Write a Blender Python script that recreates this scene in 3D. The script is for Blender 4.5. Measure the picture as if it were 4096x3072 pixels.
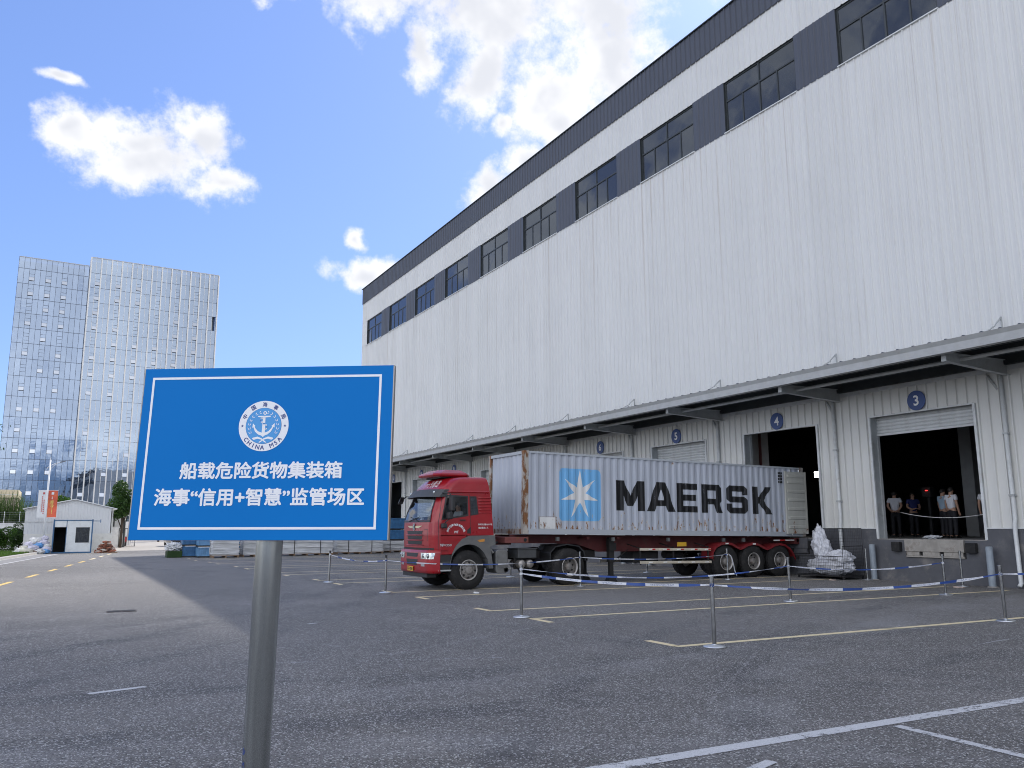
import bpy, bmesh, math, random
from mathutils import Vector, Matrix, noise as mnoise
R = math.radians
random.seed(7)
scene = bpy.context.scene
COL = scene.collection
for o in list(bpy.data.objects):
    bpy.data.objects.remove(o)

# ------------------------------------------------------------------ camera
cam_d = bpy.data.cameras.new('camera'); cam = bpy.data.objects.new('camera', cam_d); COL.objects.link(cam)
PITCH, YAW, ROLL, EYE = R(9.80), R(28.60), R(0.25), 1.8
_fw = Vector((math.sin(YAW)*math.cos(PITCH), math.cos(YAW)*math.cos(PITCH), math.sin(PITCH)))
_rt = Vector((math.cos(YAW), -math.sin(YAW), 0)); _up = _rt.cross(_fw)
_r2 = _rt*math.cos(ROLL) - _up*math.sin(ROLL); _u2 = _rt*math.sin(ROLL) + _up*math.cos(ROLL)
cam.matrix_world = Matrix(((_r2.x, _u2.x, -_fw.x, 0), (_r2.y, _u2.y, -_fw.y, 0), (_r2.z, _u2.z, -_fw.z, EYE), (0, 0, 0, 1)))
cam_d.sensor_width = 36; cam_d.lens = 36*3300/4096; cam_d.clip_start = 0.05; cam_d.clip_end = 6000
scene.camera = cam
scene.render.engine = 'CYCLES'
scene.cycles.filter_width = 1.0; scene.cycles.max_bounces = 6; scene.cycles.diffuse_bounces = 4; scene.cycles.glossy_bounces = 3; scene.cycles.transparent_max_bounces = 10; scene.cycles.caustics_reflective = False; scene.cycles.caustics_refractive = False

# ------------------------------------------------------------------ sun, sky, exposure
SUN_EL, SUN_AZ = R(42.5), math.atan2(0.788, 0.616)          # azimuth from +Y towards +X
SUN_DIR = Vector((math.cos(SUN_EL)*math.sin(SUN_AZ), math.cos(SUN_EL)*math.cos(SUN_AZ), math.sin(SUN_EL)))
sun_d = bpy.data.lights.new('sun', 'SUN'); sun_d.energy = 2.0; sun_d.angle = R(0.53); sun_d.color = (1.0, 0.95, 0.88)
sun = bpy.data.objects.new('sun', sun_d); COL.objects.link(sun)
sun.rotation_euler = SUN_DIR.to_track_quat('Z', 'Y').to_euler()
vs = scene.view_settings
vs.view_transform = 'Standard'; vs.look = 'None'; vs.gamma = 1; vs.exposure = 1.22; vs.use_curve_mapping = False
SKY_STRENGTH = 0.10

class NT:
    """tiny helper to write node trees"""
    def __init__(s, tree): s.t = tree; s.n = tree.nodes; s.l = tree.links
    def node(s, typ, **kw):
        n = s.n.new(typ)
        for k, v in kw.items(): setattr(n, k, v)
        return n
    def put(s, sock, v):
        if isinstance(v, bpy.types.NodeSocket): s.l.new(v, sock)
        elif v is not None:
            if hasattr(sock, 'default_value'):
                dv = sock.default_value
                if hasattr(dv, '__len__') and not isinstance(v, (int, float)):
                    v = list(v)
                    if len(dv) == 4 and len(v) == 3: v = v + [1]
                sock.default_value = v
    def math(s, op, a, b=None, c=None, clamp=False):
        n = s.node('ShaderNodeMath', operation=op, use_clamp=clamp)
        for i, v in enumerate((a, b, c)):
            if v is not None: s.put(n.inputs[i], v)
        return n.outputs[0]
    def vmath(s, op, a, b=None):
        n = s.node('ShaderNodeVectorMath', operation=op)
        s.put(n.inputs[0], a)
        if b is not None: s.put(n.inputs[1], b)
        return n.outputs['Value'] if op in ('DOT_PRODUCT', 'LENGTH') else n.outputs[0]
    def mix(s, f, a, b, typ='MIX'):
        n = s.node('ShaderNodeMix', data_type='RGBA', blend_type=typ)
        s.put(n.inputs[0], f); s.put(n.inputs[6], a); s.put(n.inputs[7], b)
        return n.outputs[2]
    def ramp(s, v, lo, hi, a=0.0, b=1.0, smooth=True):
        n = s.node('ShaderNodeMapRange', interpolation_type='SMOOTHSTEP' if smooth else 'LINEAR')
        for i, x in enumerate((v, lo, hi, a, b)): s.put(n.inputs[i], x)
        return n.outputs[0]
    def noise(s, vec, scale, detail=4, rough=0.55, dist=0.0, out='Fac'):
        n = s.node('ShaderNodeTexNoise')
        if vec is not None: s.put(n.inputs['Vector'], vec)
        s.put(n.inputs['Scale'], scale); s.put(n.inputs['Detail'], detail); s.put(n.inputs['Roughness'], rough); s.put(n.inputs['Distortion'], dist)
        return n.outputs[out]
    def voro(s, vec, scale, feature='F1', out='Distance'):
        n = s.node('ShaderNodeTexVoronoi', feature=feature)
        s.put(n.inputs['Vector'], vec); s.put(n.inputs['Scale'], scale)
        return n.outputs[out]
    def mapping(s, vec, scale=(1, 1, 1), loc=(0, 0, 0), rot=(0, 0, 0)):
        n = s.node('ShaderNodeMapping'); s.put(n.inputs[0], vec); s.put(n.inputs[1], loc); s.put(n.inputs[2], rot); s.put(n.inputs[3], scale)
        return n.outputs[0]
    def sep(s, v):
        n = s.node('ShaderNodeSeparateXYZ'); s.put(n.inputs[0], v); return n.outputs
    def comb(s, x, y, z):
        n = s.node('ShaderNodeCombineXYZ'); s.put(n.inputs[0], x); s.put(n.inputs[1], y); s.put(n.inputs[2], z); return n.outputs[0]
    def coord(s, which='Object'):
        return s.node('ShaderNodeTexCoord').outputs[which]

# sky: physical sky with cumulus clouds placed by azimuth and elevation
world = bpy.data.worlds.new('World'); scene.world = world; world.use_nodes = True
world.cycles.sampling_method = 'MANUAL'; world.cycles.sample_map_resolution = 512
w = NT(world.node_tree); w.n.clear()
sky = w.node('ShaderNodeTexSky', sky_type='NISHITA'); sky.sun_disc = False
sky.sun_elevation = SUN_EL; sky.sun_rotation = SUN_AZ; sky.air_density = 1.0; sky.dust_density = 0.6; sky.ozone_density = 2.2; sky.altitude = 0
dirn = w.coord('Generated')
sx, sy, sz = w.sep(dirn)
az = w.math('MULTIPLY', w.math('ARCTAN2', sx, sy), 57.29578)
el = w.math('MULTIPLY', w.math('ARCSINE', sz), 57.29578)
warp = w.noise(dirn, 7.0, 3, 0.6, out='Color')
wx, wy, wz = w.sep(warp)
azw = w.math('ADD', az, w.math('MULTIPLY', w.math('SUBTRACT', wx, 0.5), 7.0))
elw = w.math('ADD', el, w.math('MULTIPLY', w.math('SUBTRACT', wy, 0.5), 4.5))
BLOBS = [(3.8, 23.2, 4.8, 2.4), (0.2, 24.0, 2.6, 1.3), (6.0, 24.6, 3.2, 2.7), (3.4, 24.4, 3.6, 1.9), (8.2, 22.2, 2.8, 1.5), (-1.9, 26.5, 1.6, 0.4),
         (13.8, 35.2, 5.5, 1.7),
         (19.5, 35.0, 7.5, 2.7), (28, 34.5, 9, 5.0), (36, 33.5, 6.5, 6.0), (25.6, 30.0, 2.4, 3.6), (21.6, 31.2, 1.3, 2.4), (31, 29.0, 5, 3.6),
         (37, 31, 4, 4.0), (33, 27.4, 3.5, 2.2), (27.6, 27.0, 1.3, 1.0), (31, 24.8, 3.0, 1.5), (43, 41, 14, 7), (62, 37, 12, 6),
         (18.4, 17.2, 2.9, 1.3), (26.6, 22.6, 2.2, 2.6), (16.9, 19.6, 1.0, 0.8), (-12, 12, 6, 2.2), (-30, 20, 9, 4), (80, 24, 11, 5)]
fld = None
for (ba, be, ra, re) in BLOBS:
    dx = w.math('DIVIDE', w.math('SUBTRACT', azw, ba), ra)
    dy = w.math('DIVIDE', w.math('SUBTRACT', elw, be), re)
    r2 = w.math('ADD', w.math('MULTIPLY', dx, dx), w.math('MULTIPLY', dy, dy))
    f = w.math('SUBTRACT', 1.0, w.math('SQRT', r2))
    fld = f if fld is None else w.math('MAXIMUM', fld, f)
# unseen rest of the sky: cumulus made denser and brighter to lift the shade
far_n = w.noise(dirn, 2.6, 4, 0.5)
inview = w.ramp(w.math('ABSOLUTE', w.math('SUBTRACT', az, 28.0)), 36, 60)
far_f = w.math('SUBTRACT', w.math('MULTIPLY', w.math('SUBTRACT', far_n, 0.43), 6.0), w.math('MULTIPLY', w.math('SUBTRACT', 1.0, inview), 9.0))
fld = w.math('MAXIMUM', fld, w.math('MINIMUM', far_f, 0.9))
n1 = w.noise(dirn, 16.0, 7, 0.64)
n2 = w.noise(dirn, 9.0, 4, 0.6)
n3 = w.noise(dirn, 46.0, 4, 0.65)
edge = w.math('ADD', w.math('ADD', fld, w.math('MULTIPLY', w.math('SUBTRACT', n1, 0.5), 2.0)), w.math('MULTIPLY', w.math('SUBTRACT', n3, 0.5), 0.9))
dens = w.ramp(edge, -0.10, 0.66)
core = w.ramp(w.math('ADD', fld, w.math('MULTIPLY', w.math('SUBTRACT', n2, 0.5), 2.2)), 0.30, 1.0)
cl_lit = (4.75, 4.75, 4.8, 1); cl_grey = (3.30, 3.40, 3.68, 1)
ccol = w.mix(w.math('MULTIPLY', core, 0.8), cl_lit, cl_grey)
cosun = w.vmath('DOT_PRODUCT', dirn, tuple(SUN_DIR))              # clouds behind the camera brightened as if front-lit, to raise the fill light
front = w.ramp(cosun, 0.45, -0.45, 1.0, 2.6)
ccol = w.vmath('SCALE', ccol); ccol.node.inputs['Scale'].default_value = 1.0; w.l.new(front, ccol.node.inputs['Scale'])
gam = w.node('ShaderNodeGamma'); w.put(gam.inputs[0], sky.outputs[0]); gam.inputs[1].default_value = 0.65
skyc = w.mix(1.0, gam.outputs[0], (0.74, 0.94, 1.46, 1), 'MULTIPLY')
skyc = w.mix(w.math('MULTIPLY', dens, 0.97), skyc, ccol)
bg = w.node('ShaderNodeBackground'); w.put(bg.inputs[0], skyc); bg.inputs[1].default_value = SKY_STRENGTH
wo = w.node('ShaderNodeOutputWorld'); w.l.new(bg.outputs[0], wo.inputs[0])

# ------------------------------------------------------------------ materials
MATS = {}
def new_mat(name):
    m = bpy.data.materials.new(name); m.use_nodes = True; t = NT(m.node_tree)
    b = t.n['Principled BSDF']; MATS[name] = m
    return m, t, b
def pm(name, col, rough=0.6, metal=0.0, var=0.10, vscale=3.0, bump=0.0, bscale=40.0, dirt=None, dirt_amt=0.0, dscale=2.0, spec=0.5, coat=0.0, stretch=(1, 1, 1), rvar=0.0):
    """principled paint with tone variation, optional dirt patches and fine relief"""
    m, t, b = new_mat(name)
    oc = t.coord('Object'); v = t.mapping(oc, stretch)
    n = t.noise(v, vscale, 5, 0.6)
    c0 = [max(0, x*(1-var)) for x in col]; c1 = [min(1, x*(1+var)) for x in col]
    c = t.mix(t.ramp(n, 0.25, 0.75), c0, c1)
    if dirt is not None:
        dn = t.noise(v, dscale, 7, 0.68, 0.3)
        c = t.mix(t.math('MULTIPLY', t.ramp(dn, 0.5, 0.72), dirt_amt), c, dirt)
    t.put(b.inputs['Base Color'], c)
    if rvar: t.put(b.inputs['Roughness'], t.ramp(t.noise(v, vscale*2.3, 4), 0.3, 0.7, max(0.02, rough-rvar), min(1, rough+rvar)))
    else: b.inputs['Roughness'].default_value = rough
    b.inputs['Metallic'].default_value = metal; b.inputs['Specular IOR Level'].default_value = spec
    b.inputs['Coat Weight'].default_value = coat; b.inputs['Coat Roughness'].default_value = 0.15
    if bump:
        bp = t.node('ShaderNodeBump'); bp.inputs['Strength'].default_value = 1.0; bp.inputs['Distance'].default_value = bump
        t.put(bp.inputs['Height'], t.noise(v, bscale, 4)); t.l.new(bp.outputs[0], b.inputs['Normal'])
    return m

def asphalt():
    m, t, b = new_mat('asphalt')
    oc = t.coord('Object'); x, y, z = t.sep(oc)
    big = t.noise(oc, 0.13, 5, 0.62, 0.8)
    mid = t.noise(oc, 0.9, 5, 0.62)
    grain = t.noise(oc, 150.0, 3, 0.7)
    st = t.voro(oc, 80.0, out='Color'); s1, s2, s3 = t.sep(st)
    c = t.mix(t.ramp(big, 0.32, 0.68), (0.138, 0.130, 0.120), (0.212, 0.200, 0.186))
    c = t.mix(t.math('MULTIPLY', t.ramp(mid, 0.50, 0.75), 0.45), c, (0.250, 0.238, 0.222))
    # tyre tracks: arcs where lorries swing into the bays, straight runs along the roadway
    def arc(cx, cy, r, wd, col, k, soft=0.5):
        nonlocal c
        d = t.math('SQRT', t.math('ADD', t.math('POWER', t.math('SUBTRACT', x, cx), 2), t.math('POWER', t.math('SUBTRACT', y, cy), 2)))
        d = t.math('ADD', d, t.math('MULTIPLY', t.math('SUBTRACT', mid, 0.5), 0.5))
        f = t.ramp(t.math('ABSOLUTE', t.math('SUBTRACT', d, r)), wd, wd*(1-soft))
        brk = t.ramp(t.noise(t.mapping(oc, (1, 1, 1), (r, cx, 0)), 0.55, 5, 0.65), 0.40, 0.62)
        c = t.mix(t.math('MULTIPLY', t.math('MULTIPLY', f, brk), min(0.85, k*1.4)), c, col)
    DK, LT = (0.085, 0.083, 0.083), (0.29, 0.285, 0.28)
    for cx, cy, r, wd, col, k in ((-9, 33, 18.5, .32, DK, .55), (-9, 33, 20.4, .32, DK, .50), (-14, 30, 21.0, .3, DK, .45), (-14, 30, 23.0, .3, DK, .45), (22, -8, 21.5, .30, DK, .5), (22, -8, 23.4, .30, DK, .5), (26, -20, 33.0, .5, LT, .40), (-6, -10, 19.0, .45, LT, .35), (-6, -10, 22.0, .3, DK, .4), (10, 60, 50.5, .35, DK, .45), (10, 60, 52.6, .35, DK, .45), (4, 40, 31.0, .5, LT, .3), (60, 26, 52, .4, DK, .4), (60, 26, 54, .4, DK, .4)):
        arc(cx, cy, r, wd, col, k)
    oil = t.noise(oc, 0.55, 6, 0.6, 0.5)
    c = t.mix(t.math('MULTIPLY', t.ramp(oil, 0.66, 0.74), 0.55), c, (0.07, 0.068, 0.068))
    sc = t.noise(t.mapping(oc, (0.10, 1.5, 1), (3, 1, 0), (0, 0, R(24))), 3.0, 6, 0.72, 0.4)
    c = t.mix(t.math('MULTIPLY', t.ramp(sc, 0.62, 0.78), 0.45), c, (0.30, 0.30, 0.295))
    sc2 = t.noise(t.mapping(oc, (1.7, 0.09, 1), (1, 4, 0), (0, 0, R(-12))), 2.6, 6, 0.72, 0.4)
    c = t.mix(t.math('MULTIPLY', t.ramp(sc2, 0.64, 0.78), 0.35), c, (0.28, 0.28, 0.275))
    crk = t.voro(t.mapping(oc, (1, 1, 1), (0.3, 0.7, 0)), 0.19, 'DISTANCE_TO_EDGE')
    crk = t.ramp(t.math('ADD', crk, t.math('MULTIPLY', t.math('SUBTRACT', t.noise(oc, 2.5, 5, 0.7), 0.5), 0.04)), 0.0, 0.0035, 1, 0)
    c = t.mix(t.math('MULTIPLY', crk, 0.5), c, (0.30, 0.295, 0.29))
    c = t.mix(t.math('MULTIPLY', t.ramp(grain, 0.34, 0.60, 1, 0), 0.50), c, (0.06, 0.059, 0.06))
    c = t.mix(t.math('MULTIPLY', t.ramp(s1, 0.80, 0.92), 0.85), c, (0.56, 0.55, 0.53))
    c = t.mix(t.math('MULTIPLY', t.ramp(s2, 0.80, 0.92), 0.75), c, (0.025, 0.025, 0.026))
    t.put(b.inputs['Base Color'], c)
    t.put(b.inputs['Roughness'], t.ramp(s3, 0, 1, 0.60, 0.95))
    b.inputs['Specular IOR Level'].default_value = 0.35
    bp = t.node('ShaderNodeBump'); bp.inputs['Distance'].default_value = 0.006
    t.put(bp.inputs['Height'], t.math('ADD', grain, t.math('MULTIPLY', t.voro(oc, 95.0), -0.8))); t.l.new(bp.outputs[0], b.inputs['Normal'])
    return m
def cladding(name, col, grime=(0.33, 0.27, 0.22), amt=0.5, rust=0.25):
    """coated steel sheet: faint panel tone, vertical grime runs"""
    m, t, b = new_mat(name)
    oc = t.coord('Object'); x, y, z = t.sep(oc)
    pan = t.math('FRACT', t.math('MULTIPLY', t.math('SINE', t.math('FLOOR', t.math('DIVIDE', y, 0.99))), 43758.5))
    c = t.mix(pan, [v*0.96 for v in col], [min(1, v*1.02) for v in col])
    runs = t.noise(t.comb(t.math('MULTIPLY', y, 2.6), t.math('MULTIPLY', z, 0.055), 0.0), 2.4, 6, 0.72)
    fine = t.noise(t.comb(t.math('MULTIPLY', y, 9.0), t.math('MULTIPLY', z, 0.16), 2.0), 2.0, 4, 0.7)
    patch = t.noise(oc, 0.16, 4, 0.6)
    a = t.math('MULTIPLY', t.ramp(runs, 0.52, 0.80), t.ramp(patch, 0.38, 0.72))
    c = t.mix(t.math('MULTIPLY', a, amt), c, grime)
    c = t.mix(t.math('MULTIPLY', t.ramp(fine, 0.60, 0.80), amt*0.32), c, [g*1.1 for g in grime])
    sr = t.noise(t.comb(t.math('MULTIPLY', y, 4.2), t.math('MULTIPLY', z, 0.03), 5.0), 1.7, 5, 0.7)
    sill = t.math('MULTIPLY', t.math('MULTIPLY', t.ramp(sr, 0.53, 0.72), t.ramp(z, 8.5, 18.6, 0.0, 1.0, False)), t.ramp(z, 18.7, 18.75, 1, 0))      # water runs below the window strip
    c = t.mix(t.math('MULTIPLY', sill, amt*0.9), c, [g*1.15 for g in grime])
    big = t.noise(oc, 0.35, 5, 0.65)
    c = t.mix(t.math('MULTIPLY', t.ramp(big, 0.42, 0.75), 0.14), c, [v*0.7 for v in col])
    sp = t.noise(t.mapping(oc, (1, 1, 0.35)), 5.5, 6, 0.72)
    c = t.mix(t.math('MULTIPLY', t.ramp(sp, 0.735, 0.80), rust), c, (0.16, 0.11, 0.08))
    t.put(b.inputs['Base Color'], c); b.inputs['Roughness'].default_value = 0.42; b.inputs['Specular IOR Level'].default_value = 0.45
    bp = t.node('ShaderNodeBump'); bp.inputs['Distance'].default_value = 0.012; bp.inputs['Strength'].default_value = 0.5
    t.put(bp.inputs['Height'], t.noise(oc, 1.3, 3)); t.l.new(bp.outputs[0], b.inputs['Normal'])
    return m
def container_paint(name, col, rust_amt=1.0, wear=(0.52, 0.50, 0.46)):
    m, t, b = new_mat(name)
    oc = t.coord('Object'); x, y, z = t.sep(oc)
    low = t.ramp(z, 2.6, 1.6)                       # the lower rail knocks and rusts most
    tone = t.noise(t.mapping(oc, (1, 1, 0.25)), 1.6, 5, 0.6)
    c = t.mix(t.ramp(tone, 0.3, 0.7), [v*0.88 for v in col], [min(1, v*1.06) for v in col])
    run = t.noise(t.mapping(oc, (4.0, 4.0, 0.35)), 2.2, 6, 0.7)
    c = t.mix(t.math('MULTIPLY', t.ramp(run, 0.55, 0.8), 0.35), c, (0.36, 0.34, 0.33))
    r1 = t.noise(t.mapping(oc, (2.4, 2.4, 0.85)), 3.4, 8, 0.72, 0.3)
    thr = t.math('SUBTRACT', 0.668, t.math('MULTIPLY', low, 0.125*rust_amt))
    ru = t.math('SUBTRACT', r1, thr)
    c = t.mix(t.ramp(ru, -0.035, 0.0), c, wear)
    rc = t.mix(t.noise(oc, 26.0, 4), (0.10, 0.035, 0.014), (0.26, 0.11, 0.04))
    rm = t.ramp(ru, 0.0, 0.03)
    c = t.mix(rm, c, rc)
    # runs of rust below the spots
    rr = t.noise(t.mapping(oc, (6.0, 6.0, 0.5)), 1.9, 5, 0.65)
    c = t.mix(t.math('MULTIPLY', t.math('MULTIPLY', t.ramp(rr, 0.60, 0.76), t.ramp(z, 3.0, 1.6)), 0.5*rust_amt), c, (0.30, 0.19, 0.11))
    t.put(b.inputs['Base Color'], c); t.put(b.inputs['Roughness'], t.ramp(rm, 0, 1, 0.45, 0.9)); b.inputs['Specular IOR Level'].default_value = 0.4
    bp = t.node('ShaderNodeBump'); bp.inputs['Distance'].default_value = 0.01; bp.inputs['Strength'].default_value = 0.6
    t.put(bp.inputs['Height'], t.math('ADD', t.noise(oc, 2.2, 3), t.math('MULTIPLY', rm, -0.4))); t.l.new(bp.outputs[0], b.inputs['Normal'])
    return m
def rusty(name, paint, amt=0.5):
    m, t, b = new_mat(name); oc = t.coord('Object')
    r1 = t.noise(t.mapping(oc, (1, 1, 0.4)), 4.0, 8, 0.7, 0.3)
    rc = t.mix(t.noise(oc, 22.0, 5), (0.085, 0.032, 0.014), (0.30, 0.14, 0.055))
    a = t.ramp(r1, 0.62-amt*0.3, 0.70-amt*0.3)
    c = t.mix(a, paint, rc); t.put(b.inputs['Base Color'], c); b.inputs['Roughness'].default_value = 0.8
    bp = t.node('ShaderNodeBump'); bp.inputs['Distance'].default_value = 0.006; t.put(bp.inputs['Height'], t.math('ADD', a, t.noise(oc, 60, 3))); t.l.new(bp.outputs[0], b.inputs['Normal'])
    return m
def glass(name, tint=(0.5, 0.56, 0.62), trans=0.75, rough=0.02, ior=1.5, refl=(1, 1, 1)):
    """thin glazing: Fresnel reflection over tinted see-through"""
    m, t, b = new_mat(name); t.n.remove(b); out = t.n['Material Output']
    fr = t.node('ShaderNodeFresnel'); fr.inputs[0].default_value = ior
    g = t.node('ShaderNodeBsdfGlossy'); g.inputs['Color'].default_value = (*refl, 1); g.inputs['Roughness'].default_value = rough
    tr = t.node('ShaderNodeBsdfTransparent'); tr.inputs[0].default_value = (*tint, 1)
    df = t.node('ShaderNodeBsdfDiffuse'); df.inputs[0].default_value = (*[v*0.25 for v in tint], 1)
    mx0 = t.node('ShaderNodeMixShader'); mx0.inputs[0].default_value = trans; t.l.new(df.outputs[0], mx0.inputs[1]); t.l.new(tr.outputs[0], mx0.inputs[2])
    mx = t.node('ShaderNodeMixShader'); t.l.new(fr.outputs[0], mx.inputs[0]); t.l.new(mx0.outputs[0], mx.inputs[1]); t.l.new(g.outputs[0], mx.inputs[2])
    bp = t.node('ShaderNodeBump'); bp.inputs['Distance'].default_value = 0.01; bp.inputs['Strength'].default_value = 0.25
    t.put(bp.inputs['Height'], t.noise(t.coord('Object'), 0.9, 2)); t.l.new(bp.outputs[0], g.inputs['Normal'])
    t.l.new(mx.outputs[0], out.inputs[0]); return m
def mirror_glass(name, refl, body, mixf=0.55, wav=0.008):
    """solar-control curtain wall glass"""
    m, t, b = new_mat(name); t.n.remove(b); out = t.n['Material Output']
    g = t.node('ShaderNodeBsdfGlossy'); g.inputs['Roughness'].default_value = 0.03
    oi = t.node('ShaderNodeObjectInfo')
    t.put(g.inputs['Color'], t.mix(oi.outputs['Random'], [v*0.90 for v in refl], refl))
    tr = t.node('ShaderNodeBsdfTransparent'); tr.inputs[0].default_value = (*body, 1)
    mx = t.node('ShaderNodeMixShader'); mx.inputs[0].default_value = mixf
    t.l.new(tr.outputs[0], mx.inputs[1]); t.l.new(g.outputs[0], mx.inputs[2])
    bp = t.node('ShaderNodeBump'); bp.inputs['Distance'].default_value = wav
    t.put(bp.inputs['Height'], t.noise(t.coord('Object'), 0.5, 2)); t.l.new(bp.outputs[0], g.inputs['Normal'])
    t.l.new(mx.outputs[0], out.inputs[0]); return m
def leafmat(name, a, b2, trans=0.25):
    m, t, b = new_mat(name); oc = t.coord('Object')
    g = t.node('ShaderNodeNewGeometry')
    c = t.mix(g.outputs['Random Per Island'], a, b2); c = t.mix(t.ramp(t.noise(oc, 1.2, 3), 0.35, 0.7), t.mix(0.6, c, a), c)
    t.put(b.inputs['Base Color'], c); b.inputs['Roughness'].default_value = 0.5; b.inputs['Specular IOR Level'].default_value = 0.35
    tl = t.node('ShaderNodeBsdfTranslucent'); t.put(tl.inputs[0], t.mix(1.0, c, (1.3, 1.4, 0.5, 1), 'MULTIPLY'))
    mx = t.node('ShaderNodeMixShader'); mx.inputs[0].default_value = trans
    t.l.new(b.outputs[0], mx.inputs[1]); t.l.new(tl.outputs[0], mx.inputs[2]); t.l.new(mx.outputs[0], t.n['Material Output'].inputs[0]); return m
def tape_mat():
    """blue and white barrier tape, printed along its length (UV: u metres, v 0..1)"""
    m, t, b = new_mat('barrier_tape'); u, v, _ = t.sep(t.node('ShaderNodeUVMap').outputs[0])
    ph = t.math('FRACT', t.math('DIVIDE', u, 1.25))
    blue = t.ramp(ph, 0.62, 0.625, 0, 1, False)
    stripe = t.ramp(t.math('ABSOLUTE', t.math('SUBTRACT', v, 0.5)), 0.30, 0.32, 1, 0, False)
    cell = t.noise(t.comb(t.math('MULTIPLY', u, 42), t.math('MULTIPLY', v, 5), 0), 1.0, 2, 0.6)
    txt = t.math('MULTIPLY', t.math('MULTIPLY', t.ramp(cell, 0.50, 0.54), stripe), t.math('MULTIPLY', t.ramp(ph, 0.09, 0.10, 0, 1, False), t.ramp(ph, 0.53, 0.54, 1, 0, False)))
    c = t.mix(blue, (0.78, 0.80, 0.84), (0.045, 0.10, 0.34)); c = t.mix(t.math('MULTIPLY', txt, 0.75), c, (0.05, 0.09, 0.28))
    t.put(b.inputs['Base Color'], c); b.inputs['Roughness'].default_value = 0.35
    tl = t.node('ShaderNodeBsdfTranslucent'); t.put(tl.inputs[0], c)
    mx = t.node('ShaderNodeMixShader'); mx.inputs[0].default_value = 0.25
    t.l.new(b.outputs[0], mx.inputs[1]); t.l.new(tl.outputs[0], mx.inputs[2]); t.l.new(mx.outputs[0], t.n['Material Output'].inputs[0]); return m
def worn_paint(name, col, keep=0.5, scale=9.0):
    """road paint worn through to the asphalt (alpha by wear)"""
    m, t, b = new_mat(name); oc = t.coord('Object')
    n = t.noise(oc, scale, 8, 0.75); g = t.noise(oc, 80, 3, 0.7); big = t.noise(oc, 0.7, 4)
    a = t.ramp(t.math('ADD', t.math('ADD', n, t.math('MULTIPLY', g, 0.35)), t.math('MULTIPLY', big, 0.5)), 1.20-keep*0.62, 1.30-keep*0.62)
    t.put(b.inputs['Base Color'], t.mix(t.ramp(g, 0.3, 0.7), [v*0.72 for v in col], col)); b.inputs['Roughness'].default_value = 0.7
    t.put(b.inputs['Alpha'], a); return m
def emit(name, col, s):
    m, t, b = new_mat(name); b.inputs['Base Color'].default_value = (*col, 1); b.inputs['Emission Color'].default_value = (*col, 1); b.inputs['Emission Strength'].default_value = s; return m

asphalt()
cladding('clad_white', (0.675, 0.685, 0.68), amt=0.55)
cladding('clad_lower', (0.67, 0.67, 0.64), amt=0.35, rust=0.35)
cladding('clad_dark', (0.070, 0.080, 0.105), (0.05, 0.05, 0.06), 0.3, 0.0)
pm('trim_white', (0.62, 0.64, 0.64), 0.45, var=0.08, dirt=(0.3, 0.27, 0.23), dirt_amt=0.4)
pm('steel_grey', (0.42, 0.44, 0.44), 0.5, var=0.1, dirt=(0.22, 0.2, 0.17), dirt_amt=0.45)
pm('gutter_grey', (0.38, 0.39, 0.39), 0.45, var=0.08, dirt=(0.3, 0.28, 0.25), dirt_amt=0.4)
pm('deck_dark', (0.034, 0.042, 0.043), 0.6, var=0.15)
pm('plinth', (0.095, 0.098, 0.110), 0.8, var=0.14, vscale=1.2, dirt=(0.28, 0.26, 0.235), dirt_amt=0.55, dscale=0.9, bump=0.004, bscale=30)
pm('concrete', (0.36, 0.34, 0.31), 0.85, var=0.14, vscale=1.5, dirt=(0.2, 0.18, 0.16), dirt_amt=0.6, dscale=1.1, bump=0.004)
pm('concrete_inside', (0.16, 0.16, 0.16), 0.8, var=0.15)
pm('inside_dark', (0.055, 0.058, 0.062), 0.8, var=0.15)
pm('inside_pale', (0.30, 0.31, 0.32), 0.7)
pm('inside_column', (0.34, 0.35, 0.35), 0.7)
pm('window_frame', (0.035, 0.042, 0.045), 0.4)
glass('window_glass', (0.50, 0.55, 0.62), 0.62, 0.02, 1.55, (0.75, 0.85, 1.0))
pm('sign_blue_disc', (0.018, 0.06, 0.22), 0.4, var=0.12)
pm('paint_white', (0.78, 0.79, 0.80), 0.5, var=0.04)
pm('rubber', (0.012, 0.012, 0.013), 0.8, var=0.3, bump=0.003, dirt=(0.06, 0.055, 0.05), dirt_amt=0.5)
pm('leveler', (0.33, 0.31, 0.28), 0.75, var=0.2, dirt=(0.13, 0.1, 0.08), dirt_amt=0.7, dscale=3.0)
pm('galv', (0.52, 0.545, 0.54), 0.25, 0.95, var=0.22, vscale=7, stretch=(3, 3, 0.12), dirt=(0.24, 0.25, 0.22), dirt_amt=0.5, dscale=2)
pm('bollard_grey', (0.26, 0.30, 0.34), 0.6, var=0.12, dirt=(0.12, 0.11, 0.10), dirt_amt=0.5)
pm('sign_blue', (0.0005, 0.165, 0.52), 0.5, var=0.03, vscale=1.5, spec=0.12)
pm('sign_white', (0.80, 0.82, 0.86), 0.45, var=0.02)
pm('sign_navy', (0.03, 0.06, 0.24), 0.45, var=0.05)
pm('sign_sky', (0.05, 0.30, 0.68), 0.42, var=0.03)
pm('sign_edge', (0.30, 0.29, 0.27), 0.4, 0.6)
pm('chrome', (0.38, 0.385, 0.385), 0.2, 1.0, var=0.08, rvar=0.06)
pm('chrome_base', (0.62, 0.64, 0.66), 0.32, 0.9, var=0.08)
pm('black_plastic', (0.02, 0.021, 0.023), 0.5, var=0.2)
pm('dark_plastic', (0.055, 0.058, 0.060), 0.62, var=0.15, dirt=(0.12, 0.11, 0.1), dirt_amt=0.3)
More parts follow.
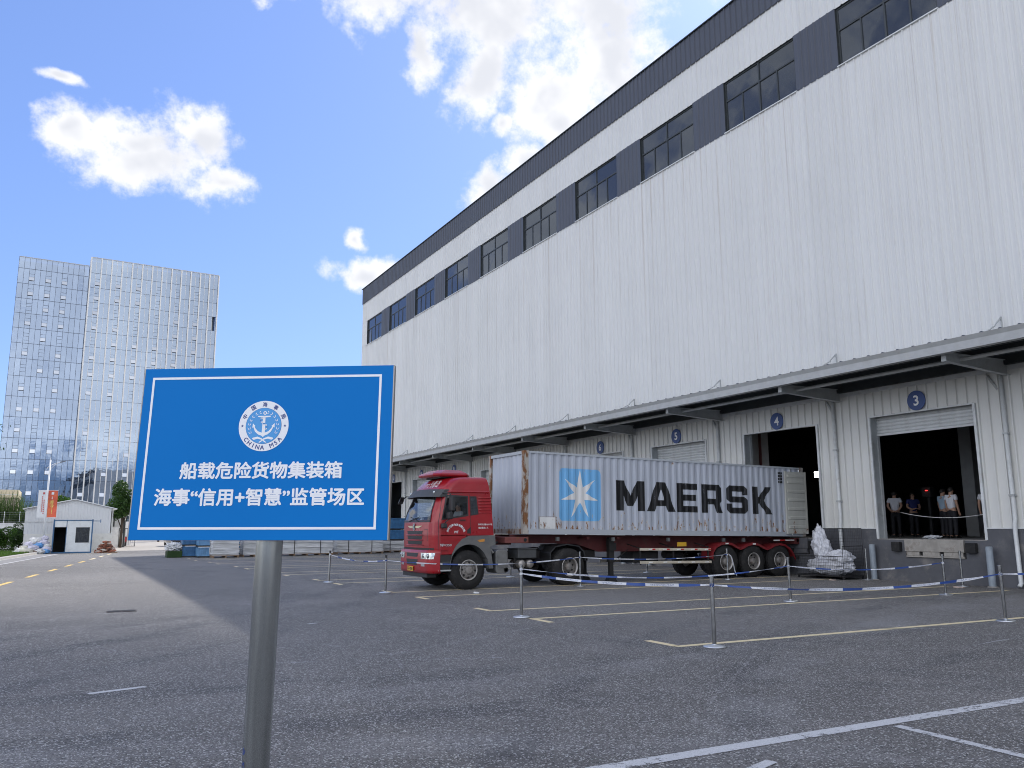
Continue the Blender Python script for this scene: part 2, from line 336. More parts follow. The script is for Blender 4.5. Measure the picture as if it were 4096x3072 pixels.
pm('fender_grey', (0.115, 0.117, 0.117), 0.6, var=0.12, dirt=(0.2, 0.19, 0.17), dirt_amt=0.35)
pm('cab_red', (0.30, 0.006, 0.012), 0.34, var=0.10, vscale=1.2, coat=0.5, dirt=(0.13, 0.022, 0.024), dirt_amt=0.35, spec=0.4, rvar=0.07)
pm('trailer_red', (0.095, 0.016, 0.016), 0.65, var=0.25, dirt=(0.06, 0.035, 0.03), dirt_amt=0.8, dscale=3)
pm('fender_red', (0.19, 0.014, 0.018), 0.5, var=0.15, dirt=(0.1, 0.04, 0.035), dirt_amt=0.5)
pm('chassis', (0.014, 0.0135, 0.0135), 0.75, var=0.3, dirt=(0.05, 0.045, 0.04), dirt_amt=0.4)
pm('tyre', (0.013, 0.0125, 0.0125), 0.85, var=0.25, dirt=(0.045, 0.041, 0.038), dirt_amt=0.6, dscale=5, bump=0.002)
pm('rim', (0.23, 0.215, 0.20), 0.6, 0.25, var=0.25, dirt=(0.10, 0.065, 0.045), dirt_amt=0.8, dscale=7)
pm('rim_lip', (0.45, 0.43, 0.41), 0.45, 0.4, var=0.2, dirt=(0.2, 0.15, 0.1), dirt_amt=0.5, dscale=9)
pm('alu_cream', (0.55, 0.50, 0.40), 0.5, var=0.1, dirt=(0.25, 0.2, 0.15), dirt_amt=0.4)
pm('reflector_red', (0.5, 0.02, 0.02), 0.3); pm('reflector_white', (0.75, 0.74, 0.70), 0.3)
pm('silver_tank', (0.36, 0.34, 0.32), 0.4, 0.6, var=0.12, dirt=(0.15, 0.12, 0.1), dirt_amt=0.5)
pm('silencer', (0.20, 0.20, 0.195), 0.5, 0.5, var=0.15, dirt=(0.1, 0.09, 0.08), dirt_amt=0.4)
pm('amber', (0.55, 0.24, 0.05), 0.3); pm('plate_yellow', (0.62, 0.36, 0.03), 0.45, var=0.06)
pm('headlight', (0.62, 0.66, 0.65), 0.12, 0.55, var=0.5, vscale=14)
pm('gold_trim', (0.62, 0.53, 0.32), 0.3, 0.5)
glass('cab_glass', (0.74, 0.78, 0.80), 0.93, 0.02, 1.5)
container_paint('container_blue', (0.43, 0.46, 0.52))
container_paint('container_white', (0.70, 0.70, 0.69), 0.8)
container_paint('logo_blue', (0.16, 0.42, 0.72), 0.8, (0.45, 0.44, 0.42))
container_paint('logo_black', (0.006, 0.0065, 0.008), 0.2, (0.20, 0.22, 0.26))
container_paint('door_cream', (0.52, 0.52, 0.47), 0.6)
rusty('corner_post', (0.40, 0.37, 0.33), 0.52)
rusty('container_rail', (0.40, 0.43, 0.46), -0.02)
rusty('front_bolster', (0.17, 0.05, 0.045), 0.35)
tape_mat()
worn_paint('line_yellow', (0.86, 0.72, 0.44), 0.97); worn_paint('line_white', (0.62, 0.62, 0.62), 0.72); worn_paint('line_faint', (0.42, 0.42, 0.43), 0.42); worn_paint('dash_yellow', (0.80, 0.56, 0.17), 0.95); worn_paint('line_mid', (0.60, 0.60, 0.60), 0.60)
pm('plastic_film', (0.60, 0.61, 0.65), 0.3, var=0.25, vscale=7, bump=0.03, bscale=11)
pm('cage_wire', (0.03, 0.03, 0.032), 0.5, 0.3)
pm('kerb', (0.40, 0.385, 0.36), 0.85, var=0.12, bump=0.004); pm('paver', (0.23, 0.225, 0.22), 0.85, var=0.2, vscale=6)
pm('soil', (0.10, 0.085, 0.06), 0.95, var=0.25)
leafmat('grass', (0.045, 0.10, 0.012), (0.10, 0.19, 0.02)); leafmat('leaf_bush', (0.022, 0.065, 0.010), (0.085, 0.18, 0.018), 0.3)
leafmat('leaf_dark', (0.018, 0.050, 0.012), (0.060, 0.125, 0.022)); leafmat('leaf_reed', (0.035, 0.070, 0.020), (0.11, 0.17, 0.05)); leafmat('leaf_tree', (0.02, 0.055, 0.014), (0.07, 0.14, 0.025))
pm('bark', (0.085, 0.065, 0.05), 0.95, var=0.3, bump=0.01)
cladding('shed_clad', (0.70, 0.73, 0.75), (0.35, 0.33, 0.30), 0.3, 0.0)
pm('shed_white', (0.72, 0.73, 0.70), 0.7, var=0.05, dirt=(0.4, 0.39, 0.34), dirt_amt=0.5); pm('cabin_panel', (0.70, 0.74, 0.75), 0.55, var=0.05, dirt=(0.4, 0.4, 0.38), dirt_amt=0.4)
pm('cabin_blue', (0.035, 0.12, 0.25), 0.5, var=0.15, dirt=(0.1, 0.1, 0.11), dirt_amt=0.4)
pm('wall_white', (0.74, 0.74, 0.73), 0.75, var=0.05, dirt=(0.42, 0.4, 0.36), dirt_amt=0.4)
pm('brick_red', (0.30, 0.11, 0.065), 0.9, var=0.35, vscale=6, dirt=(0.4, 0.36, 0.32), dirt_amt=0.6, dscale=4)
pm('brick_pale', (0.42, 0.34, 0.29), 0.9, var=0.3, vscale=6); pm('brick_dark', (0.17, 0.085, 0.06), 0.9, var=0.3, vscale=6)
pm('sack_white', (0.70, 0.70, 0.68), 0.6, var=0.1, dirt=(0.45, 0.4, 0.34), dirt_amt=0.5, dscale=5); pm('sack_cream', (0.66, 0.63, 0.52), 0.7, var=0.12, dirt=(0.35, 0.3, 0.24), dirt_amt=0.4)
pm('sack_lilac', (0.58, 0.56, 0.66), 0.55, var=0.2, vscale=8, dirt=(0.65, 0.65, 0.68), dirt_amt=0.7, dscale=6); pm('sack_blue', (0.12, 0.33, 0.66), 0.5, var=0.2, dirt=(0.6, 0.65, 0.7), dirt_amt=0.4, dscale=5); pm('sack_brown', (0.20, 0.14, 0.11), 0.7, var=0.25)
pm('lamp_white', (0.72, 0.74, 0.76), 0.4, var=0.04); pm('lamp_head', (0.10, 0.10, 0.11), 0.5)
pm('banner_white', (0.74, 0.76, 0.78), 0.6, var=0.04); pm('banner_ink', (0.55, 0.12, 0.12), 0.6); pm('banner_yellow', (0.75, 0.58, 0.16), 0.5)
pm('banner_red', (0.58, 0.10, 0.05), 0.55, var=0.35, vscale=1.1, dirt=(0.72, 0.28, 0.08), dirt_amt=0.8, dscale=1.0)
pm('sheet_white', (0.58, 0.59, 0.60), 0.75, var=0.25, vscale=2.5, dirt=(0.36, 0.36, 0.37), dirt_amt=0.5, stretch=(0.4, 0.4, 6)); pm('crate_blue', (0.035, 0.135, 0.29), 0.5, var=0.25, vscale=4); pm('crate_pale', (0.12, 0.27, 0.46), 0.5, var=0.2)
pm('wood', (0.24, 0.16, 0.10), 0.85, var=0.25); pm('strap', (0.02, 0.02, 0.022), 0.6)
mirror_glass('tower_glass', (0.33, 0.40, 0.51), (0.40, 0.48, 0.60), 0.60); mirror_glass('tower_glass_right', (0.36, 0.43, 0.53), (0.44, 0.52, 0.62), 0.58)
mirror_glass('tower_vent', (0.56, 0.61, 0.70), (0.5, 0.5, 0.5), 0.85, 0.005)
pm('tower_fin', (0.78, 0.77, 0.74), 0.45, var=0.05); pm('tower_core', (0.26, 0.29, 0.33), 0.7, var=0.15); pm('tower_column', (0.72, 0.71, 0.69), 0.7); pm('tower_mullion', (0.06, 0.075, 0.11), 0.4, 0.3); pm('tower_cap', (0.45, 0.48, 0.52), 0.5)
pm('cream_wall', (0.70, 0.60, 0.42), 0.75); pm('far_ground', (0.20, 0.19, 0.17), 0.95, var=0.2, vscale=0.1)
pm('skin', (0.40, 0.24, 0.17), 0.55); pm('hair', (0.012, 0.010, 0.009), 0.6); pm('shirt_white', (0.66, 0.68, 0.74), 0.7, var=0.06); pm('shirt_sky', (0.34, 0.46, 0.58), 0.7, var=0.06); pm('shirt_navy', (0.015, 0.025, 0.13), 0.7); pm('trousers', (0.012, 0.013, 0.018), 0.8); pm('shoe', (0.01, 0.01, 0.01), 0.4); pm('shirt_pale', (0.50, 0.52, 0.55), 0.7)
pm('rope', (0.55, 0.55, 0.54), 0.8); pm('cast_iron', (0.07, 0.055, 0.05), 0.7, 0.3, var=0.3); pm('car_dark', (0.02, 0.022, 0.026), 0.25, 0.3, coat=0.6); pm('scooter_red', (0.38, 0.03, 0.03), 0.4)
pm('conc_apron', (0.40, 0.37, 0.33), 0.9, var=0.15, vscale=0.8, dirt=(0.25, 0.23, 0.2), dirt_amt=0.5, dscale=0.7)
emit('flood_lit', (1.0, 0.98, 0.94), 14.0); emit('red_lit', (1.0, 0.03, 0.03), 2.0)

# ------------------------------------------------------------------ mesh helpers
class MB:
    def __init__(s, off=(0, 0, 0)): s.v = []; s.f = []; s.uv = None; s.off = Vector(off)
    def add(s, vs, fs):
        b = len(s.v); s.v += [tuple(Vector(p)-s.off) for p in vs]; s.f += [tuple(i+b for i in f) for f in fs]; return s
    def box(s, a, b):
        x0, y0, z0 = a; x1, y1, z1 = b
        return s.add([(x0,y0,z0),(x1,y0,z0),(x1,y1,z0),(x0,y1,z0),(x0,y0,z1),(x1,y0,z1),(x1,y1,z1),(x0,y1,z1)],
                     [(3,2,1,0),(4,5,6,7),(0,1,5,4),(1,2,6,5),(2,3,7,6),(3,0,4,7)])
    def hexa(s, p):   # 8 points, bottom ring then top ring
        return s.add(p, [(3,2,1,0),(4,5,6,7),(0,1,5,4),(1,2,6,5),(2,3,7,6),(3,0,4,7)])
    def quad(s, a, b, c, d): return s.add([a, b, c, d], [(0,1,2,3)])
    def prism(s, pts, axis, lo, hi):
        """polygon in the other two axes, extruded along axis (0 x,1 y,2 z)"""
        n = len(pts)
        def mk(p, t):
            if axis == 0: return (t, p[0], p[1])
            if axis == 1: return (p[0], t, p[1])
            return (p[0], p[1], t)
        vs_ = [mk(p, lo) for p in pts] + [mk(p, hi) for p in pts]
        fs = [tuple(range(n-1, -1, -1)), tuple(range(n, 2*n))] + [(i, (i+1) % n, n+(i+1) % n, n+i) for i in range(n)]
        return s.add(vs_, fs)
    def tube(s, path, r, n=8, cap=True):
        path = [Vector(p) for p in path]; rs = r if isinstance(r, (list, tuple)) else [r]*len(path)
        b = []; fs = []; ref = None
        for i, p in enumerate(path):
            d = (path[min(i+1, len(path)-1)]-path[max(i-1, 0)])
            if d.length < 1e-9: d = Vector((0, 0, 1))
            d.normalize()
            if ref is None: ref = Vector((0, 0, 1)) if abs(d.z) < 0.9 else Vector((1, 0, 0))
            a = d.cross(ref); a.normalize(); c = a.cross(d); ref = c.cross(a) if False else ref
            for k in range(n):
                t = 2*math.pi*k/n; b.append(p + (a*math.cos(t) + c*math.sin(t))*rs[i])
        for i in range(len(path)-1):
            for k in range(n):
                k2 = (k+1) % n; fs.append((i*n+k, i*n+k2, (i+1)*n+k2, (i+1)*n+k))
        if cap: fs.append(tuple(range(n-1, -1, -1))); fs.append(tuple((len(path)-1)*n+k for k in range(n)))
        return s.add(b, fs)
    def lathe(s, prof, c, axis='y', n=32):
        """profile of (radius, height) turned about an axis through c"""
        b = []; fs = []
        for (r, h) in prof:
            for k in range(n):
                t = 2*math.pi*k/n; u, w_ = r*math.cos(t), r*math.sin(t)
                b.append((c[0]+u, c[1]+h, c[2]+w_) if axis == 'y' else ((c[0]+u, c[1]+w_, c[2]+h) if axis == 'z' else (c[0]+h, c[1]+u, c[2]+w_)))
        for i in range(len(prof)-1):
            for k in range(n):
                k2 = (k+1) % n; fs.append((i*n+k, i*n+k2, (i+1)*n+k2, (i+1)*n+k))
        return s.add(b, fs)
    def grid(s, fn, nu, nv):
        b = [fn(i/nu, j/nv) for i in range(nu+1) for j in range(nv+1)]
        return s.add(b, [(i*(nv+1)+j, (i+1)*(nv+1)+j, (i+1)*(nv+1)+j+1, i*(nv+1)+j+1) for i in range(nu) for j in range(nv)])
    def mesh(s, name):
        m = bpy.data.meshes.new(name); m.from_pydata(s.v, [], s.f); m.update(); return m
def fix_normals(m):
    bm = bmesh.new(); bm.from_mesh(m); bmesh.ops.remove_doubles(bm, verts=bm.verts, dist=1e-5); bmesh.ops.recalc_face_normals(bm, faces=bm.faces); bm.to_mesh(m); bm.free()
def link(o): COL.objects.link(o); return o
def bevel(o, wdt, seg=2):
    md = o.modifiers.new('bevel', 'BEVEL'); md.width = wdt; md.segments = seg; md.limit_method = 'ANGLE'; md.angle_limit = R(35); return o
def obj(name, mb, mat, parent=None, smooth=False, bev=0, local=False, fix=True, label=None):
    m = mb if isinstance(mb, bpy.types.Mesh) else mb.mesh(name)
    if fix and not isinstance(mb, bpy.types.Mesh): fix_normals(m)
    m.name = name
    if mat and not m.materials: m.materials.append(MATS[mat])
    if smooth:
        for p in m.polygons: p.use_smooth = True
    o = link(bpy.data.objects.new(name, m))
    if parent: attach(o, parent, local)
    if bev: bevel(o, bev)
    if label: o['label'] = label
    return o
WORLD = {}
def attach(o, parent, local=False):
    o.parent = parent
    if not local: o.matrix_parent_inverse = WORLD.get(parent.name, Matrix.Identity(4)).inverted()
def tag(o, label, cat, group=None):
    o['label'] = label; o['category'] = cat
    if group: o['group'] = group
    return o
def thing(name, label, cat, loc=(0, 0, 0), rz=0, group=None, scale=1.0, rot=None):
    o = link(bpy.data.objects.new(name, None)); o.location = loc; o.rotation_euler = rot or (0, 0, rz); o.scale = (scale,)*3
    o.empty_display_size = 0.3
    o.rotation_euler = rot or (0, 0, rz)
    WORLD[o.name] = Matrix.LocRotScale(Vector(loc), o.rotation_euler, Vector((scale,)*3))
    return tag(o, label, cat, group)
def part_empty(name, parent, loc=(0, 0, 0)):
    o = link(bpy.data.objects.new(name, None)); o.parent = parent; o.location = loc; o.empty_display_size = 0.2; return o
def struct(name, mb, mat, **k):
    o = obj(name, mb, mat, **k); o['kind'] = 'structure'; return o
def copy_tree(o, parent=None):
    c = o.copy(); link(c); c.parent = parent
    if parent is not None: c.matrix_parent_inverse = o.matrix_parent_inverse.copy()
    for ch in list(o.children): copy_tree(ch, c)
    return c
_tcache = {}
def text_mesh(s, size=1.0, bold=0.0, extrude=0.0, align='CENTER', spacing=1.0):
    """font outline -> flat mesh in the XY plane (reading along +X, up +Y)"""
    c = bpy.data.curves.new('lettering', 'FONT'); c.body = s; c.size = size; c.offset = bold*size; c.extrude = extrude; c.align_x = align; c.align_y = 'CENTER'; c.space_character = spacing; c.resolution_u = 3
    o = link(bpy.data.objects.new('lettering', c)); dg = bpy.context.evaluated_depsgraph_get(); dg.update()
    m = bpy.data.meshes.new_from_object(o.evaluated_get(dg)); bpy.data.objects.remove(o); bpy.data.curves.remove(c)
    m.materials.clear(); return m
def fit_mesh(m, w=None, h=None, centre=True):
    xs = [v.co.x for v in m.vertices]; ys = [v.co.y for v in m.vertices]
    cx, cy = (min(xs)+max(xs))/2, (min(ys)+max(ys))/2
    sx = w/(max(xs)-min(xs)) if w else None; sy = h/(max(ys)-min(ys)) if h else None
    sx = sx or sy; sy = sy or sx
    for v in m.vertices: v.co = Vector(((v.co.x-cx)*sx, (v.co.y-cy)*sy, v.co.z))
    return m
def map_mesh(m, fn):
    for v in m.vertices: v.co = fn(v.co)
    return m
# ================================================================== GROUND
def sheet(pts, z): return MB().add([(x, y, z) for x, y in pts], [tuple(range(len(pts)))])
struct('ground', sheet([(-3000, -3000), (3000, -3000), (3000, 3000), (-3000, 3000)], -0.03), 'far_ground')
yard = struct('asphalt_yard', sheet([(-40, -40), (24.28, -40), (24.28, 75), (-40, 75)], 0.0), 'asphalt')
struct('concrete_road', sheet([(2.0, 75), (24.28, 75), (40, 140), (2.0, 140)], -0.006), 'conc_apron')
RD = Vector((0.145, 1, 0)).normalized(); RN = Vector((RD.y, -RD.x, 0))      # direction of the roadway on the left
def stripe(a, b, wd, mat, name, z=0.004):
    a = Vector((a[0], a[1], z)); b = Vector((b[0], b[1], z)); d = (b-a).normalized(); n = Vector((d.y, -d.x, 0))*wd/2
    return obj(name, MB().add([a-n, b-n, b+n, a+n], [(0, 1, 2, 3)]), mat, yard)
# parking bays in front of the docks: two lines per bay, a short return at the open end
for i, y in enumerate([4.2, 10.2, 16.42, 22.4, 28.75, 34.6, 40.6, 46.6, 52.4]):
    x0 = 8.35 - max(0, y-22)*0.045
    for yy, s in ((y, 1), (y-1.80, -1)):
        if yy < 9: continue
        stripe((x0, yy), (23.2, yy-0.60), 0.145, 'line_yellow', 'parking_line')
        stripe((x0+0.05, yy+s*0.02), (x0+0.05, yy+s*0.75), 0.145, 'line_yellow', 'parking_line')
stripe((-3, 5.63), (16, 5.22), 0.16, 'line_white', 'white_line'); stripe((6.84, 5.28), (6.78, 1.0), 0.11, 'line_mid', 'white_line')
stripe((4.55, 4.86), (5.0, 5.0), 0.10, 'line_white', 'white_line', 0.006)
stripe((0.45, 10.62), (1.05, 10.75), 0.10, 'line_white', 'paint_mark'); stripe((0.62, 14.9), (1.02, 13.55), 0.16, 'line_faint', 'paint_mark')
stripe((2.35, 17.1), (4.5, 17.4), 0.05, 'line_faint', 'paint_mark'); stripe((4.3, 16.0), (4.5, 16.05), 0.07, 'line_white', 'paint_mark', 0.006)
for a, b in (((2.0, 12.0), (5.6, 10.6)), ((4.5, 13.2), (7.2, 12.3)), ((9.5, 12.2), (14.2, 9.3)), ((15.5, 13.0), (19.5, 10.2)), ((12.0, 8.0), (16.5, 8.6)), ((-2, 20.5), (3, 20.0))):
    stripe(a, b, 0.06, 'line_faint', 'paint_mark')
for k in range(9):                                         # yellow dashes along the roadway
    c = Vector((-1.35, 32.75, 0)) + RD*(k*4.75-4.75); stripe(c-RD*1.05, c+RD*1.05, 0.17, 'dash_yellow' if k < 6 else 'line_yellow', 'road_dash')
k0 = Vector((-2.79, 58.5, 0)); k1 = k0 + RD*13.6
stripe(k0-RD*60+RN*0.36, k1+RN*0.36, 0.10, 'line_white', 'edge_line'); stripe(k0-RD*60+RN*1.62, k1-RD*3.5+RN*1.62, 0.13, 'line_white', 'edge_line')
struct('parking_strip', MB().add([tuple(p+Vector((0, 0, 0.003))) for p in (k0-RD*60+RN*0.40, k0-RD*60+RN*1.58, k1-RD*3.5+RN*1.58, k1+RN*0.40)], [(0, 1, 2, 3)]), 'paver')
# kerb stones and verge
kerb = MB(); a0 = k0-RD*60
kb = struct('kerb', MB().hexa([tuple(a0-RN*0.02+Vector((0,0,-.02))), tuple(a0+RN*0.0+Vector((0,0,-.02))), tuple(k1+Vector((0,0,-.02))), tuple(k1-RN*0.02+Vector((0,0,-.02))), tuple(a0-RN*0.02+Vector((0,0,.10))), tuple(a0+Vector((0,0,.10))), tuple(k1+Vector((0,0,.10))), tuple(k1-RN*0.02+Vector((0,0,.10)))]), 'kerb')
st = MB().box((0.0, 0.01, -0.02), (0.30, 0.985, 0.14)).mesh('kerb_stone'); fix_normals(st); st.materials.append(MATS['kerb'])
for i in range(14, 74):
    p = a0 + RD*i*1.0; o = link(bpy.data.objects.new('kerb_stone', st)); o.parent = kb
    o.location = p; o.rotation_euler = (0, 0, math.atan2(RD.y, RD.x)-math.pi/2); bevel(o, 0.012, 2)
v0, v1 = a0-RN*0.01, k1-RN*0.01
struct('grass_verge', MB().add([tuple(v0+Vector((0, 0, .11))), tuple(v1+Vector((0, 0, .11))), tuple(v1+Vector((-1.2, 5, .11))), (-60, 92, 0.11), (-60, -2, 0.11)], [(0, 1, 2, 3, 4)]), 'soil')
gv = []; gf = []; rg = random.Random(3)
for i in range(26000):                                    # grass blades on the verge the camera sees
    s = rg.uniform(40, 75) ; p = a0 + RD*s - RN*(0.28+rg.random()**1.3*5.5)
    hgt = rg.uniform(0.07, 0.16); an = rg.uniform(0, math.pi); wv = Vector((math.cos(an), math.sin(an), 0))*0.018; ln = Vector((rg.gauss(0, .04), rg.gauss(0, .04), 0))
    b0 = len(gv); gv += [tuple(p-wv+Vector((0, 0, .1))), tuple(p+wv+Vector((0, 0, .1))), tuple(p+ln+Vector((0, 0, .1+hgt)))]; gf.append((b0, b0+1, b0+2))
gm = bpy.data.meshes.new('grass'); gm.from_pydata(gv, [], gf); gm.materials.append(MATS['grass'])
go = link(bpy.data.objects.new('grass', gm)); tag(go, 'short green grass on the verge behind the kerb', 'grass'); go['kind'] = 'stuff'
mh = thing('drain_cover', 'small rusty iron drain cover set in the asphalt', 'drain cover', (1.41, 20.56, 0))
obj('frame', MB().box((1.10, 20.36, 0), (1.70, 20.78, 0.006)), 'cast_iron', mh)
for s in (0, 1): obj('grate', MB().box((1.13+s*0.29, 20.40, 0.006), (1.38+s*0.29, 20.74, 0.010)), 'rubber', mh)

# ================================================================== WAREHOUSE
XW, Y0W, Y1W = 24.3, -22.0, 74.5
wh = thing('warehouse', 'long white ribbed-steel warehouse with dark parapet and numbered dock doors', 'warehouse', (XW, 26, 0))
def ribbed(y0, y1, z0, z1, x, pitch=1/3, depth=0.042, top=0.034, base=0.075, off=0.0, minor=True):
    """sheet with upright ribs standing out towards -X, ribs on one common grid"""
    pts = [(y0, x)]
    k = math.ceil((y0-off+base/2)/pitch)
    while k*pitch+off+base/2 < y1:
        c = k*pitch+off
        pts += [(c-base/2, x), (c-top/2, x-depth), (c+top/2, x-depth), (c+base/2, x)]
        if minor and c+pitch*0.5+0.03 < y1: pts += [(c+pitch*0.5-0.03, x), (c+pitch*0.5-0.012, x-0.007), (c+pitch*0.5+0.012, x-0.007), (c+pitch*0.5+0.03, x)]
        k += 1
    pts.append((y1, x))
    mb = MB(); n = len(pts)
    mb.add([(b, a, z0) for a, b in pts]+[(b, a, z1) for a, b in pts], [(i, i+1, n+i+1, n+i) for i in range(n-1)])
    return mb
ZS, ZT, ZB, ZP = 18.66, 21.0, 22.93, 24.41
obj('upper_wall', ribbed(Y0W, Y1W, 6.40, ZS, XW), 'clad_white', wh)
obj('white_band', ribbed(Y0W, Y1W, ZT, ZB, XW), 'clad_white', wh)
obj('parapet', ribbed(Y0W, Y1W+0.05, ZB-0.03, ZP, XW-0.05, depth=0.04), 'clad_dark', wh)
obj('parapet_cap', MB().box((XW-0.13, Y0W, ZP), (XW+0.3, Y1W+0.1, ZP+0.05)), 'window_frame', wh)
obj('end_wall', MB().box((XW+0.01, Y1W-0.3, 0), (84, Y1W, ZP-0.02)), 'clad_white', wh); obj('end_wall', MB().box((XW+0.01, Y0W, 0), (84, Y0W+0.3, ZP-0.02)), 'clad_white', wh)
obj('back_wall', MB().box((83.7, Y0W+.3, 0), (84, Y1W-.3, ZP-0.02)), 'clad_white', wh)
obj('roof', MB().box((XW+0.02, Y0W+.3, 23.6), (83.7, Y1W-.3, 23.8)), 'steel_grey', wh)
obj('upper_lining', MB().box((XW+0.06, Y0W+.3, 5.60), (XW+0.30, Y1W-.3, ZS-0.02)).box((XW+0.06, Y0W+.3, ZT+0.02), (XW+0.3, Y1W-.3, 23.59)), 'inside_pale', wh)
obj('upper_floor', MB().box((XW+0.3, Y0W+.3, 8.4), (83.7, Y1W-.3, 8.7)), 'inside_dark', wh)
obj('upper_ceiling', MB().box((XW+0.3, Y0W+.3, 23.0), (83.7, Y1W-.3, 23.2)), 'inside_dark', wh)
obj('roof_girder', MB().box((27.0, Y0W+.3, 21.15), (27.25, Y1W-.3, 21.55)), 'trim_white', wh); obj('roof_girder', MB().box((29.0, Y0W+.3, 22.3), (29.2, Y1W-.3, 22.55)), 'inside_pale', wh)
for yb in (14.0, 62.0):
    obj('roof_brace', MB().tube([(25.6, yb+0.3, 22.9), (25.6, yb+3.0, 19.4), (25.6, yb+5.7, 22.9)], 0.11, 6), 'trim_white', wh)
# window strip: a window in every six metre bay, dark panels between
win_y = [5+6*k for k in range(12)]
panes = {}
def pane_obj(parent, x, y0, y1, z0, z1):
    key = (round(y1-y0, 3), round(z1-z0, 3))
    if key not in panes:
        m = MB().box((-0.006, -key[0]/2, -key[1]/2), (0.006, key[0]/2, key[1]/2)).mesh('pane'); fix_normals(m); m.materials.append(MATS['window_glass']); panes[key] = m
    o = link(bpy.data.objects.new('pane', panes[key])); o.parent = parent; o.location = (x, (y0+y1)/2, (z0+z1)/2)
    o.rotation_euler = (0, random.gauss(0, .004), random.gauss(0, .006)); return o
obj('window_panel', ribbed(Y0W, win_y[0]-1.99, ZS-0.03, ZT+0.02, XW-0.02, depth=0.03), 'clad_dark', wh)
for i, yc in enumerate(win_y):
    a, b = yc-1.98, yc+1.98; xf = XW+0.10
    hi = win_y[i+1]-1.99 if i+1 < len(win_y) else None
    if hi: obj('window_panel', ribbed(b+0.01, hi, ZS-0.03, ZT+0.02, XW-0.02, depth=0.03), 'clad_dark', wh)
    fr = MB(); zt = 20.10
    fr.box((xf-.04, a, ZS), (xf+.04, a+.07, ZT)); fr.box((xf-.04, b-.07, ZS), (xf+.04, b, ZT))
    fr.box((xf-.04, a+.07, ZS), (xf+.04, b-.07, ZS+.07)); fr.box((xf-.04, a+.07, ZT-.07), (xf+.04, b-.07, ZT))
    fr.box((xf-.045, a+.07, zt-.035), (xf+.035, b-.07, zt+.035)); fr.box((xf-.042, yc-.035, ZS+.07), (xf+.032, yc+.035, zt-.035)); fr.box((xf-.042, yc-.035, zt+.035), (xf+.032, yc+.035, ZT-.07))
    for q in (-0.975, 0.975): fr.box((xf-.040, yc+q-.03, ZS+.07), (xf+.030, yc+q+.03, zt-.035))
    wn = obj('window', fr, 'window_frame', wh)
    obj('reveal', MB().box((XW-.02, a-.012, ZS-.03), (xf-.045, a, ZT)).box((XW-.02, b, ZS-.03), (xf-.045, b+.012, ZT)).box((XW+.002, a, ZT-.004), (xf-.045, b, ZT+.02)), 'window_frame', wn)
    obj('sill', MB().box((XW-.07, a-.04, ZS-.05), (xf-.045, b+.04, ZS-.004)), 'trim_white', wn)
    for (p, q, r_, s_) in ((a+.07, yc-.035, zt+.035, ZT-.07), (yc+.035, b-.07, zt+.035, ZT-.07)): pane_obj(wn, xf, p, q, r_, s_)
    for (p, q) in ((a+.07, yc-1.005), (yc-.945, yc-.035), (yc+.035, yc+.945), (yc+1.005, b-.07)): pane_obj(wn, xf, p, q, ZS+.07, zt-.035)
obj('window_panel', ribbed(win_y[-1]+1.99, Y1W, ZS-0.03, ZT+0.02, XW, depth=0.03), 'clad_white', wh)

# ground floor: plinth, ribbed piers, dock doors
DOORS = {1: 5, 2: 11, 3: 17, 4: 23, 5: 29, 6: 35, 7: 47, 8: 53, 9: 59, 10: 65}
STATE = {3: 4.88, 4: 5.40, 10: 5.40}                       # lower edge of the shutter; closed otherwise
ZD, ZF, DZ, HW = 5.45, 1.345, 1.70, 1.88                    # door head, dock floor, foot of the cladding, half width
ys = sorted(DOORS.values()); edges = [Y0W]
for y in ys: edges += [y-HW, y+HW]
edges.append(Y1W)
for i in range(0, len(edges), 2):
    a, b = edges[i], edges[i+1]
    obj('pier_cladding', ribbed(a+.05, b-.05, DZ, 6.40, XW, minor=False, base=.07, depth=.055), 'clad_lower', wh)
    obj('pier', MB().box((XW+.005, a, ZF-.0), (XW+.35, b, 6.30)), 'steel_grey', wh)
    obj('plinth', MB().box((XW-.04, a-.0, 0), (XW+.004, b, DZ-.03)), 'plinth', wh)
    obj('drip_rail', MB().box((XW-.06, a+.02, DZ-.03), (XW+.004, b-.02, DZ+.005)), 'trim_white', wh)
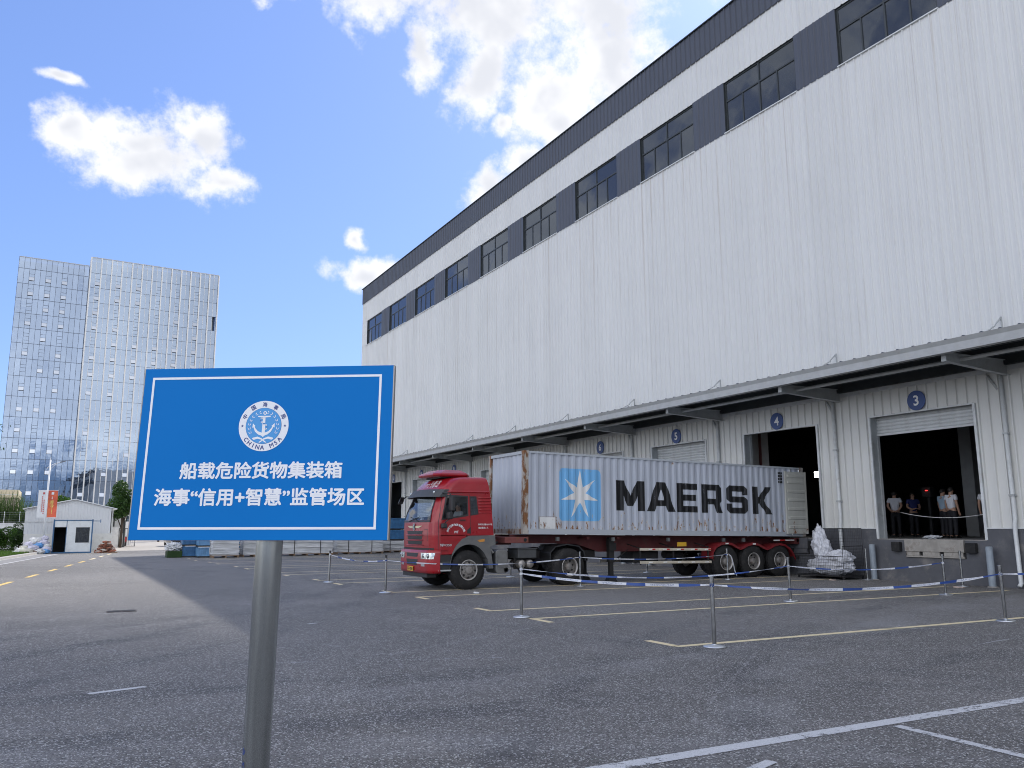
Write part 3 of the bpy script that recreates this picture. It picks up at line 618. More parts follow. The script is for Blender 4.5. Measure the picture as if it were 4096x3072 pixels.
for k, y in DOORS.items():
    obj('lintel_cladding', ribbed(y-HW-.05, y+HW+.05, ZD, 6.40, XW, minor=False, base=.07, depth=.055), 'clad_lower', wh)
    obj('lintel', MB().box((XW+.006, y-HW, ZD+.002), (XW+.35, y+HW, 6.30)), 'steel_grey', wh)
    obj('dock_face', MB().box((XW-.04, y-HW, 0), (XW+.35, y+HW, ZF-.02)), 'plinth', wh)
    obj('door_trim', MB().box((XW-.05, y-HW-.03, ZF), (XW+.004, y-HW+.05, ZD)).box((XW-.05, y+HW-.05, ZF), (XW+.004, y+HW+.03, ZD)).box((XW-.05, y-HW+.05, ZD-.03), (XW+.004, y+HW-.05, ZD+.02)), 'trim_white', wh)
    bm_ = obj('dock_bumper', MB().box((XW-.20, y+0.98, 0.95), (XW-.04, y+1.28, 1.25)), 'rubber', wh, bev=.015)
    obj('dock_bumper', MB().box((XW-.20, y-1.58, 0.95), (XW-.04, y-1.26, 1.25)), 'rubber', wh, bev=.015)
    lv = obj('dock_leveler', MB().box((XW-.12, y-1.17, 0.96), (XW-.04, y+0.84, ZF)), 'leveler' if k != 4 else 'plinth', wh, bev=.006)  # door four: leveler painted dark in place of the shade under the container
    obj('leveler_lip', MB().box((XW-.09, y-1.15, 0.78), (XW-.042, y+0.82, 0.83)).box((XW-.10, y+0.35, 0.83), (XW-.045, y+0.80, 0.955)).box((XW-.10, y-0.35, 0.83), (XW-.045, y+0.22, 0.955)).box((XW-.10, y-1.12, 0.83), (XW-.045, y-0.5, 0.955)), 'leveler' if k != 4 else 'plinth', lv)
    obj('leveler_pit', MB().box((XW-.043, y-1.19, 0.765), (XW-.040, y+0.86, 0.97)), 'rubber', lv)
    zb = STATE.get(k, ZF)
    xs_ = XW+.36
    rd = obj('roller_door', MB().box((xs_-.05, y-HW-.02, ZF), (xs_+.06, y-HW+.03, ZD+.1)), 'steel_grey', wh)
    obj('guide_rail', MB().box((xs_-.05, y+HW-.03, ZF), (xs_+.06, y+HW+.02, ZD+.1)), 'steel_grey', rd)
    if zb < ZD-.1:
        hh = 0.118 if k in (3, 5, 9) else 0.235
        key = 'slat%g' % hh
        if key not in panes:
            pr = [(0, 0), (-.030, hh*.25), (-.034, hh*.5), (-.030, hh*.72), (-.004, hh*.9), (.004, hh*.98), (.010, hh*.98), (.010, 0)]
            m = MB().prism([(p, q) for p, q in pr], 1, -HW+.03, HW-.03).mesh('slat'); fix_normals(m); m.materials.append(MATS['trim_white']); panes[key] = m
        n = int(round((ZD+.02-zb)/hh))
        for j in range(n):
            o = link(bpy.data.objects.new('slat', panes[key])); o.parent = rd; o.location = (xs_, y, zb+j*hh)
        if k == 3: obj('bottom_bar', MB().box((xs_-.045, y-HW+.03, zb-.07), (xs_+.02, y+HW-.03, zb)), 'trim_white', rd)
# inside of the dock hall
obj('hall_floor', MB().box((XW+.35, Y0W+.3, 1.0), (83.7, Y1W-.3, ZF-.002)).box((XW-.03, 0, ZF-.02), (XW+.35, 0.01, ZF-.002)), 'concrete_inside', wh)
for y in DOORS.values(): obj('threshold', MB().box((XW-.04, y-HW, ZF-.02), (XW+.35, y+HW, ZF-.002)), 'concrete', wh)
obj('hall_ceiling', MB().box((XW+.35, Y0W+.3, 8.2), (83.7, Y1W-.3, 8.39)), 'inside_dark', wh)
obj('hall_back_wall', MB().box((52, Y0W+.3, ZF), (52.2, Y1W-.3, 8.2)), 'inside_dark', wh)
obj('hall_partition', MB().box((XW+.36, 26.2, ZF), (27.0, 26.35, 8.2)), 'inside_pale', wh)
for y in (8, 20, 32, 44, 56, 68):
    for x in (31.5, 41.0): obj('hall_column', MB().box((x-.25, y-.25, ZF), (x+.25, y+.25, 8.2)), 'inside_column', wh)
obj('standpipe', MB().tube([(26.2, 25.9, ZF), (26.2, 25.9, 7.0)], 0.06, 8), 'trailer_red', wh)
# rain pipes
for y in (14.2, 20.3, 26.3, 32.3, 38.3, 50.3, 56.3, 62.3, 68.3):
    pth = [(XW-.09, y, 6.2), (XW-.09, y, 1.95), (XW-.13, y+.01, 1.80), (XW-.13, y+.0, 0.15), (XW-.22, y, 0.06)]
    dp = obj('rain_pipe', MB().tube(pth, 0.062, 10), 'trim_white', wh, smooth=True)
    obj('pipe_clip', MB().box((XW-.16, y-.08, 4.4), (XW-.03, y+.08, 4.46)).box((XW-.16, y-.08, 2.6), (XW-.03, y+.08, 2.66)), 'steel_grey', dp)
# canopy over the docks
XC = 21.1
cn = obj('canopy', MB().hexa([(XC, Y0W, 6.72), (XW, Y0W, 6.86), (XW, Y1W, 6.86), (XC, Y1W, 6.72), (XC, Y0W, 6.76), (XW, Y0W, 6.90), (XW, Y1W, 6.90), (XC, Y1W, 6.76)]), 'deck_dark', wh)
obj('gutter', MB().prism([(XC-.10, 6.44), (XC+.12, 6.44), (XC+.12, 6.70), (XC+.06, 6.70), (XC+.06, 6.50), (XC-.04, 6.50), (XC-.06, 6.70), (XC-.14, 6.78), (XC-.16, 6.78), (XC-.10, 6.66)], 1, Y0W, Y1W), 'gutter_grey', cn)
obj('canopy_shade_strip', MB().box((XW-.20, Y0W+.1, 6.43), (XW-.06, Y1W-.1, 6.83)), 'deck_dark', cn)  # dark strip added over the pale wall, painted shade under the canopy
rb = MB(); y = Y0W+.2
while y < Y1W:
    rb.prism([(y-.06, 6.765), (y-.025, 6.82), (y+.025, 6.82), (y+.06, 6.765)], 0, XC-.10, XW-.02); y += 0.5
o = obj('roof_rib', rb, 'clad_dark', cn); o['kind'] = 'stuff'
for i in range(-3, 10):
    y = 14+6*i+0.0
    if y > 74: continue
    fl = 0.075
    rf = MB()
    def tap(y0, y1, dz0, dz1):      # tapered along x
        rf.hexa([(21.32, y0, 6.27+dz0[0]), (XW-.01, y0, 6.22+dz0[1]), (XW-.01, y1, 6.22+dz0[1]), (21.32, y1, 6.27+dz0[0]), (21.32, y0, 6.27+dz1[0]), (XW-.01, y0, 6.22+dz1[1]), (XW-.01, y1, 6.22+dz1[1]), (21.32, y1, 6.27+dz1[0])])
    tap(y-fl, y+fl, (0, -.10), (.015, -.085)); tap(y-fl, y+fl, (.24, .34), (.255, .355)); tap(y-.006, y+.006, (.015, -.085), (.24, .34))
    rf.box((21.30, y-fl, 6.27), (21.319, y+fl, 6.525))
    obj('rafter', rf, 'steel_grey', cn)
    obj('knee_brace', MB().tube([(XW-.04, y+.62, 6.22), (XW-.04, y+.34, 5.75)], 0.04, 6), 'steel_grey', cn)
    tb = MB().prism([(XW-.05, 7.35), (XW-.05, 7.9), (XW-.09, 7.9), (XW-.42, 7.62), (XW-.42, 7.58), (XW-.10, 7.82), (XW-.10, 7.35)], 1, y-.012, y+.012).tube([(XW-.38, y, 7.6), (22.4, y, 6.83)], .022, 6)
    obj('tie_bracket', tb, 'steel_grey', cn)
    lampb = MB().box((XW-.5, y+.1, 7.02), (XW-.15, y+.45, 7.20)); obj('bracket_base', lampb, 'trim_white', cn, bev=.03)
for x, z in ((21.75, 6.62), (22.55, 6.64), (23.35, 6.67)): obj('purlin', MB().box((x-.035, Y0W+.1, z-.09), (x+.035, Y1W-.1, z+.07)), 'deck_dark', cn)
obj('purlin', MB().tube([(22.1, Y0W+.1, 6.40), (22.1, Y1W-.1, 6.40)], 0.055, 8), 'steel_grey', cn, smooth=True)
obj('eave_flashing', MB().box((XW-.06, Y0W, 6.28), (XW-.035, Y1W, 6.42)), 'trim_white', cn)

# number discs above the doors
NUMW = {3: 'three', 4: 'four', 5: 'five', 6: 'six', 8: 'eight', 9: 'nine', 10: 'ten'}
def disc(num, y):
    t = thing('door_number_sign', 'round blue sign with a white %s above its dock door' % NUMW[num], 'number sign', (XW-.08, y, 5.78), group='numbers above the dock doors')
    obj('disc', MB().lathe([(0, -.012), (.325, -.012), (.325, .012), (0, .012)], (XW-.07, y, 5.78), 'x', 40), 'sign_blue_disc', t)
    m = fit_mesh(text_mesh(str(num), 0.5, 0.022), h=0.34); obj('numeral', map_mesh(m, lambda c: Vector((XW-.088, y-c.x, 5.78+c.y))), 'paint_white', t, fix=False)
for n, y in ((3, 17), (4, 23), (5, 29), (6, 35), (8, 53), (9, 59), (10, 65)): disc(n, y)
# ================================================================== TRUCK (all lengths in the truck's own frame; origin under the near front corner of the cab)
TX, TY, TZ, TS = 9.82, 22.62, -0.037, 0.98
OFF = (TX, TY, TZ)
T_LOC = (9.62, 22.17, 0.0)
def TM(): return MB(OFF)
# ------------------------------------------------------------------ container
CX0, CY0, CZ0, CL, CW, CH = 12.72, 22.62, 1.57, 12.30, 2.44, 2.60
pitch_c = math.atan(0.0155)
ct = thing('shipping_container', 'weathered light blue forty-foot shipping container with rust and black lettering', 'container', T_LOC, scale=TS)
def cpt(x, y, z):           # container coordinates (from its front near bottom corner) -> truck frame, nose slightly up
    c, s = math.cos(pitch_c), math.sin(pitch_c)
    return Vector((CX0-TX + x*c + z*s, CY0-TY+y, CZ0-TZ - x*s + z*c))
class CMB(MB):
    def add(s, vs_, fs): b = len(s.v); s.v += [tuple(cpt(*p)) for p in vs_]; s.f += [tuple(i+b for i in f) for f in fs]; return s
PW, DP = 0.278, 0.036
X0C, X1C = 0.17, CL-0.17
def corr_breaks(a, b):
    k = a; out = [a]
    while k < b-1e-6:
        for q in (0.075, 0.139, 0.214, 0.278):
            if k+q < b: out.append(k+q)
        k += PW
    out.append(b); return out
def corr_y(x, a=X0C):
    t = (x-a) % PW
    if t < 0.075: return 0.012
    if t < 0.139: return 0.012 + DP*(t-0.075)/0.064
    if t < 0.214: return 0.012+DP
    return 0.012+DP*(1-(t-0.214)/0.064)
bx_ = corr_breaks(X0C, X1C)
mb = CMB(); n = len(bx_)
mb.add([(x, corr_y(x), 0.16) for x in bx_]+[(x, corr_y(x), CH-0.07) for x in bx_], [(i, i+1, n+i+1, n+i) for i in range(n-1)])
obj('side_wall', mb, 'container_blue', ct, local=True)
mb = CMB(); mb.add([(x, CW-corr_y(x), 0.16) for x in bx_]+[(x, CW-corr_y(x), CH-0.07) for x in bx_], [(i, i+1, n+i+1, n+i) for i in range(n-1)])
obj('side_wall', mb, 'container_blue', ct, local=True)
by_ = corr_breaks(0.17, CW-0.17); nb = len(by_)
mb = CMB(); mb.add([(0.02+corr_y(y, 0.17)*0.9, y, 0.16) for y in by_]+[(0.02+corr_y(y, 0.17)*0.9, y, CH-0.11) for y in by_], [(i, i+1, nb+i+1, nb+i) for i in range(nb-1)])
obj('front_wall', mb, 'container_blue', ct, local=True)
mb = CMB(); mb.add([(x, 0.03, CH-0.03+0.02*((i//2) % 2)) for i, x in enumerate(bx_)]+[(x, CW-0.03, CH-0.03+0.02*((i//2) % 2)) for i, x in enumerate(bx_)], [(i, i+1, n+i+1, n+i) for i in range(n-1)])
obj('roof_panel', mb, 'container_blue', ct, local=True)
obj('floor', CMB().box((0.1, 0.05, 0.12), (CL-0.1, CW-0.05, 0.16)), 'chassis', ct, local=True)
for y0 in (0.0, CW-0.06):
    obj('bottom_rail', CMB().box((0.16, y0, 0.0), (CL-0.16, y0+0.06, 0.165)), 'container_rail', ct, local=True)
    obj('top_rail', CMB().box((0.16, y0, CH-0.075), (CL-0.16, y0+0.06, CH-0.012)), 'container_rail', ct, local=True)
for x0 in (0.0, CL-0.17):
    for y0 in (0.0, CW-0.16):
        obj('corner_post', CMB().box((x0+.003, y0+.003, 0.12), (x0+.167, y0+.157, CH-0.12)), 'corner_post', ct, local=True)
        for z0 in (0.0, CH-0.12): obj('corner_casting', CMB().box((x0-.004, y0-.004, z0), (x0+.178, y0+.164, z0+.12)), 'corner_post', ct, local=True, bev=.008)
obj('end_rail', CMB().box((0.0, 0.16, CH-0.11), (0.08, CW-0.16, CH-0.012)), 'container_rail', ct, local=True); obj('end_rail', CMB().box((0.0, 0.16, 0.0), (0.08, CW-0.16, 0.16)), 'corner_post', ct, local=True)
obj('end_rail', CMB().box((CL-.08, 0.16, CH-0.11), (CL, CW-0.16, CH-0.012)), 'container_rail', ct, local=True)
# open door leaf folded back against the near side: inner face with pressed ribs
dl = obj('door_leaf', CMB().box((CL-1.05, -0.085, 0.10), (CL+0.03, -0.045, CH-0.19)), 'door_cream', ct, local=True, label='open cream door leaf folded against the side')
for j, zz in enumerate((0.28, 0.62, 0.95, 1.28, 1.60, 1.95, 2.18)):
    obj('pressed_rib', CMB().hexa([(CL-.96, -.085, zz), (CL-.06, -.085, zz), (CL-.06, -.085, zz+.13), (CL-.96, -.085, zz+.13), (CL-.94, -.108, zz+.03), (CL-.08, -.108, zz+.03), (CL-.08, -.108, zz+.10), (CL-.94, -.108, zz+.10)]), 'door_cream', dl, local=True)
obj('leaf_edge', CMB().box((CL-1.06, -0.10, 0.09), (CL-1.0, -0.04, CH-0.18)).box((CL-.02, -0.10, 0.09), (CL+.04, -.04, CH-.18)), 'door_cream', dl, local=True)
obj('locking_bar', CMB().tube([(CL-.75, -.03, .05), (CL-.75, -.03, CH-.1)], .017, 8).tube([(CL-.25, -.03, .05), (CL-.25, -.03, CH-.1)], .017, 8), 'galv', dl, local=True)
obj('far_door_leaf', CMB().box((CL+.01, CW-.05, 0.10), (CL+1.15, CW+.0, CH-.15)), 'door_cream', ct, local=True)
obj('patch_plate', CMB().box((0.58, -.003, 0.17), (1.16, .014, 0.53)), 'container_white', ct, local=True, label='small pale repair plate low at the front'); obj('patch_edge', CMB().box((0.57, -.006, 0.535), (1.17, .014, 0.545)).box((0.565, -.006, .17), (0.575, .014, .54)).box((1.165, -.006, .17), (1.175, .014, .54)), 'corner_post', ct, local=True)
# painted marks follow the corrugation
def painted(name, polys, mat, eps=0.004):
    """polygons in (x,z) of the side -> cut along the corrugation folds and laid on it"""
    bm = bmesh.new()
    for outer, holes in polys:
        def loop(pts):
            vs_ = [bm.verts.new((x, 0, z)) for x, z in pts]; return [bm.edges.new((vs_[i], vs_[(i+1) % len(vs_)])) for i in range(len(vs_))]
        es = loop(outer)
        for h in holes: es += loop(h)
        bmesh.ops.triangle_fill(bm, use_beauty=True, use_dissolve=False, edges=es, normal=(0, -1, 0))
    xs = [v.co.x for v in bm.verts]; lo, hi = min(xs), max(xs)
    for x in bx_:
        if lo < x < hi: bmesh.ops.bisect_plane(bm, geom=bm.verts[:]+bm.edges[:]+bm.faces[:], plane_co=(x, 0, 0), plane_no=(1, 0, 0), dist=1e-5)
    for v in bm.verts: v.co = cpt(v.co.x, corr_y(v.co.x)-eps, v.co.z)
    bmesh.ops.recalc_face_normals(bm, faces=bm.faces)
    m = bpy.data.meshes.new(name); bm.to_mesh(m); bm.free(); return obj(name, m, mat, ct, local=True)
def rrect(x0, z0, x1, z1, r, n=6):
    out = []
    for cx, cz, a0 in ((x1-r, z1-r, 0), (x0+r, z1-r, 90), (x0+r, z0+r, 180), (x1-r, z0+r, 270)):
        out += [(cx+r*math.cos(R(a0+90*i/n)), cz+r*math.sin(R(a0+90*i/n))) for i in range(n+1)]
    return out
painted('logo_square', [(rrect(1.31, 0.43, 2.92, 2.10, 0.14), [])], 'logo_blue', 0.003)
sc = (2.10, 1.265); star = []
for k in range(14):
    a = R(90+k*360/14); r = 0.80 if k % 2 == 0 else 0.255
    star.append((sc[0]+r*math.cos(a)*0.93, sc[1]+r*math.sin(a)))
painted('seven_pointed_star', [(star, [])], 'container_white', 0.006)
# lettering: block capitals drawn as outlines (unit cell 0..1 wide, 0..1 high)
LET = {
 'M': (1, [[(0,0),(0,1),(.27,1),(.50,.50),(.73,1),(1,1),(1,0),(.745,0),(.745,.50),(.60,.16),(.40,.16),(.255,.50),(.255,0)]], []),
 'A': (1, [[(0,0),(.33,1),(.67,1),(1,0),(.735,0),(.68,.19),(.32,.19),(.265,0)]], [[(.385,.385),(.615,.385),(.50,.76)]]),
 'E': (1, [[(0,0),(0,1),(1,1),(1,.785),(.29,.785),(.29,.61),(.94,.61),(.94,.40),(.29,.40),(.29,.215),(1,.215),(1,0)]], []),
 'R': (1, [[(0,0),(0,1),(.84,1),(.97,.89),(.97,.42),(.87,.33),(1,0),(.71,0),(.60,.30),(.28,.30),(.28,0)]], [[(.28,.50),(.69,.50),(.69,.79),(.28,.79)]]),
 'S': (1, [[(0,.14),(0,.35),(.27,.35),(.27,.21),(.72,.21),(.72,.395),(.13,.395),(0,.51),(0,.88),(.12,1),(.87,1),(1,.88),(1,.67),(.74,.67),(.74,.79),(.28,.79),(.28,.61),(.87,.61),(1,.49),(1,.12),(.88,0),(.12,0)]], []),
 'K': (1, [[(0,0),(0,1),(.28,1),(.28,.63),(.36,.63),(.67,1),(1,1),(.57,.50),(1.04,0),(.70,0),(.37,.38),(.28,.38),(.28,0)]], []),
}
for ch, xa, xb in (('M', 3.53, 4.72), ('A', 4.82, 6.03), ('E', 6.12, 7.05), ('R', 7.24, 8.20), ('S', 8.41, 9.40), ('K', 9.64, 10.62)):
    _, outs, holes = LET[ch]; f_ = lambda p: (xa+p[0]*(xb-xa), 0.795+p[1]*1.0)
    painted('letter', [([f_(p) for p in outs[0]], [[f_(p) for p in h] for h in holes])], 'logo_black', 0.005)
# ------------------------------------------------------------------ semi trailer
tr = thing('semi_trailer', 'dark red skeletal semi-trailer under the container with cream side guards', 'trailer', T_LOC, scale=TS)
for y0 in (23.30, 24.30):
    mb = TM()
    mb.prism([(12.6, 1.55), (12.6, 1.30), (15.0, 1.25), (15.9, 0.98), (24.7, 0.93), (24.9, 1.05), (24.9, 1.37)], 1, y0, y0+.03).prism([(12.6, 1.30), (15.0, 1.25), (15.0, 1.235), (12.6, 1.285)], 1, y0-.07, y0+.10).prism([(15.9, .98), (24.7, .93), (24.7, .91), (15.9, .96)], 1, y0-.07, y0+.10)
    obj('main_beam', mb, 'trailer_red', tr, local=True)
fb = obj('front_bolster', TM().box((12.10, 22.66, 1.30), (12.92, 25.0, 1.48)), 'front_bolster', tr, local=True, bev=.01)
obj('locking_hole', TM().lathe([(.0, -.005), (.055, -.005), (.055, .0)], (12.80, 22.655, 1.39), 'y', 16), 'rubber', fb, local=True)
obj('front_beam', TM().box((11.85, 23.2, 1.24), (12.6, 24.45, 1.42)), 'trailer_red', tr, local=True)
for x in (15.2, 16.4, 18.6, 20.6, 22.0, 23.3): obj('outrigger', TM().hexa([(x-.05, 22.75, 1.38), (x+.05, 22.75, 1.38), (x+.05, 24.95, 1.38), (x-.05, 24.95, 1.38), (x-.05, 22.75, 1.46-.015*(x-15)), (x+.05, 22.75, 1.46-.015*(x-15)), (x+.05, 24.95, 1.46-.015*(x-15)), (x-.05, 24.95, 1.46-.015*(x-15))]), 'trailer_red', tr, local=True)
obj('rear_bolster', TM().box((24.45, 22.66, 1.10), (24.93, 25.0, 1.33)), 'trailer_red', tr, local=True, bev=.01)
obj('rear_marker', TM().box((23.35, 22.64, 1.235), (23.65, 22.655, 1.275)).box((23.95, 22.64, 1.235), (24.4, 22.655, 1.27)), 'reflector_white', tr, local=True); obj('rear_marker', TM().box((23.66, 22.64, 1.235), (23.94, 22.655, 1.275)), 'reflector_red', tr, local=True)
for x in (14.0, 16.15, 18.45, 20.95, 21.9, 24.6): obj('twist_lock', TM().box((x-.05, 22.66, 1.33-.0155*(x-15)), (x+.05, 22.74, 1.45-.0155*(x-15))), 'fender_grey', tr, local=True)
for y0 in (22.95, 24.55):
    lg = obj('landing_leg', TM().box((16.16, y0, 0.62), (16.36, y0+.16, 1.42)).box((16.19, y0+.02, 0.16), (16.33, y0+.14, .62)), 'chassis', tr, local=True)
    obj('foot', TM().hexa([(16.08, y0-.06, .0-.037), (16.44, y0-.06, .0-.037), (16.44, y0+.22, -.037), (16.08, y0+.22, -.037), (16.17, y0, .19), (16.35, y0, .19), (16.35, y0+.16, .19), (16.17, y0+.16, .19)]), 'chassis', lg, local=True)
    obj('gearbox', TM().box((16.12, y0-.07, 1.0), (16.40, y0, 1.25)), 'chassis', lg, local=True)
obj('leg_brace', TM().tube([(16.26, 23.03, .75), (16.26, 24.63, .75)], .03, 6).tube([(16.3, 23.0, .6), (17.4, 23.4, 1.1)], .025, 6), 'chassis', tr, local=True)
for i, (za, zb) in enumerate(((.985, 1.07), (.555, .64))):
    rl = obj('side_guard_rail', TM().hexa([(17.2, 22.64, za), (20.3, 22.64, za-.05), (20.3, 22.68, za-.05), (17.2, 22.68, za), (17.2, 22.64, zb), (20.3, 22.64, zb-.05), (20.3, 22.68, zb-.05), (17.2, 22.68, zb)]), 'alu_cream', tr, local=True, bev=.008)
    for k in range(5):
        x = 17.55+k*.615; z = (za+zb)/2-.05*(x-17.2)/3.1
        obj('reflector', TM().box((x, 22.628, z-.022), (x+.15, 22.642, z+.022)), 'reflector_white', rl, local=True)
        if i == 0: obj('reflector', TM().box((x+.152, 22.628, z-.022), (x+.28, 22.642, z+.022)), 'reflector_red', rl, local=True)
obj('side_guard_rail', TM().box((17.2, 25.0, .95), (20.3, 25.04, 1.04)), 'alu_cream', tr, local=True); obj('side_guard_rail', TM().box((17.2, 25.0, .52), (20.3, 25.04, .6)), 'alu_cream', tr, local=True)
for x in (17.24, 18.65, 20.2):
    obj('guard_strut', TM().box((x-.02, 22.68, .52), (x+.02, 22.72, 1.10)).tube([(x, 22.70, 1.05), (x-.1, 23.3, 1.2)], .018, 5), 'chassis', tr, local=True)
obj('warning_plate', TM().box((18.86, 22.72, 1.10), (19.26, 22.74, 1.24)), 'plate_yellow', tr, local=True)
obj('spare_carrier', TM().box((17.5, 23.45, .55), (18.6, 24.2, .95)), 'chassis', tr, local=True, bev=.03); obj('air_tank', TM().lathe([(0, -.4), (.13, -.4), (.15, -.36), (.15, .36), (.13, .4), (0, .4)], (19.5, 23.8, .8), 'x', 16), 'chassis', tr, local=True)
# wavy mudguard over the three axles, both sides
cenx = [20.98, 22.29, 23.60]; prof = [(20.34, .66), (20.38, .92), (20.52, 1.08), (20.74, 1.17), (21.0, 1.20), (21.26, 1.16), (21.48, 1.05), (21.64, .99), (21.80, 1.03), (22.02, 1.12), (22.29, 1.165), (22.55, 1.12), (22.78, 1.01), (22.95, .96), (23.12, 1.0), (23.34, 1.09), (23.6, 1.13), (23.88, 1.08), (24.12, .94), (24.28, .76), (24.36, .58)]
for y0, y1 in ((22.61, 23.2), (24.42, 25.0)):
    mb = TM(); nn = len(prof)
    for k in range(nn-1):
        a, b = prof[k], prof[k+1]; d = Vector((b[0]-a[0], b[1]-a[1])).normalized(); t_ = Vector((-d.y, d.x))*.025
        mb.hexa([(a[0], y0, a[1]), (b[0], y0, b[1]), (b[0], y1, b[1]), (a[0], y1, a[1]), (a[0]+t_.x, y0, a[1]+t_.y), (b[0]+t_.x, y0, b[1]+t_.y), (b[0]+t_.x, y1, b[1]+t_.y), (a[0]+t_.x, y1, a[1]+t_.y)])
        if y0 < 23: mb.hexa([(a[0], y0-.012, a[1]-.055), (b[0], y0-.012, b[1]-.055), (b[0], y0, b[1]-.055), (a[0], y0, a[1]-.055), (a[0]+t_.x, y0-.012, a[1]+t_.y), (b[0]+t_.x, y0-.012, b[1]+t_.y), (b[0]+t_.x, y0, b[1]+t_.y), (a[0]+t_.x, y0, a[1]+t_.y)])
    mg = obj('mudguard', mb, 'fender_red', tr, local=True, smooth=False)
    if y0 < 23:
        for xx, zz in ((20.98, 1.17), (22.29, 1.135)): obj('reflector', TM().box((xx-.04, 22.585, zz-.02), (xx+.10, 22.598, zz+.025)), 'reflector_white', mg, local=True)
for x in cenx: obj('axle', TM().tube([(x, 22.9, .63), (x, 24.75, .63)], .075, 10).box((x-.45, 23.36, .80), (x+.45, 23.44, .90)).box((x-.45, 24.2, .80), (x+.45, 24.28, .90)), 'chassis', tr, local=True)
obj('mud_flap', TM().box((24.33, 22.66, .35), (24.35, 23.2, .95)), 'rubber', tr, local=True)
obj('underrun_bar', TM().box((24.7, 22.75, .55), (24.8, 24.95, .67)).box((24.7, 23.3, .67), (24.78, 23.38, 1.1)).box((24.7, 24.3, .67), (24.78, 24.38, 1.1)), 'chassis', tr, local=True)
# ------------------------------------------------------------------ wheels
RT = 0.57
def wheel_meshes(kind):
    """tyre, rim and hub meshes for a near-side wheel whose outer face looks along -Y; centre at origin"""
    w_ = 0.30; tp = [(.29, -.005), (.33, -.012), (.40, -.022), (.47, -.012), (.515, .02), (RT-.008, .045), (RT, .06), (RT, .075), (RT-.014, .078), (RT-.014, .09), (RT, .093), (RT, w_-.093), (RT-.014, w_-.09), (RT-.014, w_-.078), (RT, w_-.075), (RT, w_-.06), (.515, w_-.02), (.40, w_+.01), (.29, w_)]
    ty = MB().lathe(tp, (0, 0, 0), 'y', 44)
    for k in range(36):              # tread blocks
        a = 2*math.pi*k/36; c, s_ = math.cos(a), math.sin(a); a2 = a+.10; c2, s2 = math.cos(a2), math.sin(a2)
        for q0, q1 in ((.045, .085), (w_-.085, w_-.045)):
            ty.hexa([(c*(RT-.01), q0, s_*(RT-.01)), (c2*(RT-.01), q0, s2*(RT-.01)), (c2*(RT-.01), q1, s2*(RT-.01)), (c*(RT-.01), q1, s_*(RT-.01)), (c*(RT+.006), q0, s_*(RT+.006)), (c2*(RT+.006), q0, s2*(RT+.006)), (c2*(RT+.006), q1, s2*(RT+.006)), (c*(RT+.006), q1, s_*(RT+.006))])
    tym = ty.mesh('tyre'); fix_normals(tym); tym.materials.append(MATS['tyre'])
    lip = MB().lathe([(.295, .01), (.300, -.014), (.288, -.020), (.272, -.008), (.262, .03)], (0, 0, 0), 'y', 40).mesh('rim_lip'); fix_normals(lip); lip.materials.append(MATS['rim_lip'])
    if kind == 'front': dp = [(.262, .03), (.25, .06), (.235, .045), (.21, -.005), (.17, -.02), (.135, -.02), (.13, -.035), (.115, -.055), (.10, -.07), (.06, -.075), (.0, -.075)]
    else: dp = [(.262, .03), (.255, .12), (.24, .155), (.20, .165), (.15, .15), (.135, .145), (.13, .08), (.115, .03), (.09, .01), (.05, .0), (.0, .0)]
    di = MB().lathe(dp, (0, 0, 0), 'y', 40)
    rr, yy = (.215, -.008) if kind == 'front' else (.20, .155)
    nh = MB()
    dim = di.mesh('rim'); fix_normals(dim); dim.materials.append(MATS['rim'])
    for k in range(8):               # hand holes read as dark discs set into the dish
        a = 2*math.pi*(k+.5)/8; nh.lathe([(.0, 0), (.027, 0), (.030, .004), (.030, .02)], (rr*math.cos(a), yy-.016, rr*math.sin(a)), 'y', 12)
    nhm = nh.mesh('hand_hole'); fix_normals(nhm); nhm.materials.append(MATS['rubber'])
    nt = MB(); rn, yn = (.155, -.02) if kind == 'front' else (.15, .145)
    for k in range(10):
        a = 2*math.pi*k/10; nt.lathe([(.0, -.035), (.013, -.035), (.016, -.03), (.018, .0)], (rn*math.cos(a), yn, rn*math.sin(a)), 'y', 6)
    ntm = nt.mesh('wheel_nut'); fix_normals(ntm); ntm.materials.append(MATS['rim'])
    for m in (tym, lip, dim):
        for p in m.polygons: p.use_smooth = True
    return dict(tyre=tym, rim=dim, rim_lip=lip, hand_hole=nhm, wheel_nut=ntm)
WM = {k: wheel_meshes(k) for k in ('front', 'rear')}
def wheel(parent, x, y, kind, far=False, inner=False, rz=0.0):
    o = part_empty('wheel', parent, (x-TX, y-TY, RT+0.0)); o.rotation_euler = (0, random.uniform(0, 6.28), (math.pi if far else 0)+rz); o.rotation_mode = 'ZYX'
    for nm, m in WM[kind].items():
        if inner and nm != 'tyre': continue
        c = link(bpy.data.objects.new(nm, m)); c.parent = o
    return o
for x in cenx:
    wheel(tr, x, 22.63, 'rear'); wheel(tr, x, 22.97, 'rear', inner=True); wheel(tr, x, 25.0, 'rear', far=True)

for r_ in range(4):
    for c_ in range(3): obj('code_marking', CMB().box((CL-1.32+c_*.075, -.0, CH-.30-r_*.11), (CL-1.265+c_*.075, .006, CH-.22-r_*.11)), 'logo_black', ct, local=True)
# ================================================================== TRACTOR
tc = thing('tractor_truck', 'dark red cab-over tractor truck with raised roof at the container front', 'truck', T_LOC, scale=TS)
YN, YF = 22.62, 25.12                                      # near and far side of the cab
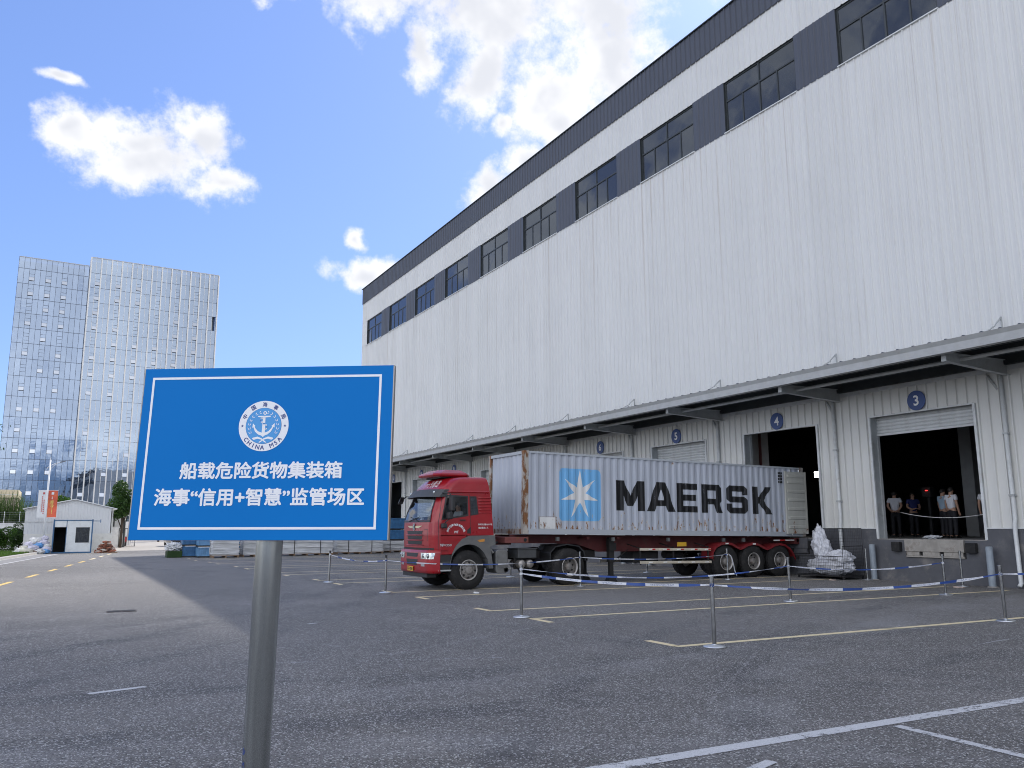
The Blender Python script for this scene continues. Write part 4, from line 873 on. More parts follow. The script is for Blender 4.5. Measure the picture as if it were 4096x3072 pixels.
# cab surface: front line, side line and corner radius by height
BOW = 0.09
SEC = [(1.00, 9.65, .00, .24), (1.15, 9.62, .00, .24), (1.55, 9.60, .00, .24), (1.95, 9.61, .00, .25), (2.30, 9.71, .02, .26), (2.70, 9.89, .05, .27), (2.84, 9.93, .06, .27), (2.95, 9.97, .08, .28), (3.10, 10.10, .11, .32), (3.22, 10.22, .17, .38), (3.285, 10.38, .26, .42), (3.31, 10.60, .45, .42)]
def sec(z):
    z = max(SEC[0][0], min(SEC[-1][0], z))
    for a, b in zip(SEC, SEC[1:]):
        if z <= b[0]:
            t = (z-a[0])/(b[0]-a[0]); return [a[i]+(b[i]-a[i])*t for i in (1, 2, 3)]
    return SEC[-1][1:]
def front_x(y, z):
    xf, ins, r = sec(z); y0, y1 = YN+ins, YF-ins
    d = min(y-y0, y1-y); bow = BOW*((y-(y0+y1)/2)/((y1-y0)/2))**2
    if d < r: d = max(d, 0); return xf+bow + r-math.sqrt(max(0, r*r-(r-d)**2))*1.0
    return xf+bow
def side_y(x, z, far=False):
    xf, ins, r = sec(z); xf += BOW; d = x-xf; q = 0
    if d < r: q = r-math.sqrt(max(0, r*r-(r-max(d, 0))**2))
    y = YN+ins+q
    return y if not far else YN+YF-y
def rear_x(z): return 11.68-.10*max(0, (z-1.55)/1.3)-(.06 if z > 2.9 else 0)*(z-2.9)
# windows as quads on the surface
WS = [(22.86, 1.985), (24.88, 1.985), (24.72, 2.70), (23.00, 2.70)]         # windscreen in (y,z)
SW = [(9.985, 2.03), (10.80, 2.15), (10.80, 2.68), (10.16, 2.71)]           # driver's window in (x,z)
RW = [(10.93, 2.15), (11.15, 2.19), (11.09, 2.68), (10.92, 2.68)]
def inside(p, quad):
    s = 0
    for i in range(4):
        a, b = quad[i], quad[(i+1) % 4]; c = (b[0]-a[0])*(p[1]-a[1])-(b[1]-a[1])*(p[0]-a[0])
        if c < 0: return False
    return True
def shell(z0, z1, xr, nz=46, holes=True):
    mb = TM(); zs = [z0+(z1-z0)*i/nz for i in range(nz+1)]
    def ring(z):
        xf, ins, r = sec(z); pts = []; xb = xr(z); ns, nc, nf = 46, 8, 40
        for i in range(ns): x = xb+(xf+BOW+r-xb)*i/ns; pts.append((x, YN+ins, 's'))
        for i in range(nc): a = R(90*i/nc); pts.append((xf+BOW+r-r*math.sin(a), YN+ins+r-r*math.cos(a), 'c'))
        y0, y1 = YN+ins+r, YF-ins-r
        for i in range(nf+1): y = y0+(y1-y0)*i/nf; pts.append((front_x(y, z), y, 'f'))
        for i in range(nc-1, -1, -1): a = R(90*i/nc); pts.append((xf+BOW+r-r*math.sin(a), YF-ins-r+r*math.cos(a), 'c'))
        for i in range(ns-1, -1, -1): x = xb+(xf+BOW+r-xb)*i/ns; pts.append((x, YF-ins, 's'))
        return pts
    rings = [ring(z) for z in zs]; n = len(rings[0]); vs_ = [(x, y, z) for rg_, z in zip(rings, zs) for (x, y, _) in rg_]; fs = []
    for i in range(nz):
        for k in range(n-1):
            c = [sum(vs_[j][q] for j in (i*n+k, i*n+k+1, (i+1)*n+k, (i+1)*n+k+1))/4 for q in range(3)]; kind = rings[i][k][2]
            if holes:
                if kind in 'fc' and inside((c[1], c[2]), WS): continue
                if kind in 'sc' and (inside((c[0], c[2]), SW) or inside((c[0], c[2]), RW)): continue
            fs.append((i*n+k, i*n+k+1, (i+1)*n+k+1, (i+1)*n+k))
    mb.add(vs_, fs)
    return mb, vs_[-n:], n
def rbot(z): return rear_x(z) if z >= 1.54 else 10.30+(rear_x(1.54)-10.30)*min(1, max(0, (z-1.02)/.34))**1.0*0.42 if z < 1.54 else rear_x(z)
mb, top, n = shell(1.54, 3.31, rear_x)
mb.add(top, [tuple(range(n))])
cab = obj('cab', mb, 'cab_red', tc, local=True, smooth=True)
cab.data.polygons[-1].use_smooth = False
lm_ = cab.data.copy(); nv_ = [v.normal.copy() for v in lm_.vertices]
for v, nn_0 in zip(lm_.vertices, nv_): v.co -= nn_0*.02
lm_.materials.clear(); obj('cab_lining', lm_, 'inside_dark', tc, local=True, smooth=True)
mb, _, _ = shell(1.00, 1.56, lambda z: 10.30+max(0, (z-1.0))*0.9, 12, False); obj('cab_lower_panel', mb, 'cab_red', tc, local=True, smooth=True)
obj('cab_back', TM().prism([(22.66, 1.54), (25.08, 1.54), (25.05, 2.8), (24.85, 3.25), (22.89, 3.25), (22.69, 2.8)], 0, 11.40, 11.52), 'dark_plastic', tc, local=True)
obj('cab_floor', TM().box((9.85, 22.7, 1.42), (11.6, 25.04, 1.53)), 'chassis', tc, local=True)
def patch(quad, surf, off, nu=14, nv=8):
    (a, b, c, d) = quad
    def f(u, v):
        p = [(a[i]*(1-u)+b[i]*u)*(1-v)+(d[i]*(1-u)+c[i]*u)*v for i in (0, 1)]; return surf(p[0], p[1], off)
    return TM().grid(f, nu, nv)
FR = lambda y, z, o: (front_x(y, z)-o, y, z)
SN = lambda x, z, o: (x, side_y(x, z)-o, z)
SF = lambda x, z, o: (x, side_y(x, z, True)+o, z)
def ringpatch(quad, surf, off, wd, nu=16):
    """frame strip round a quad, just outside it"""
    cx = sum(p[0] for p in quad)/4; cz = sum(p[1] for p in quad)/4; mb = TM()
    def grow(p, d): v = Vector((p[0]-cx, p[1]-cz)); return (p[0]+d*(1 if v.x > 0 else -1), p[1]+d*(1 if v.y > 0 else -1))
    inn = [grow(p, -0.012) for p in quad]; out = [grow(p, wd) for p in quad]
    for i in range(4):
        j = (i+1) % 4; A, B, C_, D = inn[i], inn[j], out[j], out[i]
        mb.grid(lambda u, v: surf((A[0]*(1-u)+B[0]*u)*(1-v)+(D[0]*(1-u)+C_[0]*u)*v, (A[1]*(1-u)+B[1]*u)*(1-v)+(D[1]*(1-u)+C_[1]*u)*v, off), nu, 2)
    return mb
ws = obj('windscreen', patch(WS, FR, -.004, 24, 8), 'cab_glass', tc, local=True, smooth=True); obj('seal', ringpatch(WS, FR, .006, .045, 24), 'black_plastic', ws, local=True)
for surf in (SN, SF):
    o = obj('door_window', patch(SW, surf, -.004), 'cab_glass', tc, local=True, smooth=True); obj('seal', ringpatch(SW, surf, .006, .035), 'black_plastic', o, local=True)
    o = obj('rear_window', patch(RW, surf, .004), 'window_glass', tc, local=True, smooth=True); obj('seal', ringpatch(RW, surf, .006, .025), 'black_plastic', o, local=True)
for q in ((0.2, -1), (0.65, 1)):
    y_ = 23.2+q[0]*1.7; obj('wiper', TM().tube([FR(y_, 1.97, .03), FR(y_+.5*q[1]*-1, 2.06, .025)], .012, 6).tube([FR(y_-.30*q[1], 2.02, .02), FR(y_-.75*q[1], 2.10, .02)], .010, 6), 'black_plastic', tc, local=True)
# seams, ribs and trim on the near side
def seam(pts, surf, w_=.008, off=.002, mat='black_plastic', name='panel_gap'):
    mb = TM()
    for a, b in zip(pts, pts[1:]):
        d = Vector((b[0]-a[0], b[1]-a[1])).normalized(); nrm = (-d.y*w_, d.x*w_)
        mb.grid(lambda u, v: surf(a[0]+(b[0]-a[0])*u+nrm[0]*(v-.5), a[1]+(b[1]-a[1])*u+nrm[1]*(v-.5), off), 8, 1)
    return obj(name, mb, mat, tc, local=True)
for surf in (SN, SF):
    seam([(9.86, 1.05), (9.86, 1.95), (10.04, 2.78), (10.88, 2.77), (10.91, 1.57)], surf, .012)
    seam([(9.93, 1.31), (10.3, 1.35), (10.9, 1.62)], surf, .010, .004, 'cab_red', 'crease')
    for k in range(6):
        z = 2.20+k*.088; mb = TM()
        mb.grid(lambda u, v: surf(11.18+.43*u, z+.045*v, .002+.022*math.sin(math.pi*v)*min(1, min(u, 1-u)*8)), 10, 6); obj('vent_rib', mb, 'cab_red', tc, local=True, smooth=True)
    mb = TM(); mb.grid(lambda u, v: surf(10.05+1.5*u, 2.80+.07*v, .002+.03*math.sin(math.pi*v)), 24, 6); obj('roof_gutter', mb, 'cab_red', tc, local=True, smooth=True)
    mb = TM(); mb.grid(lambda u, v: surf(10.22+.22*v*(1-u)+1.26*u, 2.93+.24*u*0+.22*v, .016*math.sin(math.pi*min(1, v*4))), 12, 8)
    obj('step_recess', TM().grid(lambda u, v: surf(10.79+.12*u, 1.60+.20*v*(u*.5+.5), .004), 3, 3), 'black_plastic', tc, local=True)
obj('door_handle', TM().box((10.84-.30, 22.58, 1.98), (10.84-.12, 22.605, 2.01)), 'black_plastic', tc, local=True)
# raised roof: air conditioner, visor, lettering
AC = [(9.93, 3.34, .0), (9.97, 3.45, .03), (10.2, 3.58, .06), (10.95, 3.58, .06), (11.14, 3.46, .03), (11.16, 3.36, .0)]
mb = TM(); ya, yb = 23.08, 24.66
def acr(x0, x1, y0, y1, z): return [(x0, y0+.22, z), (x0+.16, y0, z), (x1-.16, y0, z), (x1, y0+.22, z), (x1, y1-.22, z), (x1-.16, y1, z), (x0+.16, y1, z), (x0, y1-.22, z)]
rs = [acr(9.98, 11.14, ya, yb, 3.31), acr(9.94, 11.18, ya-.03, yb+.03, 3.37), acr(9.98, 11.14, ya+.02, yb-.02, 3.42), acr(10.2, 11.0, ya+.2, yb-.2, 3.52)]
for i in range(3): mb.add(rs[i]+rs[i+1], [(k, (k+1) % 8, 8+(k+1) % 8, 8+k) for k in range(8)])
mb.add(rs[0], [tuple(range(7, -1, -1))]); mb.add(rs[3], [tuple(range(8))])
obj('roof_air_conditioner', mb, 'cab_red', tc, local=True, bev=.02); obj('conditioner_foot', TM().box((10.2, 23.3, 3.27), (11.0, 24.4, 3.31)), 'black_plastic', tc, local=True)
mb = TM()
def visor(u, v):
    y = 22.68+2.38*u; c = (2*u-1); z = 2.70+.23*v-.03*c*c; x = front_x(min(max(y, 22.72), 25.02), 2.84)-.05-.20*(1-v)-.02*(1-c*c); return (x, y, z)
mb.grid(visor, 24, 4)
mb.grid(lambda u, v: tuple(Vector(visor(u, 0))+Vector((.24*v, 0, .02*v))), 24, 2)
mb.grid(lambda u, v: tuple(Vector(visor(u, 1))+Vector((.12*v, 0, .0))), 24, 2)
for u0 in (0, 1): mb.add([visor(u0, 0), visor(u0, 1), tuple(Vector(visor(u0, 1))+Vector((.12, 0, 0))), tuple(Vector(visor(u0, 0))+Vector((.24, 0, .02)))], [(0, 1, 2, 3)])
vz = obj('sun_visor', mb, 'dark_plastic', tc, local=True, smooth=False)
for u0 in (.11, .89): p = visor(u0, .6); obj('marker_lamp', TM().lathe([(0, -.02), (.035, -.015), (.045, .01)], (p[0]-.01, p[1], p[2]), 'x', 12), 'headlight', vz, local=True)
def on_front(m, yc, zc, off=.006, slant=0):
    return map_mesh(m, lambda c: Vector(FR(yc-c.x, zc+c.y, off))-Vector(OFF))
obj('maker_lettering', on_front(fit_mesh(text_mesh('一汽青岛', .2, .0), w=.92), 23.62, 3.09), 'paint_white', tc, local=True, fix=False)
# front: emblem, grilles, bonnet lines
wing = [(-.60, .035), (-.10, .03), (-.08, -.03), (-.35, -.035)]; mb = TM()
for s in (1, -1): mb.add([FR(23.87+s*p[0], 1.80+p[1], .012) for p in wing], [(0, 1, 2, 3)])
obj('emblem_wing', mb, 'gold_trim', tc, local=True)
em = obj('emblem', TM().add([FR(23.87+.105*math.cos(a*.3142)*.9, 1.80+.105*math.sin(a*.3142), .02) for a in range(20)], [tuple(range(20))]), 'chrome_base', tc, local=True)
obj('emblem_mark', TM().add([FR(23.87+.085*math.cos(a*.3142)*.9, 1.80+.085*math.sin(a*.3142), .024) for a in range(20)], [tuple(range(20))]), 'black_plastic', em, local=True)
mb = TM(); mb.add([FR(23.86, 1.73, .028), FR(23.88, 1.73, .028), FR(23.88, 1.87, .028), FR(23.86, 1.87, .028)], [(0, 1, 2, 3)])
for dz, hw in ((.035, .05), (0, .035), (-.035, .05)): mb.add([FR(23.87-hw, 1.80+dz-.008, .028), FR(23.87+hw, 1.80+dz-.008, .028), FR(23.87+hw, 1.80+dz+.008, .028), FR(23.87-hw, 1.80+dz+.008, .028)], [(0, 1, 2, 3)])
obj('emblem_mark', mb, 'chrome_base', em, local=True)
for k, zc in enumerate((1.63, 1.48, 1.33)):
    g = obj('grille', patch([(23.30+.02*k, zc-.05), (24.44-.02*k, zc-.05), (24.50-.02*k, zc+.05), (23.24+.02*k, zc+.05)], FR, .004, 18, 3), 'black_plastic', tc, local=True)
    mb = TM(); mb.grid(lambda u, v: (lambda p: (p[0]-.03*math.sin(math.pi*v), p[1], p[2]))(FR(23.22+1.30*u, zc-.085+.03*v, .004)), 18, 4); obj('grille_bar', mb, 'cab_red', g, local=True, smooth=True)
    obj('grille_mesh', TM().add([FR(23.35+.02*k, zc-.02, .008), FR(24.39, zc-.02, .008), FR(24.39, zc-.01, .008), FR(23.35+.02*k, zc-.01, .008)], [(0, 1, 2, 3)]), 'dark_plastic', g, local=True)
seam([(22.93, 1.72), (22.93, 1.42), (22.99, 1.40)], FR, .016, .003, 'black_plastic'); seam([(22.93, 1.72), (23.15, 1.73)], FR, .012, .003); seam([(22.85, 1.27), (23.2, 1.22)], FR, .03, .006, 'cab_red', 'crease'); seam([(24.81, 1.72), (24.81, 1.42)], FR, .016, .003)
obj('bonnet_gap', patch([(22.70, 1.125), (25.04, 1.125), (25.04, 1.185), (22.70, 1.185)], FR, .003, 20, 1), 'black_plastic', tc, local=True)
# bumper, lamps, plate
def bump_x(y):
    d = min(y-22.585, 25.155-y); r = .30; b = 9.55+.07*((y-23.87)/1.28)**2
    return b+(r-math.sqrt(max(0, r*r-(r-max(0, d))**2)) if d < r else 0)
BF = lambda y, z, o: (bump_x(y)-o-.015*math.sin(math.pi*(z-.46)/.66), y, z)
mb = TM(); mb.grid(lambda u, v: BF(22.585+2.57*u, .46+.66*v, 0), 48, 8); mb.grid(lambda u, v: (lambda p: (p[0]+(.32 if 0.0 <= u <= 1 else 0)*v, p[1], p[2]))(BF(22.585+2.57*u, 1.12, 0)), 48, 1)
mb.grid(lambda u, v: (lambda p: (p[0]+.32*v, p[1], p[2]))(BF(22.585+2.57*u, .46, 0)), 48, 1)
bp = obj('bumper', mb, 'cab_red', tc, local=True, smooth=True)
for yc in (22.93, 24.81):
    s = 1 if yc < 23.9 else -1
    hl = obj('headlight', patch([(yc-.29, .87), (yc+.26, .87), (yc+.28, 1.045), (yc-.31, 1.045)], BF, .008, 14, 4), 'headlight', bp, local=True)
    for q in (-.13, .12): obj('lens', TM().lathe([(.0, -.012), (.045, -.01), (.065, .0), (.070, .008)], (BF(yc+q, .955, .01)[0], yc+q, .955), 'x', 16), 'chrome', hl, local=True, smooth=True)
    obj('fog_lamp', patch([(yc+.14*s-.12, .655), (yc+.14*s+.12, .655), (yc+.14*s+.12, .725), (yc+.14*s-.12, .725)], BF, .006, 4, 2), 'chrome_base', bp, local=True)
for z0, z1, hw in ((.92, 1.03, .47), (.68, .85, .46)): obj('bumper_grille', patch([(23.87-hw+.06, z0), (23.87+hw-.06, z0), (23.87+hw, z1), (23.87-hw, z1)], BF, .004, 12, 2), 'black_plastic', bp, local=True)
pl = obj('number_plate', TM().box((9.505, 23.70, .50), (9.52, 24.14, .64)), 'plate_yellow', bp, local=True)
obj('plate_text', map_mesh(fit_mesh(text_mesh('苏A·E2088', .1, .02), w=.40, h=.10), lambda c: Vector((9.502, 23.92-c.x, .57+c.y))-Vector(OFF)), 'black_plastic', pl, local=True, fix=False)
obj('underrun_beam', TM().box((9.64, 22.95, .33), (9.95, 24.85, .455)), 'black_plastic', tc, local=True, bev=.01)
# steps, wing, wheel arches on both sides
for y0, y1, s in ((22.60, 23.05, 0), (24.70, 25.14, 1)):
    sp = obj('step_box', TM().prism([(9.86, .50), (10.24, .50), (10.32, .98), (9.86, .98)], 1, y0+.03, y1-.03), 'black_plastic', tc, local=True)
    obj('step', TM().box((9.86, y0+.0, .52), (10.27, y0+.2 if not s else y1, .56)), 'steel_grey', sp, local=True); obj('step', TM().box((9.86, y0+.01, .76), (10.27, y1-.01, .79)), 'dark_plastic', sp, local=True)
    arc = [(10.85+.62*math.cos(R(a)), .64+.64*math.sin(R(a))) for a in range(168, 20, -8)]
    outer = [(10.22, .52), (10.30, 1.02), (10.42, 1.24), (10.62, 1.44), (10.86, 1.535), (11.72, 1.535), (11.74, 1.26), (11.56, 1.20), (11.66, .56), (11.52, .56), (11.46, .85)]
    nn_ = arc[::-1]
    fo = obj('wheel_arch', TM().prism(outer+[p for p in nn_ if True], 1, y0, y1), 'fender_grey', tc, local=True, fix=True)
    yl = y0-.006 if not s else y1-.004
    obj('side_marker', TM().prism([(11.12, 1.40), (11.36, 1.44), (11.36, 1.36), (11.20, 1.34)], 1, yl, yl+.01), 'amber', fo, local=True)
wheel(tc, 10.85, 22.64, 'front', rz=0.06); wheel(tc, 10.85, 25.09, 'front', far=True, rz=0.06)
for x in (14.40,): wheel(tc, x, 22.63, 'rear'); wheel(tc, x, 22.97, 'rear', inner=True); wheel(tc, x, 25.10, 'rear', far=True)
obj('front_axle', TM().tube([(10.85, 22.9, .60), (10.85, 24.85, .60)], .08, 10), 'chassis', tc, local=True); obj('drive_axle', TM().tube([(14.40, 22.95, .63), (14.40, 24.8, .63)], .11, 10).lathe([(0, -.25), (.2, -.2), (.26, 0), (.2, .2), (0, .25)], (14.40, 23.87, .63), 'x', 14), 'chassis', tc, local=True)
for y0 in (23.42, 24.22): obj('chassis_rail', TM().box((9.95, y0, .78), (15.9, y0+.09, 1.02)), 'chassis', tc, local=True)
for x in (11.9, 13.6, 15.6): obj('cross_member', TM().box((x, 23.5, .80), (x+.12, 24.22, 1.0)), 'chassis', tc, local=True)
obj('engine_block', TM().box((10.1, 23.4, .55), (11.6, 24.3, 1.42)), 'chassis', tc, local=True, bev=.04)
obj('fifth_wheel', TM().lathe([(.0, -.02), (.48, -.02), (.48, .04), (.0, .04)], (14.6, 23.87, 1.17), 'z', 24).box((14.3, 23.35, 1.0), (14.9, 24.4, 1.15)), 'chassis', tc, local=True)
# silencer with its tail pipe, battery box, air tanks, air lines
sl = obj('silencer', TM().prism(rrect(11.78, .40, 12.20, 1.10, .10), 1, 22.68, 23.35), 'silencer', tc, local=True, bev=.02)
for k in range(3): obj('pressed_rib', TM().hexa([(11.84, 22.665, .62+.14*k), (12.12, 22.665, .54+.14*k), (12.12, 22.69, .54+.14*k), (11.84, 22.69, .62+.14*k), (11.84, 22.665, .655+.14*k), (12.12, 22.665, .575+.14*k), (12.12, 22.69, .575+.14*k), (11.84, 22.69, .655+.14*k)]), 'silencer', sl, local=True)
obj('tail_pipe', TM().lathe([(.07, .02), (.07, -.02), (.058, -.02), (.058, .02), (.0, .02)], (12.13, 22.66, .50), 'y', 18), 'rubber', sl, local=True)
bb = obj('battery_box', TM().box((12.58, 22.72, .83), (13.24, 23.4, 1.10)), 'dark_plastic', tc, local=True, bev=.02); obj('box_lid', TM().box((12.56, 22.70, 1.10), (13.26, 23.4, 1.13)), 'dark_plastic', bb, local=True)
for x in (12.73, 13.02): obj('air_tank', TM().lathe([(.0, -.02), (.09, -.015), (.125, .02), (.13, .04), (.13, .62), (.09, .66), (.0, .66)], (x, 22.72, .655), 'y', 20), 'silver_tank', tc, local=True, smooth=True)
obj('tank_bracket', TM().box((12.56, 22.95, .5), (13.2, 23.0, .85)), 'chassis', tc, local=True); obj('drive_mudguard', TM().prism([(13.73, .75), (13.75, 1.0), (13.95, 1.18), (14.40, 1.25), (14.85, 1.18), (15.05, 1.0), (15.11, .7), (15.07, .7), (15.01, .98), (14.83, 1.15), (14.40, 1.21), (13.97, 1.15), (13.79, .98), (13.77, .75)], 1, 22.75, 23.35), 'black_plastic', tc, local=True)
obj('cooling_pipe', TM().tube([(11.40, 22.9, 1.20), (11.62, 22.85, 1.18), (11.75, 22.8, 1.0)], .05, 8), 'silencer', tc, local=True)
coil = []
for i in range(90): a = i*.9; t_ = i/89; coil.append((11.75+.42*t_+.045*math.cos(a), 23.2+.045*math.sin(a), 1.16+.20*t_+.05*math.cos(a)))
obj('air_line', TM().tube(coil, .012, 5), 'black_plastic', tc, local=True)
# mirrors
mr = obj('mirror', TM().box((10.14, 22.30, 2.26), (10.26, 22.52, 2.70)), 'black_plastic', tc, local=True, bev=.03); obj('mirror_arm', TM().tube([(10.0, 22.70, 2.80), (10.12, 22.45, 2.78), (10.18, 22.42, 2.70)], .02, 6).tube([(9.98, 22.64, 1.78), (10.02, 22.46, 1.95), (10.16, 22.42, 2.05), (10.18, 22.42, 2.26)], .016, 6), 'black_plastic', mr, local=True)
obj('mirror', TM().box((10.06, 22.32, 2.02), (10.20, 22.54, 2.22)), 'black_plastic', tc, local=True, bev=.03); obj('kerb_mirror', TM().box((9.90, 22.42, 1.76), (10.06, 22.58, 1.90)), 'black_plastic', tc, local=True, bev=.03)
mr2 = obj('mirror', TM().hexa([(9.66, 25.30, 2.62), (9.84, 25.42, 2.60), (9.88, 25.62, 2.52), (9.70, 25.58, 2.50), (9.68, 25.26, 2.76), (9.86, 25.36, 2.76), (9.92, 25.60, 2.64), (9.72, 25.58, 2.62)]), 'black_plastic', tc, local=True, bev=.03); obj('mirror_arm', TM().tube([(9.98, 25.02, 2.74), (9.86, 25.22, 2.76), (9.80, 25.36, 2.68)], .018, 6), 'black_plastic', mr2, local=True)
obj('mirror', TM().box((10.14, 25.22, 2.1), (10.26, 25.44, 2.66)), 'black_plastic', tc, local=True, bev=.03)
# door lettering
def on_side(m, xc, zc, off=.006): return map_mesh(m, lambda c: Vector((xc+c.x, side_y(xc+c.x, zc)-off, zc+c.y))-Vector(OFF))
def place_chars(txt, size, pos, name, mat, parent, surf):
    """one mesh of characters set along a curve: pos(i) -> (x, z, angle)"""
    mb = TM(); mb.off = Vector((0, 0, 0))
    for i, ch in enumerate(txt):
        m = fit_mesh(text_mesh(ch, size, .03), h=size); x, z, a = pos(i); c, s = math.cos(a), math.sin(a)
        vs_ = [Vector(surf(x+v.co.x*c-v.co.y*s, z+v.co.x*s+v.co.y*c, .006))-Vector(OFF) for v in m.vertices]; b = len(mb.v)
        mb.v += [tuple(v) for v in vs_]; mb.f += [tuple(j+b for j in p.vertices) for p in m.polygons]; bpy.data.meshes.remove(m)
    return obj(name, mb, mat, parent, local=True, fix=False)
place_chars('南京万通物流有限公司', .075, lambda i: (10.42-.27*math.cos(R(12+156*i/9)), 1.64+.22*math.sin(R(12+156*i/9)), R(90-(12+156*i/9))*.75), 'firm_lettering', 'paint_white', tc, SN)
obj('door_initials', on_side(fit_mesh(text_mesh('WT', .12, .02), w=.15, h=.075), 10.43, 1.645), 'paint_white', tc, local=True, fix=False)
obj('model_lettering', on_side(fit_mesh(text_mesh('悍V350', .1, .02), w=.37, h=.085), 10.10, 1.27, .008), 'chrome_base', tc, local=True, fix=False)
obj('weight_lettering', on_side(fit_mesh(text_mesh('准牵引总质量38355千克', .1, .01), w=.47, h=.055), 11.39, 1.865), 'paint_white', tc, local=True, fix=False)
obj('weight_lettering', on_side(fit_mesh(text_mesh('核定载员 2 人', .1, .01), w=.33, h=.06), 11.33, 1.765), 'paint_white', tc, local=True, fix=False)
# cab interior
obj('dashboard', TM().prism([(9.9, 1.6), (10.35, 1.6), (10.35, 1.85), (10.2, 1.98), (9.9, 1.96)], 1, 22.80, 24.95), 'dark_plastic', tc, local=True)
obj('seat', TM().box((10.68, 22.95, 1.6), (11.10, 23.45, 1.80)).box((11.02, 22.95, 1.80), (11.20, 23.45, 2.55)), 'black_plastic', tc, local=True, bev=.04); obj('seat', TM().box((10.68, 24.3, 1.6), (11.10, 24.8, 1.80)).box((11.02, 24.3, 1.80), (11.20, 24.8, 2.5)), 'black_plastic', tc, local=True, bev=.04)
obj('steering_wheel', TM().tube([(10.42+.07*math.cos(a*.314), 23.2+.21*math.sin(a*.314), 1.98+.16*math.cos(a*.314)) for a in range(21)], .014, 6), 'black_plastic', tc, local=True)
for (y_, z_, mt) in ((23.35, 2.06, 'paint_white'), (23.10, 2.10, 'sign_sky'), (24.3, 2.03, 'paint_white')): obj('dash_paper', TM().hexa([(10.0, y_, z_-.06), (10.08, y_, z_-.06), (10.08, y_+.16, z_-.06), (10.0, y_+.16, z_-.06), (10.05, y_, z_+.03), (10.09, y_, z_+.03), (10.09, y_+.16, z_+.03), (10.05, y_+.16, z_+.03)]), mt, tc, local=True)
# ================================================================== INFORMATION SIGN
sg = thing('notice_sign', 'large blue notice board with white emblem and lettering on a steel pole', 'sign', (0.69, 3.16, 0))
BM = Matrix.Translation((0.64, 3.06, 2.07)) @ Matrix.Rotation(R(-32.99), 4, 'Z') @ Matrix.Rotation(R(-3.46), 4, 'X') @ Matrix.Rotation(R(0.16), 4, 'Y')
class SMB(MB):
    def add(s, vs_, fs): b = len(s.v); s.v += [tuple(BM @ Vector(p)) for p in vs_]; s.f += [tuple(i+b for i in f) for f in fs]; return s
bd = obj('board', SMB().box((-.47, -.012, -.315), (.47, .0, .315)), 'sign_blue', sg)
obj('board_edge', SMB().box((.4702, -.0125, -.3155), (.474, .012, .3155)), 'sign_edge', bd); obj('board_edge', SMB().box((-.474, -.0125, -.3155), (-.4702, .012, .3155)), 'sign_edge', bd)
obj('back_panel', SMB().box((-.47, .0005, -.315), (.47, .012, .315)), 'galv', bd)
obj('back_rail', SMB().box((-.42, .0125, .12), (.42, .045, .16)), 'galv', bd); obj('back_rail', SMB().box((-.42, .0125, -.18), (.42, .045, -.14)), 'galv', bd)
FY = -.0128
x0, x1, z0, z1, tw = -.439, .428, -.278, .2815, .0085
obj('white_border', SMB().quad((x0, FY, z1), (x1, FY, z1), (x1, FY, z1-tw), (x0, FY, z1-tw)).quad((x0, FY, z0+tw), (x1, FY, z0+tw), (x1, FY, z0), (x0, FY, z0)).quad((x0, FY, z1-tw), (x0+tw, FY, z1-tw), (x0+tw, FY, z0+tw), (x0, FY, z0+tw)).quad((x1-tw, FY, z1-tw), (x1, FY, z1-tw), (x1, FY, z0+tw), (x1-tw, FY, z0+tw)), 'sign_white', bd, fix=False)
def lay(m, xc, zc, y=FY): return map_mesh(m, lambda c: BM @ Vector((xc+c.x, y, zc+c.y)))
def bold_text(txt, wdt, hgt, xc, zc, d=.0018):
    base = fit_mesh(text_mesh(txt, .07, 0), w=wdt-2*d, h=hgt-2*d); mb = MB()
    for i, (dx, dz) in enumerate([(0, 0)]+[(d*math.cos(a*math.pi/4), d*math.sin(a*math.pi/4)) for a in range(8)]):
        b = len(mb.v); mb.v += [tuple(BM @ Vector((xc+v.co.x+dx, FY-.00006*i, zc+v.co.y+dz))) for v in base.vertices]; mb.f += [tuple(j+b for j in p.vertices) for p in base.polygons]
    obj('lettering', mb, 'sign_white', bd, fix=False)
bold_text('船载危险货物集装箱', .600, .0625, -.002, -.0675); bold_text('海事“信用+智慧”监管场区', .771, .064, -.003, -.163)
def disk(r, y, n=64, cx=-.002, cz=.0945): return SMB().add([(cx+r*math.cos(2*math.pi*k/n), y, cz+r*math.sin(2*math.pi*k/n)) for k in range(n)], [tuple(range(n))])
ex, ez = -.002, .0945
em2 = obj('emblem', disk(.0930, FY-.0002), 'sign_white', bd, fix=False)
obj('emblem_field', disk(.0668, FY-.0006), 'sign_navy', em2, fix=False); obj('emblem_field', disk(.0660, FY-.0009), 'sign_sky', em2, fix=False)
YE = FY-.0013
def poly(pts, mat, name, y=YE, mirror=False):
    """outline in emblem units (1 = radius of the inner field)"""
    bm = bmesh.new(); vs_ = [bm.verts.new(BM @ Vector((ex+p[0]*.0660*(-1 if mirror else 1), y, ez+p[1]*.0660))) for p in pts]; f = bm.faces.new(vs_)
    bmesh.ops.triangulate(bm, faces=[f]); m = bpy.data.meshes.new(name); bm.to_mesh(m); bm.free(); return obj(name, m, mat, em2)
obj('emblem_anchor', (lambda: SMB().add([(ex+.0660*(.04+.10*math.cos(a)), YE, ez+.0660*(.72+.10*math.sin(a))) for a in [i*math.pi/10 for i in range(20)]]+[(ex+.0660*(.04+.05*math.cos(a)), YE, ez+.0660*(.72+.05*math.sin(a))) for a in [i*math.pi/10 for i in range(20)]], [(i, (i+1) % 20, 20+(i+1) % 20, 20+i) for i in range(20)]))(), 'sign_white', em2, fix=False)
poly([(-.34, .56), (.36, .56), (.38, .53), (.36, .49), (.09, .47), (-.30, .49), (-.35, .52)], 'sign_white', 'emblem_anchor')
